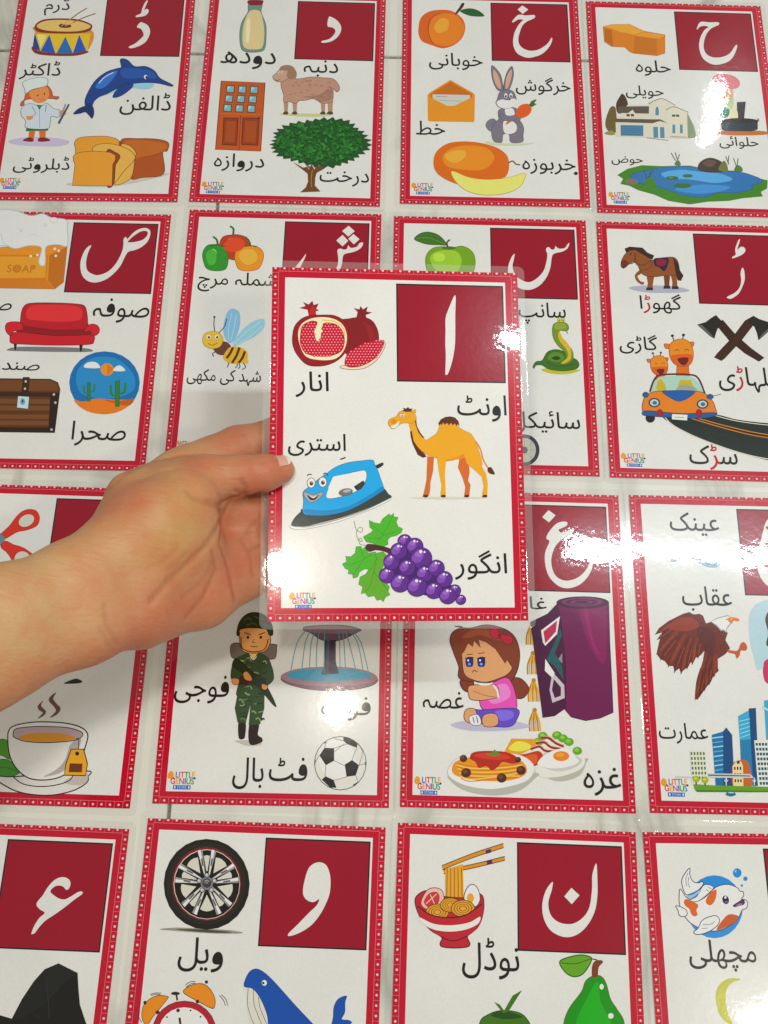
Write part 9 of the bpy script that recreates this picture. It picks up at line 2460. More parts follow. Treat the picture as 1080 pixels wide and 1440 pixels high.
class Ink:
    """Flat printed shapes of one part, in the card's own millimetres, each a hair above the last."""
    def __init__(s, z): s.v = []; s.f = []; s.c = []; s.z = z
    def poly(s, pts, col, cols=None):
        tri = tessellate_polygon([[Vector((a, b, 0)) for a, b in pts]])
        n = len(s.v)
        s.v += [(a * .001, b * .001, s.z) for a, b in pts]
        for t in tri:
            a, b, c = (Vector(pts[k]) for k in t)
            ar = (b.x - a.x) * (c.y - a.y) - (b.y - a.y) * (c.x - a.x)
            if abs(ar) < 1e-9: continue
            s.f.append(tuple(n + k for k in (t if ar > 0 else t[::-1])))
            s.c.append(col)
        s.z += STEP
    def stroke(s, pts, w, col, closed=False):
        n = len(pts); L = []; Rr = []
        for i, (x, y) in enumerate(pts):
            if closed: a, b = pts[i - 1], pts[(i + 1) % n]
            else: a, b = pts[max(i - 1, 0)], pts[min(i + 1, n - 1)]
            dx, dy = b[0] - a[0], b[1] - a[1]; l = math.hypot(dx, dy) or 1
            nx, ny = -dy / l * w / 2, dx / l * w / 2
            L.append((x + nx, y + ny)); Rr.append((x - nx, y - ny))
        base = len(s.v)
        s.v += [(a * .001, b * .001, s.z) for a, b in L + Rr]
        m = n if closed else n - 1
        for i in range(m):
            j = (i + 1) % n
            s.f.append((base + i, base + n + i, base + n + j, base + j)); s.c.append(col)
        s.z += STEP
    def build(s, name, parent):
        me = bpy.data.meshes.new(name)
        me.from_pydata(s.v, [], s.f)
        at = me.color_attributes.new('Col', 'FLOAT_COLOR', 'CORNER')
        k = 0; buf = []
        for f, c in zip(s.f, s.c): buf += list(c) * len(f)
        at.data.foreach_set('color', buf)
        return link(name, me, [PRINT], parent)

def smooth(pts, closed=True, k=5):
    n = len(pts); out = []
    rng = range(n) if closed else range(n - 1)
    for i in rng:
        if closed: p0, p1, p2, p3 = pts[i - 1], pts[i], pts[(i + 1) % n], pts[(i + 2) % n]
        else: p0, p1, p2, p3 = pts[max(i - 1, 0)], pts[i], pts[i + 1], pts[min(i + 2, n - 1)]
        for q in range(k):
            t = q / k
            out.append(tuple(.5 * ((2 * p1[a]) + (-p0[a] + p2[a]) * t + (2 * p0[a] - 5 * p1[a] + 4 * p2[a] - p3[a]) * t * t + (-p0[a] + 3 * p1[a] - 3 * p2[a] + p3[a]) * t ** 3) * 1.0 for a in (0, 1)))
    if not closed: out.append(pts[-1])
    return out
def parse(s): return [tuple(float(q) for q in t.split(',')) for t in s.split()]

FONT_CACHE = {}
def font_loops(text):
    """Closed outlines of a line of writing set in the built-in font, in order of the characters."""
    cu = bpy.data.curves.new('writing', 'FONT'); cu.body = text; cu.resolution_u = 4; cu.fill_mode = 'NONE'
    o = bpy.data.objects.new('writing', cu); scene.collection.objects.link(o)
    bpy.context.view_layer.update()
    me = bpy.data.meshes.new_from_object(o.evaluated_get(bpy.context.evaluated_depsgraph_get()))
    nb = {}
    for e in me.edges:
        i, j = e.vertices; nb.setdefault(i, []).append(j); nb.setdefault(j, []).append(i)
    seen = set(); loops = []
    for st in range(len(me.vertices)):
        if st in seen or st not in nb: continue
        lp = [st]; seen.add(st); cur = st + 1 if st + 1 in nb[st] else nb[st][0]
        while cur not in seen:
            lp.append(cur); seen.add(cur)
            nx = [q for q in nb[cur] if q not in seen]
            if not nx: break
            cur = nx[0]
        P = [tuple(me.vertices[q].co[:2]) for q in lp]
        Q = [p for k, p in enumerate(P) if abs(p[0] - P[k - 1][0]) + abs(p[1] - P[k - 1][1]) > 1e-5]
        if len(Q) > 2: loops.append(Q)
    bpy.data.objects.remove(o); bpy.data.curves.remove(cu); bpy.data.meshes.remove(me)
    return loops
def signed(P): return sum(P[k - 1][0] * P[k][1] - P[k][0] * P[k - 1][1] for k in range(len(P))) / 2
def split_loops(P):
    """Cut an outline that crosses itself into simple loops."""
    n = len(P); A = np.array(P); B = np.roll(A, -1, 0); D = B - A
    w = A[None, :, :] - A[:, None, :]
    cr = D[:, None, 0] * D[None, :, 1] - D[:, None, 1] * D[None, :, 0]
    cr = np.where(np.abs(cr) < 1e-14, np.nan, cr)
    t = (w[..., 0] * D[None, :, 1] - w[..., 1] * D[None, :, 0]) / cr
    u = (w[..., 0] * D[:, None, 1] - w[..., 1] * D[:, None, 0]) / cr
    ok = (t > 1e-6) & (t < 1 - 1e-6) & (u > 1e-6) & (u < 1 - 1e-6)
    on = {}
    for k, (i, j) in enumerate(q for q in np.argwhere(ok) if q[0] < q[1]):
        p = tuple(A[i] + D[i] * t[i, j])
        on.setdefault(i, []).append((t[i, j], k, p)); on.setdefault(j, []).append((u[i, j], k, p))
    if not on: return [P]
    seq = []
    for i in range(n):
        seq.append((None, P[i]))
        for tt, k, p in sorted(on.get(i, [])): seq.append((k, p))
    out = []; st = []
    for k, p in seq:
        if k is not None:
            for m in range(len(st) - 1, -1, -1):
                if st[m][0] == k:
                    lp = [q[1] for q in st[m:]]; st = st[:m]
                    if len(lp) > 2: out.append(lp)
                    break
        st.append((k, p))
    if len(st) > 2: out.append([q[1] for q in st])
    return [q for q in out if abs(signed(q)) > 2e-5]
def glyph_loops(text):
    if text not in FONT_CACHE:
        own = []
        for i, c in enumerate(text):
            if ('#', c) not in FONT_CACHE: FONT_CACHE[('#', c)] = 0 if c == ' ' else len(font_loops(c))
            own += [i] * FONT_CACHE[('#', c)]
        L = font_loops(text)
        if len(own) != len(L): own = [0] * len(L)
        sg = 1 if signed(max(L, key=lambda q: abs(signed(q)))) > 0 else -1
        FONT_CACHE[text] = [(r, i, signed(r) * sg < 0) for q, i in zip(L, own) for r in split_loops(q)]
    return FONT_CACHE[text]
def set_text(ink, text, box, cols, split=None, bold=0.0, hole=None):
    """Outlines filled one by one (letters may overlap), then the counters laid over them."""
    x0, y0, x1, y1, rot = box
    L = glyph_loops(text)
    xs = [p[0] for q, _, _ in L for p in q]; ys = [p[1] for q, _, _ in L for p in q]
    a0, a1, b0, b1 = min(xs), max(xs), min(ys), max(ys)
    def inside(p, q):
        c = False
        for k in range(len(q)):
            (xa, ya), (xb, yb) = q[k - 1], q[k]
            if (ya > p[1]) != (yb > p[1]) and p[0] < (xb - xa) * (p[1] - ya) / (yb - ya) + xa: c = not c
        return c
    def put(q, i, want):
        P = [(x0 + (x - a0) / (a1 - a0) * (x1 - x0), y0 + (y - b0) / (b1 - b0) * (y1 - y0)) for x, y in q]
        c = (hole or WHITE) if want else cols[(split(text[i], i) if split else 0) % len(cols)]
        ink.poly(P, c)
        if bold and not want: ink.stroke(P, bold, c, True)
    z = ink.z
    holes = [(q, i) for q, i, isin in L if isin]; outs = [(q, i) for q, i, isin in L if not isin]
    first = set()
    for h, i in holes:
        best = None
        for k, (q, j) in enumerate(outs):
            if inside(h[0], q) and (best is None or abs(signed(q)) < abs(signed(outs[best][0]))): best = k
        if best is not None: first.add(best)
    for k in first: put(*outs[k], False)
    for h, i in holes: put(h, i, True)
    for k in range(len(outs)):
        if k not in first: put(*outs[k], False)
    ink.z = max(ink.z, z)

HW, HH = 70.0, 99.29
RED = (0.55, 0.0, 0.026, 1); PANEL = (0.33, 0.0, 0.018, 1); BLACK = (0.012, 0.010, 0.012, 1)
WHITE = (0.80, 0.80, 0.775, 1); DOT = (0.80, 0.62, 0.60, 1); LINE = (0.72, 0.25, 0.26, 1)
INK = lin('1c1a18')

def rounded(hx, hy, r, n=6):
    out = []
    for cx, cy, a0 in ((hx - r, hy - r, 0), (-hx + r, hy - r, 90), (-hx + r, -hy + r, 180), (hx - r, -hy + r, 270)):
        for k in range(n + 1):
            a = math.radians(a0 + 90 * k / n); out.append((cx + r * math.cos(a), cy + r * math.sin(a)))
    return out

def build_film(parent):
    """Clear sealed rim round the paper: slopes down from the paper's edge, round corners, real thickness."""
    N = 7
    outer = rounded(HW + 4.1, HH + 4.1, 3.9, N - 1)
    def ring(d, z, r):
        return [(x, y, z) for x, y in rounded(HW + d, HH + d, r, N - 1)]
    prof = [(0.05, 0.30, .02), (0.25, 0.36, .05), (0.6, 0.30, .2), (1.0, 0.17, .4), (3.6, 0.16, 3.4), (4.1, 0.09, 3.9), (3.6, 0.02, 3.4), (0.05, 0.02, .02)]
    bm = bmesh.new(); rings = []
    for d, z, r in prof:
        rings.append([bm.verts.new((x * .001, y * .001, (z - 0.3) * .001)) for x, y, z in ring(d, z, r)])
    for a, b in zip(rings, rings[1:]):
        n = len(a)
        for i in range(n):
            j = (i + 1) % n; bm.faces.new((a[i], b[i], b[j], a[j]))
    # lengthwise divisions so that a bent card's rim follows it
    me = bpy.data.meshes.new('laminate_rim'); bm.to_mesh(me); bm.free()
    for q in me.polygons: q.use_smooth = False
    return link('laminate_rim', me, [FILM], parent)

def build_base(parent):
    ink = Ink(0.0)
    # red frame as four butted pieces round the white field, on a sheet of paper with thickness
    T, S, B = 6.0, 7.3, 7.1
    o = [(-HW, -HH), (HW, -HH), (HW, HH), (-HW, HH)]; i_ = [(-HW + S, -HH + B), (HW - S, -HH + B), (HW - S, HH - T), (-HW + S, HH - T)]
    f = Ink(0.0)
    for k in range(4): 
        j = (k + 1) % 4; z = f.z; f.poly([o[k], o[j], i_[j], i_[k]], RED); f.z = z
    bo = f.build('print_border', parent)
    w = Ink(0.0); w.poly([(a, b) for a, b in i_], WHITE); wp = w.build('white_field', parent)
    # sheet underneath
    me = box_mesh('paper_sheet', -HW * .001, HW * .001, -HH * .001, HH * .001, -0.00028, -0.00002)
    at = me.color_attributes.new('Col', 'FLOAT_COLOR', 'CORNER'); at.data.foreach_set('color', list(WHITE) * len(me.loops))
    link('paper_sheet', me, [PRINT], parent)
    d = Ink(2e-5)
    px = 5.19; n = round(2 * (HH - 1) / px); 
    zz = d.z
    def dot(x, y):
        if y > HH - .15: return
        d.z = zz; d.poly([(x + .70 * math.cos(a * math.pi / 4), min(y + .70 * math.sin(a * math.pi / 4), HH - .02)) for a in range(8)], DOT)
    ytop = HH - .55
    ny = 38; sy = (ytop - (-HH + 1.85)) / ny
    for k in range(ny + 1):
        for x in (-HW + 1.85, HW - 1.85): dot(x, -HH + 1.85 + k * sy)
    nx = 27; sx = (2 * HW - 3.7) / nx
    for k in range(1, nx):
        for y in (-HH + 1.85, ytop): dot(-HW + 1.85 + k * sx, y)
    dots = d.build('border_dots', bo); dots['kind'] = 'stuff'
    l = Ink(2e-5); zz2 = l.z
    def rect(x0, y0, x1, y1): l.z = zz2; l.poly([(x0, y0), (x1, y0), (x1, y1), (x0, y1)], LINE)
    wl = .22; a = 3.7
    rect(-HW + a, -HH + a, HW - a, -HH + a + wl); rect(-HW + a, HH - 2.4, HW - a, HH - 2.4 + wl)
    rect(-HW + a - wl, -HH + a, -HW + a, HH - 2.4); rect(HW - a, -HH + a, HW - a + wl, HH - 2.4)
    for k in range(ny):
        y = -HH + 1.85 + (k + .5) * sy
        rect(-HW + .1, y - .09, -HW + a - wl - .02, y + .09); rect(HW - a + wl + .02, y - .09, HW - .1, y + .09)
    for k in range(nx):
        x = -HW + 1.85 + (k + .5) * sx
        rect(x - .09, -HH + .1, x + .09, -HH + a - .02); rect(x - .09, HH - 2.4 + wl + .02, x + .09, HH - .1)
    ll = l.build('border_lines', bo); ll['kind'] = 'stuff'

G = 'flash cards laid in rows on the floor'
LABELS = {
    'front': ('glossy red-bordered alphabet card held up by the hand, with pomegranate, camel, iron and grapes', None),
    'dd': ('red-bordered card with drum, dolphin, little doctor and sliced bread, at top left', G),
    'd': ('red-bordered card with milk bottle, sheep, orange door and green tree', G),
    'kh': ('red-bordered card with apricot, envelope, grey rabbit with carrot and melon', G),
    'h': ('red-bordered card with mansion and blue pond under a bright glare streak', G),
    's': ('red-bordered card with soap, red sofa, wooden chest and round desert scene', G),
    'sh': ('red-bordered card with bell peppers and bee, half behind the held card', G),
    'sn': ('red-bordered card with green apple and snake, mostly behind the held card', G),
    'rr': ('red-bordered card with horse, crossed axes and giraffes driving a car', G),
    'q': ('red-bordered card with scissors and tea cup, lying under the forearm', G),
    'f': ('red-bordered card with soldier, fountain and football, below the hand', G),
    'gh': ('red-bordered card with purple carpet roll, sulking girl and plates of food', G),
    'a': ('red-bordered card with eagle and city towers, crossed by a white glare band', G),
    'e': ('red-bordered card with a faceted black shape, at the bottom left corner', G),
    'w': ('red-bordered card with car wheel, alarm clock and blue whale', G),
    'n': ('red-bordered card with noodle bowl and green pear', G),
    'm': ('red-bordered card with white and orange fish leaping over a blue disc', G),
}
LOGO = {'l': lin('c8202c')}
LC = [lin(h) for h in ('2450b0', 'd89a10', '2a8a3a', 'c83a1a', 'b02a90', '1f8a9a', 'c8202c', '5a2a9a')]
def build_logo(parent, box):
    x0, y0, x1, y1, r = box; w = x1 - x0; h = y1 - y0
    k = Ink(1.2e-4)
    def T(x, y): return (x0 + x * w, y0 + y * h)
    k.poly(smooth([T(0, .68), T(.03, .92), T(.12, 1.0), T(.2, .86), T(.19, .66), T(.1, .56)]), lin('dc9418'))
    k.poly([T(.17, .62), T(.26, .5), T(.21, .7)], lin('3a3a5a'))
    set_text(k, 'LITTLE', (x0 + .28 * w, y0 + .66 * h, x0 + .94 * w, y0 + .97 * h, 0), LC, lambda c, i: (i * 3) % 7, bold=.16)
    set_text(k, 'GENIUS', (x0 + .12 * w, y0 + .30 * h, x0 + .92 * w, y0 + .63 * h, 0), LC, lambda c, i: (i * 3 + 6) % 8, bold=.16)
    k.poly(smooth([T(.93, .7), T(.98, .62), T(.93, .58), T(.9, .64)]), lin('3a3a5a'))
    k.poly([T(.22, .02), T(.82, .02), T(.82, .24), T(.22, .24)], lin('2a62b0'))
    for u in (.28, .76): k.poly([T(u + .03 * math.cos(a * 1.2566 + 1.57) * (1 if 1 else 0), .13 + .08 * math.sin(a * 1.2566 + 1.57)) for a in range(5)], lin('d8e4f0'))
    set_text(k, 'STORE', (x0 + .36 * w, y0 + .07 * h, x0 + .68 * w, y0 + .19 * h, 0), [lin('b8cce8')], hole=lin('2a62b0'))
    k.build('brand_logo', parent)

def build_card(key):
    loc, rot, text = CARDS[key]
    label, group = LABELS[key]
    root = bpy.data.objects.new('flash_card', None); scene.collection.objects.link(root)
    root.empty_display_size = 0.05
    root.location = loc; root.rotation_euler = rot
    root['label'] = label; root['category'] = 'flash card'
    if group: root['group'] = group
    build_base(root); build_film(root)
    panel = None; cur = None; curname = None; done = []
    def flush():
        nonlocal cur
        if cur is not None and cur.f: place(cur, curname)
        cur = None
    def place(k, name):
        # where prints overlap, the later one lies on top of the earlier one
        xs = [v[0] for v in k.v]; ys = [v[1] for v in k.v]
        bb = (min(xs), max(xs), min(ys), max(ys))
        over = [z for b, z in done if b[0] < bb[1] and b[1] > bb[0] and b[2] < bb[3] and b[3] > bb[2]]
        dz = max(over) - 1.2e-4 + STEP if over else 0.0
        if dz: k.v = [(x, y, z + dz) for x, y, z in k.v]
        done.append((bb, k.z + dz))
        k.build(name, root)
    seeded = False
    for line in text.strip().split('\n'):
        kind, rest = line[0], line[2:]
        if kind == '#': flush(); curname = rest; cur = Ink(1.2e-4); continue
        if kind in 'WR':
            t, b = rest.split('|'); b = [float(q) for q in b.split()]
            k = Ink(1.2e-4)
            red = lin('b01a20')
            set_text(k, t, b, [INK, red], (lambda c, i: 1 if c in '\uFB8C\uFB8D' else 0) if kind == 'R' else None, bold=.12)
            place(k, 'word'); continue
        if kind == 'O':
            build_logo(root, [float(q) for q in rest.split()]); continue
        if kind == 'Q':
            pts = parse(rest); k = Ink(4e-5); k.poly(pts, BLACK)
            (xa, ya), (xb, yb) = pts[0], pts[2]; e = .85
            k.poly([(xa + e, yb + e), (xb - e, yb + e), (xb - e, ya - e), (xa + e, ya - e)], PANEL)
            panel = k.build('letter_panel', root); continue
        if kind == 'T':
            t, b = rest.split('|'); c, t = t.split(' ')
            set_text(cur, t, [float(q) for q in b.split()], [lin(c)], bold=.12, hole=lin('c47816')); continue
        if kind in 'GH':
            k = Ink(7e-5 if kind == 'G' else 8e-5); g = parse(rest); k.poly(smooth(g, k=4) if len(g) > 4 else g, WHITE if kind == 'G' else PANEL)
            k.build('letter' if kind == 'G' else 'letter_counter', panel); continue
        if kind not in 'Yy' and seeded: cur.z += 3 * STEP
        seeded = kind in 'Yy'
        head, *body = rest.split(' ')
        ol = None
        if kind == 'L':
            c, w = head.split(','); pts = parse(' '.join(body))
            cur.stroke(smooth(pts, False, 4) if len(pts) > 2 else pts, float(w), lin(c)); continue
        col = lin(head)
        if body[0][0] == 'o':
            oc, ow = body[0][1:].split(','); ol = (lin(oc), float(ow)); body = body[1:]
        pts = parse(' '.join(body))
        if kind in 'EYy':
            c, a, b = (Vector(q) for q in pts); a -= c; b -= c
            n = 24 if a.length > 2 else 12 if a.length > .8 else 8
            pts = [tuple(c + a * math.cos(k * 2 * math.pi / n) + b * math.sin(k * 2 * math.pi / n)) for k in range(n)]
        elif kind == 'S': pts = smooth(pts)
        z = cur.z
        if kind == 'y': cur.z += STEP
        cur.poly(pts, col)
        if kind in 'Yy': cur.z = z
        if ol: cur.stroke(pts, ol[1], ol[0], True)
    flush()
    return root
for key in CARDS: build_card(key)

# ------------------------------------------------------------------ the hand
LIMBS = [
    ([(-0.21864, 0.00148, 0.25, 0.026), (-0.20332, 0.02174, 0.218, 0.025), (-0.16384, 0.06343, 0.172, 0.0195), (-0.14112, 0.08442, 0.152, 0.0166), (-0.12445, 0.09937, 0.142, 0.0165)], 0.014, 0.01),
    ([(-0.22017, -0.02076, 0.24, 0.026), (-0.20412, -0.0019, 0.208, 0.025), (-0.1639, 0.04607, 0.165, 0.018), (-0.13612, 0.06455, 0.146, 0.017), (-0.11885, 0.07677, 0.134, 0.018)], 0.014, 0.01),
    ([(-0.12723, 0.10366, 0.14, 0.017), (-0.11369, 0.11787, 0.132, 0.0195), (-0.10026, 0.13197, 0.124, 0.017)], 0.01, 0.008),
    ([(-0.11744, 0.09566, 0.128, 0.02), (-0.10247, 0.11204, 0.116, 0.02)], 0.01, 0.008),
    ([(-0.10931, 0.1384, 0.122, 0.0145), (-0.09306, 0.14725, 0.116, 0.0124), (-0.07713, 0.15084, 0.113, 0.0104), (-0.06405, 0.15433, 0.109, 0.0094), (-0.05581, 0.15713, 0.1065, 0.0074)], 0.005, 0.004),
    ([(-0.1283, 0.13439, 0.124, 0.0125), (-0.11208, 0.15462, 0.1, 0.012), (-0.09579, 0.16757, 0.09, 0.012)], 0.008, 0.008),
    ([(-0.12696, 0.11711, 0.128, 0.016), (-0.09898, 0.13813, 0.1, 0.014), (-0.07625, 0.13845, 0.086, 0.012)], 0.01, 0.008),
    ([(-0.11968, 0.08494, 0.128, 0.018), (-0.09566, 0.1031, 0.1, 0.015), (-0.07489, 0.1176, 0.084, 0.012)], 0.01, 0.008),
    ([(-0.11606, 0.07462, 0.124, 0.017), (-0.09233, 0.08734, 0.1, 0.014), (-0.07555, 0.1017, 0.084, 0.012)], 0.01, 0.008),
    ([(-0.10567, 0.15957, 0.096, 0.0125), (-0.08322, 0.17593, 0.086, 0.0125), (-0.06034, 0.18701, 0.082, 0.0105), (-0.04176, 0.18426, 0.084, 0.009), (-0.02711, 0.17717, 0.088, 0.0075)], 0.006, 0.005),
    ([(-0.08016, 0.13832, 0.086, 0.0115), (-0.05643, 0.14937, 0.076, 0.01), (-0.03639, 0.1551, 0.08, 0.009), (-0.02211, 0.15359, 0.086, 0.0075)], 0.005, 0.005),
    ([(-0.07876, 0.11746, 0.084, 0.0115), (-0.05562, 0.12813, 0.07, 0.01), (-0.03576, 0.13452, 0.072, 0.009), (-0.02353, 0.13529, 0.078, 0.0075)], 0.005, 0.005),
    ([(-0.07747, 0.10164, 0.084, 0.011), (-0.05859, 0.10957, 0.068, 0.009), (-0.04299, 0.11304, 0.066, 0.008), (-0.03282, 0.11448, 0.07, 0.0068)], 0.005, 0.005),
]
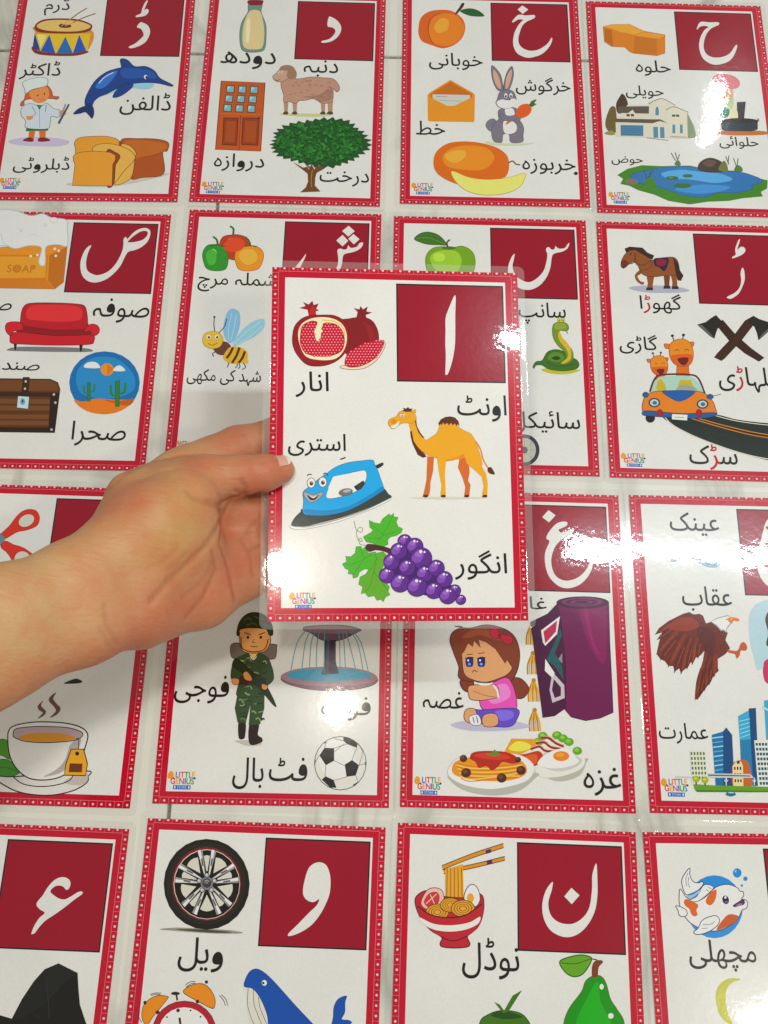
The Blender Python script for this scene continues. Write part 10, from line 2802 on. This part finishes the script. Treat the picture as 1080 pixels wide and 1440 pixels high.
CREASES = [
    ([(-0.07723, 0.14055, 0.119), (-0.07558, 0.14037, 0.11769), (-0.07398, 0.1403, 0.11603), (-0.07247, 0.14044, 0.11371), (-0.07315, 0.14493, 0.09795), (-0.07179, 0.14616, 0.09591), (-0.07037, 0.1473, 0.09415), (-0.06663, 0.14349, 0.10754), (-0.06474, 0.14351, 0.10916)], 0.001, 0.001),
    ([(-0.13798, 0.13348, 0.13364), (-0.13543, 0.13499, 0.13547), (-0.13338, 0.137, 0.1358), (-0.13161, 0.1393, 0.13528), (-0.13009, 0.14191, 0.13389), (-0.12849, 0.14373, 0.13241), (-0.1272, 0.14594, 0.12981), (-0.12586, 0.14814, 0.12732), (-0.12458, 0.15047, 0.12452)], 0.0004, 0.0013),
    ([(-0.1311, 0.08551, 0.16856), (-0.12951, 0.08794, 0.16709), (-0.12794, 0.09042, 0.16553), (-0.1264, 0.09296, 0.16379), (-0.12476, 0.09548, 0.16228), (-0.12236, 0.09847, 0.16073), (-0.11985, 0.10143, 0.15942), (-0.11734, 0.10446, 0.15798), (-0.11486, 0.10756, 0.15636)], 0.0002, 0.002),
    ([(-0.10621, 0.12331, 0.15137), (-0.10373, 0.12534, 0.14952), (-0.10131, 0.1275, 0.14727), (-0.09894, 0.12979, 0.14469), (-0.09654, 0.13212, 0.14205), (-0.09374, 0.13292, 0.13996), (-0.09086, 0.13366, 0.13808), (-0.08809, 0.13459, 0.13559), (-0.08558, 0.13602, 0.1316)], 0.00025, 0.0014),
    ([(-0.09603, 0.08145, 0.1318), (-0.09433, 0.08404, 0.12886), (-0.09254, 0.08662, 0.12614), (-0.09066, 0.08918, 0.12364), (-0.08869, 0.09172, 0.12141), (-0.08771, 0.09439, 0.12089), (-0.0867, 0.09705, 0.12052), (-0.08564, 0.09968, 0.12034), (-0.08455, 0.1023, 0.12028)], 0.0004, 0.001),
    ([(-0.1014, 0.09253, 0.14342), (-0.10051, 0.09369, 0.14232), (-0.0996, 0.09485, 0.14125), (-0.09868, 0.096, 0.14022), (-0.09774, 0.09715, 0.13923), (-0.09698, 0.09854, 0.13866), (-0.0962, 0.09993, 0.13816), (-0.0954, 0.1013, 0.13773), (-0.09459, 0.10266, 0.13735)], 0.0003, 0.0009),
    ([(-0.0749, 0.1197, 0.09836), (-0.07362, 0.11779, 0.09837), (-0.07238, 0.11596, 0.09808), (-0.07119, 0.11421, 0.0975), (-0.07004, 0.11251, 0.09669), (-0.0695, 0.10971, 0.09633), (-0.06898, 0.10695, 0.09582), (-0.06846, 0.10419, 0.09533), (-0.06796, 0.10148, 0.09466)], 0.0005, 0.001),
    ([(-0.06609, 0.11841, 0.09265), (-0.06716, 0.11772, 0.09361), (-0.06821, 0.11703, 0.09459), (-0.06926, 0.11634, 0.09558), (-0.0703, 0.11565, 0.09657)], 0.0008, 0.001),
    ([(-0.08725, 0.12938, 0.13465), (-0.08619, 0.12932, 0.13322), (-0.08518, 0.12935, 0.13148), (-0.08424, 0.12951, 0.12935), (-0.08344, 0.12991, 0.12642), (-0.08327, 0.12924, 0.12497), (-0.08318, 0.1287, 0.12309), (-0.08464, 0.13054, 0.11333), (-0.08476, 0.1303, 0.1103), (-0.085, 0.12843, 0.11007), (-0.08333, 0.12371, 0.11965), (-0.08329, 0.12147, 0.12086), (-0.08334, 0.11937, 0.12161), (-0.08416, 0.1159, 0.12488), (-0.08518, 0.11278, 0.12705), (-0.08634, 0.1099, 0.1284), (-0.08762, 0.1072, 0.12917), (-0.08927, 0.10476, 0.13034), (-0.09091, 0.10234, 0.13147), (-0.09252, 0.09994, 0.13265), (-0.09411, 0.09753, 0.13391), (-0.09583, 0.09496, 0.13552), (-0.0975, 0.09238, 0.13731), (-0.09908, 0.08978, 0.13932), (-0.10059, 0.08715, 0.14153), (-0.10194, 0.08421, 0.14343), (-0.10334, 0.08136, 0.14501), (-0.1048, 0.0786, 0.14632), (-0.1063, 0.07591, 0.14739)], 0.0022, 0.0015),
    ([(-0.08345, 0.13024, 0.12655), (-0.08384, 0.13414, 0.11666), (-0.08286, 0.13596, 0.11351), (-0.0815, 0.13718, 0.11229), (-0.07993, 0.13806, 0.11213), (-0.0783, 0.13867, 0.11224), (-0.0766, 0.13916, 0.11271), (-0.07488, 0.13963, 0.11326), (-0.0732, 0.14015, 0.11363)], 0.002, 0.0013),
    ([(-0.0797, 0.13832, 0.11375), (-0.08144, 0.13671, 0.10951), (-0.08268, 0.1342, 0.10802), (-0.08377, 0.13144, 0.10735), (-0.08482, 0.12862, 0.10688), (-0.08511, 0.12568, 0.10526), (-0.08328, 0.11967, 0.11466), (-0.08262, 0.11547, 0.11796), (-0.08246, 0.11201, 0.11871), (-0.08165, 0.10965, 0.11539), (-0.08079, 0.10723, 0.11221), (-0.07974, 0.10454, 0.10998), (-0.07858, 0.1017, 0.10832), (-0.07766, 0.09774, 0.10741), (-0.07677, 0.09381, 0.10634), (-0.07597, 0.09001, 0.10471), (-0.07539, 0.08644, 0.10181)], 0.0012, 0.0012),
    ([(-0.08495, 0.10676, 0.12427), (-0.08465, 0.10493, 0.12254), (-0.08439, 0.10313, 0.12062), (-0.08413, 0.10134, 0.11862), (-0.0838, 0.09945, 0.117), (-0.08497, 0.09563, 0.11753), (-0.08611, 0.0918, 0.11816), (-0.08725, 0.08801, 0.11878), (-0.08839, 0.08427, 0.11929), (-0.08992, 0.08148, 0.12049), (-0.09143, 0.0787, 0.12175), (-0.09294, 0.07596, 0.12289), (-0.09448, 0.07329, 0.1238)], 0.0008, 0.0012),
    ([(-0.07268, 0.14052, 0.11492), (-0.07236, 0.14094, 0.11605), (-0.07209, 0.14141, 0.11697), (-0.07183, 0.14193, 0.11777), (-0.07159, 0.14248, 0.11845), (-0.07202, 0.14319, 0.11973), (-0.07247, 0.14396, 0.12082), (-0.07296, 0.14479, 0.12173), (-0.07346, 0.14567, 0.12248)], 0.0009, 0.0011),
    ([(-0.07339, 0.12444, 0.09566), (-0.07233, 0.12623, 0.09472), (-0.0712, 0.12793, 0.09413), (-0.07003, 0.12956, 0.09379), (-0.06885, 0.13118, 0.09353)], 0.0005, 0.001),
    ([(-0.09782, 0.10349, 0.14184), (-0.09928, 0.10145, 0.14276), (-0.10069, 0.09939, 0.1438), (-0.10205, 0.09731, 0.14497), (-0.10337, 0.09521, 0.14628), (-0.1048, 0.09394, 0.14775), (-0.10626, 0.09271, 0.14909), (-0.10774, 0.09152, 0.15028), (-0.10924, 0.09037, 0.15133)], 0.0003, 0.0012),
    ([(-0.08501, 0.1281, 0.13078), (-0.08706, 0.12809, 0.13409), (-0.08926, 0.12834, 0.13652), (-0.09146, 0.12862, 0.13882), (-0.0937, 0.12896, 0.14088), (-0.09438, 0.12971, 0.14129), (-0.09508, 0.13049, 0.14162), (-0.0958, 0.13129, 0.14188), (-0.09654, 0.13212, 0.14205)], 0.0005, 0.0012),
    ([(-0.13126, 0.1445, 0.13076), (-0.12899, 0.14743, 0.12713), (-0.12654, 0.15024, 0.12389), (-0.12423, 0.15335, 0.11993), (-0.12186, 0.15649, 0.11596), (-0.11773, 0.15738, 0.11612), (-0.11393, 0.15873, 0.115), (-0.11026, 0.16032, 0.11327), (-0.10655, 0.16191, 0.11155), (-0.10523, 0.1621, 0.11118), (-0.10392, 0.1623, 0.11076), (-0.10262, 0.16254, 0.11028), (-0.10134, 0.1628, 0.10971)], 0.0011, 0.0014),
    ([(-0.08087, 0.15183, 0.12506), (-0.08056, 0.15054, 0.12518), (-0.08028, 0.1493, 0.12516), (-0.08002, 0.14811, 0.125), (-0.07978, 0.14697, 0.12473), (-0.0801, 0.14605, 0.12456), (-0.08042, 0.14515, 0.12435), (-0.08075, 0.14427, 0.1241), (-0.08109, 0.1434, 0.12379)], 0.00022, 0.0009),
    ([(-0.07849, 0.15288, 0.12455), (-0.07816, 0.15146, 0.12475), (-0.07786, 0.15011, 0.12477), (-0.07759, 0.14882, 0.12463), (-0.07735, 0.14758, 0.12435), (-0.07757, 0.14642, 0.12405), (-0.07782, 0.1453, 0.12364), (-0.07808, 0.14422, 0.12311), (-0.07836, 0.14318, 0.12248)], 0.00018, 0.0009),
    ([(-0.11851, 0.05569, 0.1501), (-0.11902, 0.05721, 0.15317), (-0.11973, 0.05881, 0.15555), (-0.12057, 0.06045, 0.15748), (-0.12148, 0.06213, 0.15915), (-0.12179, 0.06434, 0.1601), (-0.12216, 0.06658, 0.1609), (-0.12256, 0.06883, 0.16158), (-0.12299, 0.0711, 0.16217)], 0.0004, 0.0012),
    ([(-0.12043, 0.05336, 0.15025), (-0.121, 0.05488, 0.15389), (-0.12183, 0.0565, 0.15662), (-0.12282, 0.05818, 0.15881), (-0.12388, 0.05989, 0.16071)], 0.0003, 0.001),
    ([(-0.10071, 0.11217, 0.14813), (-0.09912, 0.11159, 0.14666), (-0.09759, 0.11109, 0.14493), (-0.09609, 0.11063, 0.143), (-0.09461, 0.11022, 0.14089), (-0.09343, 0.11124, 0.13961), (-0.09226, 0.11229, 0.13825), (-0.09109, 0.11336, 0.13684), (-0.08991, 0.11445, 0.13539)], 0.0002, 0.0015),
    ([(-0.11834, 0.13964, 0.13725), (-0.11685, 0.14067, 0.13659), (-0.11524, 0.14156, 0.13637), (-0.11355, 0.14235, 0.13643), (-0.11189, 0.14318, 0.13637), (-0.10968, 0.14357, 0.13655), (-0.10756, 0.14408, 0.13637), (-0.10552, 0.1447, 0.13592), (-0.10345, 0.1453, 0.1355)], 0.00035, 0.0015),
    ([(-0.08383, 0.18202, 0.09835), (-0.08227, 0.18134, 0.0986), (-0.08074, 0.18073, 0.09867), (-0.07924, 0.1802, 0.09856), (-0.07777, 0.17973, 0.0983), (-0.07695, 0.17807, 0.09831), (-0.07618, 0.17651, 0.09807), (-0.07544, 0.17504, 0.0976), (-0.07474, 0.17365, 0.09694)], 0.0003, 0.0012),
]
TINTS = [((-0.0852, 0.1322, 0.1319), 0.014, 'red'), ((-0.1348, 0.0459, 0.1598), 0.04, 'red'), ((-0.1144, 0.0638, 0.1509), 0.022, 'red'), ((-0.0964, 0.1517, 0.1292), 0.012, 'red'), ((-0.1045, 0.1015, 0.1485), 0.02, 'yel'), ((-0.1487, 0.075, 0.1843), 0.025, 'yel'), ((-0.125, 0.077, 0.1643), 0.018, 'yel'), ((-0.1151, 0.1093, 0.1561), 0.014, 'red'), ((-0.0581, 0.1528, 0.1173), 0.016, 'tip'), ((-0.0701, 0.1445, 0.1196), 0.012, 'red'), ((-0.0758, 0.128, 0.0966), 0.026, 'red'), ((-0.0763, 0.1027, 0.1046), 0.03, 'red'), ((-0.0971, 0.0777, 0.1331), 0.028, 'red'), ((-0.1097, 0.0772, 0.1501), 0.025, 'red'), ((-0.1038, 0.1148, 0.1508), 0.03, 'yel'), ((-0.1427, 0.0668, 0.1808), 0.04, 'pale'), ((-0.0776, 0.1784, 0.0985), 0.022, 'red'), ((-0.1235, 0.1248, 0.1505), 0.018, 'red')]
# hand built as a signed-distance blend of tapered limbs, meshed on a fine grid (metres)
def cone_dist(P, a, b, ra, rb):
    ab = b - a; L2 = float(ab @ ab)
    t = np.clip(((P - a) @ ab) / L2, 0, 1)
    d = P - a - t[:, None] * ab
    return np.sqrt(np.einsum('ij,ij->i', d, d)) - (ra + (rb - ra) * t)
def smin(a, b, k):
    h = np.clip(0.5 + 0.5 * (b - a) / k, 0, 1)
    return b + (a - b) * h - k * h * (1 - h)
def chain_dist(P, ch, k):
    out = None
    for p, q in zip(ch, ch[1:]):
        d = cone_dist(P, np.array(p[:3]), np.array(q[:3]), p[3], q[3]).astype(np.float32)
        out = d if out is None else smin(out, d, k)
    return out
def hand_sdf(P, creases=True):
    """P: n x 3"""
    out = None
    for ch, k, kin in LIMBS:
        d = chain_dist(P, ch, kin)
        out = d if out is None else smin(out, d, k)
    if creases:
        for pts, depth, w in CREASES:
            best = np.full(len(P), 1.0, np.float32)
            for p, q in zip(pts, pts[1:]):
                best = np.minimum(best, cone_dist(P, np.array(p), np.array(q), 0, 0))
            out = out + depth * np.exp(-(best / w) ** 2)
    return out

def grid_mesh(lo, hi, h):
    """Surface nets over the distance field, evaluated only near the surface."""
    n = [int(math.ceil((hi[i] - lo[i]) / h / 16)) * 16 for i in range(3)]
    F = np.full([v + 1 for v in n], 1.0, np.float32)
    B = 16
    ax = [lo[i] + h * np.arange(n[i] + 1) for i in range(3)]
    bi = [np.arange(0, n[i], B) for i in range(3)]
    G = np.array(np.meshgrid(*bi, indexing='ij')).reshape(3, -1).T
    cen = np.array(lo) + (G + B / 2) * h
    s = hand_sdf(cen, False)
    rad = B * h * 0.5 * 1.7321 + 0.004
    for g, sv in zip(G, s):
        sl = tuple(slice(g[i], g[i] + B + 1) for i in range(3))
        if sv < -rad: F[sl] = -1.0
    for g, sv in zip(G, s):
        if abs(sv) > rad: continue
        sl = tuple(slice(g[i], g[i] + B + 1) for i in range(3))
        X = np.stack(np.meshgrid(*[ax[i][sl[i]] for i in range(3)], indexing='ij'), -1).reshape(-1, 3)
        F[sl] = hand_sdf(X).reshape(B + 1, B + 1, B + 1)
    S = F < 0
    nx, ny, nz = n
    acc = np.zeros((nx, ny, nz, 3), np.float32); cnt = np.zeros((nx, ny, nz), np.float32)
    corners = [(i, j, k) for i in (0, 1) for j in (0, 1) for k in (0, 1)]
    def sub(A, c): return A[c[0]:c[0] + nx, c[1]:c[1] + ny, c[2]:c[2] + nz]
    for a in corners:
        for d in range(3):
            if a[d]: continue
            b = tuple(a[q] + (q == d) for q in range(3))
            fa, fb = sub(F, a), sub(F, b); m = (fa < 0) != (fb < 0)
            den = np.where(m, fa - fb, 1); t = np.where(m, fa / den, 0)
            for q in range(3): acc[..., q] += np.where(m, a[q] + (t if q == d else 0), 0)
            cnt += m
    act = cnt > 0
    idx = -np.ones((nx, ny, nz), np.int64); idx[act] = np.arange(act.sum())
    I = np.argwhere(act)
    V = np.array(lo) + (I + acc[act] / cnt[act][:, None]) * h
    faces = []
    for d in range(3):
        e = [0, 0, 0]; e[d] = 1
        A = S[:nx, :ny, :nz]; Bq = S[e[0]:e[0] + nx, e[1]:e[1] + ny, e[2]:e[2] + nz]
        u, v = (d + 1) % 3, (d + 2) % 3
        for sign in (0, 1):
            m = (A & ~Bq) if sign == 0 else (~A & Bq)
            c = np.argwhere(m); c = c[(c[:, u] > 0) & (c[:, v] > 0)]
            du = np.zeros(3, int); du[u] = 1; dv = np.zeros(3, int); dv[v] = 1
            q = [idx[tuple((c - x).T)] for x in (0 * du, du, du + dv, dv)]
            f = np.stack(q if sign == 0 else q[::-1], 1); faces.append(f[(f >= 0).all(1)])
    return V, np.concatenate(faces)

def make_skin():
    m, nt, p = new_mat('skin')
    a = nt.nodes.new('ShaderNodeAttribute'); a.attribute_name = 'Col'
    g = nt.nodes.new('ShaderNodeNewGeometry')
    n = nt.nodes.new('ShaderNodeTexNoise'); n.inputs['Scale'].default_value = 55; n.inputs['Detail'].default_value = 5; n.inputs['Roughness'].default_value = .6
    nt.links.new(g.outputs['Position'], n.inputs['Vector'])
    r = nt.nodes.new('ShaderNodeValToRGB')
    r.color_ramp.elements[0].position = .35; r.color_ramp.elements[0].color = (1.0, .80, .72, 1)
    r.color_ramp.elements[1].position = .65; r.color_ramp.elements[1].color = (1.0, 1.06, 1.0, 1)
    nt.links.new(n.outputs['Fac'], r.inputs[0])
    mx = nt.nodes.new('ShaderNodeMixRGB'); mx.blend_type = 'MULTIPLY'; mx.inputs[0].default_value = 1
    nt.links.new(a.outputs['Color'], mx.inputs[1]); nt.links.new(r.outputs[0], mx.inputs[2])
    nt.links.new(mx.outputs[0], p.inputs['Base Color'])
    p.inputs['Subsurface Weight'].default_value = 0.25
    p.inputs['Subsurface Radius'].default_value = (1.0, 0.35, 0.2)
    p.inputs['Subsurface Scale'].default_value = 0.004
    p.inputs['Roughness'].default_value = 0.48
    p.inputs['Specular IOR Level'].default_value = 0.35
    v = nt.nodes.new('ShaderNodeTexVoronoi'); v.inputs['Scale'].default_value = 900; v.feature = 'DISTANCE_TO_EDGE'
    nt.links.new(g.outputs['Position'], v.inputs['Vector'])
    mp = nt.nodes.new('ShaderNodeMapping'); mp.inputs['Rotation'].default_value = (0, 0, .5); mp.inputs['Scale'].default_value = (90, 520, 300)
    nt.links.new(g.outputs['Position'], mp.inputs[0])
    w = nt.nodes.new('ShaderNodeTexNoise'); w.inputs['Scale'].default_value = 1.0; w.inputs['Detail'].default_value = 3
    nt.links.new(mp.outputs[0], w.inputs['Vector'])
    b1 = nt.nodes.new('ShaderNodeBump'); b1.inputs['Strength'].default_value = .25; b1.inputs['Distance'].default_value = .0005
    b2 = nt.nodes.new('ShaderNodeBump'); b2.inputs['Strength'].default_value = .45; b2.inputs['Distance'].default_value = .0010
    nt.links.new(v.outputs['Distance'], b1.inputs['Height']); nt.links.new(w.outputs['Fac'], b2.inputs['Height'])
    nt.links.new(b1.outputs[0], b2.inputs['Normal']); nt.links.new(b2.outputs[0], p.inputs['Normal'])
    return m
SKIN = make_skin()
_all = np.array([q[:3] for ch, k, kk in LIMBS for q in ch])
_lo = _all.min(0) - 0.034; _hi = _all.max(0) + 0.034
V, Fc = grid_mesh(tuple(_lo), tuple(_hi), 0.00135)
origin = np.array([-0.10, 0.12, 0.12])
me = bpy.data.meshes.new('hand')
me.from_pydata((V - origin).tolist(), [], Fc.tolist())
me.polygons.foreach_set('use_smooth', [True] * len(me.polygons))
base = np.array([0.53, 0.282, 0.135])
TC = {'tip': (0.52, 0.16, 0.10), 'red': (0.50, 0.165, 0.095), 'yel': (0.54, 0.32, 0.12), 'pale': (0.54, 0.33, 0.175)}
col = np.tile(base, (len(V), 1)).astype(np.float64)
for c, r, k in TINTS:
    w = np.exp(-(((V - np.array(c)) ** 2).sum(1)) / r ** 2)[:, None] * .8
    col = col * (1 - w) + np.array(TC[k]) * w
for pts, dep, wd in CREASES:  # shade in the creases and beside the thumb, painted into the skin colour
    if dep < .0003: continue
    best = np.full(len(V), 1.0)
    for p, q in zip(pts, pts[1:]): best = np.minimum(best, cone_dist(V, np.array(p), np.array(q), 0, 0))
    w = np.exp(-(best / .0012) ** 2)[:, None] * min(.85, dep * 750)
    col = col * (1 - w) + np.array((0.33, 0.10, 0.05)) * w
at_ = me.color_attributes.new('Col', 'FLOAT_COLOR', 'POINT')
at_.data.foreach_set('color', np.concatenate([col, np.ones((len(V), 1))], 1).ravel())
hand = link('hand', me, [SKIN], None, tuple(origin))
hand['label'] = 'bare left hand and forearm reaching in from the left, thumb pinching the held card'
hand['category'] = 'hand'

# thumb nail: a thin curved plate on the far side of the thumb tip, just showing over its edge
def make_nail():
    m, nt, p = new_mat('finger_nail')
    g = nt.nodes.new('ShaderNodeNewGeometry'); n = nt.nodes.new('ShaderNodeTexNoise'); n.inputs['Scale'].default_value = 300
    nt.links.new(g.outputs['Position'], n.inputs['Vector'])
    a = nt.nodes.new('ShaderNodeAttribute'); a.attribute_name = 'Col'
    nt.links.new(a.outputs['Color'], p.inputs['Base Color'])
    p.inputs['Roughness'].default_value = .25
    return m
tA, tB = np.array(LIMBS[4][0][-2][:3]), np.array(LIMBS[4][0][-1][:3]); rA, rB = LIMBS[4][0][-2][3], LIMBS[4][0][-1][3]
axis = (tB - tA); Lax = np.linalg.norm(axis); axis /= Lax
upv = np.array([0.0, 0.80, 0.60]); upv -= axis * (upv @ axis); upv /= np.linalg.norm(upv)
side = np.cross(axis, upv)
nv, nf, nc = [], [], []
NU, NV = 12, 10
for layer in (0.0, 0.0004):
    for i in range(NU + 1):
        u = i / NU; d = 0.0005 + u * (Lax + rB * 0.62 - 0.0005)
        t = min(d / Lax, 1.0); rr = rA + (rB - rA) * t
        over = max(0.0, d - Lax); rr = math.sqrt(max(rB ** 2 - (over * .85) ** 2, 1e-9)) if over > 0 else rr
        for j in range(NV + 1):
            v = -1 + 2 * j / NV
            ww = 0.98 * math.sqrt(max(0.0, 1 - max(0, abs(2 * u - 1) - .55) ** 2 * 2.2))
            an = v * ww
            p = tA + axis * d + (upv * math.cos(an) + side * math.sin(an)) * (rr + 0.0002 - layer + 0.0004)
            nv.append(tuple(p - origin)); nc += [0.80, 0.70, 0.60, 1] if u > .86 else [0.66, 0.36, 0.27, 1]
    b = layer and (NU + 1) * (NV + 1) or 0
    for i in range(NU):
        for j in range(NV):
            q = [b + i * (NV + 1) + j, b + (i + 1) * (NV + 1) + j, b + (i + 1) * (NV + 1) + j + 1, b + i * (NV + 1) + j + 1]
            nf.append(q if layer else q[::-1])
nm = bpy.data.meshes.new('thumb_nail'); nm.from_pydata(nv, [], nf)
ca = nm.color_attributes.new('Col', 'FLOAT_COLOR', 'POINT'); ca.data.foreach_set('color', nc)
nm.polygons.foreach_set('use_smooth', [True] * len(nm.polygons))
link('thumb_nail', nm, [make_nail()], hand)
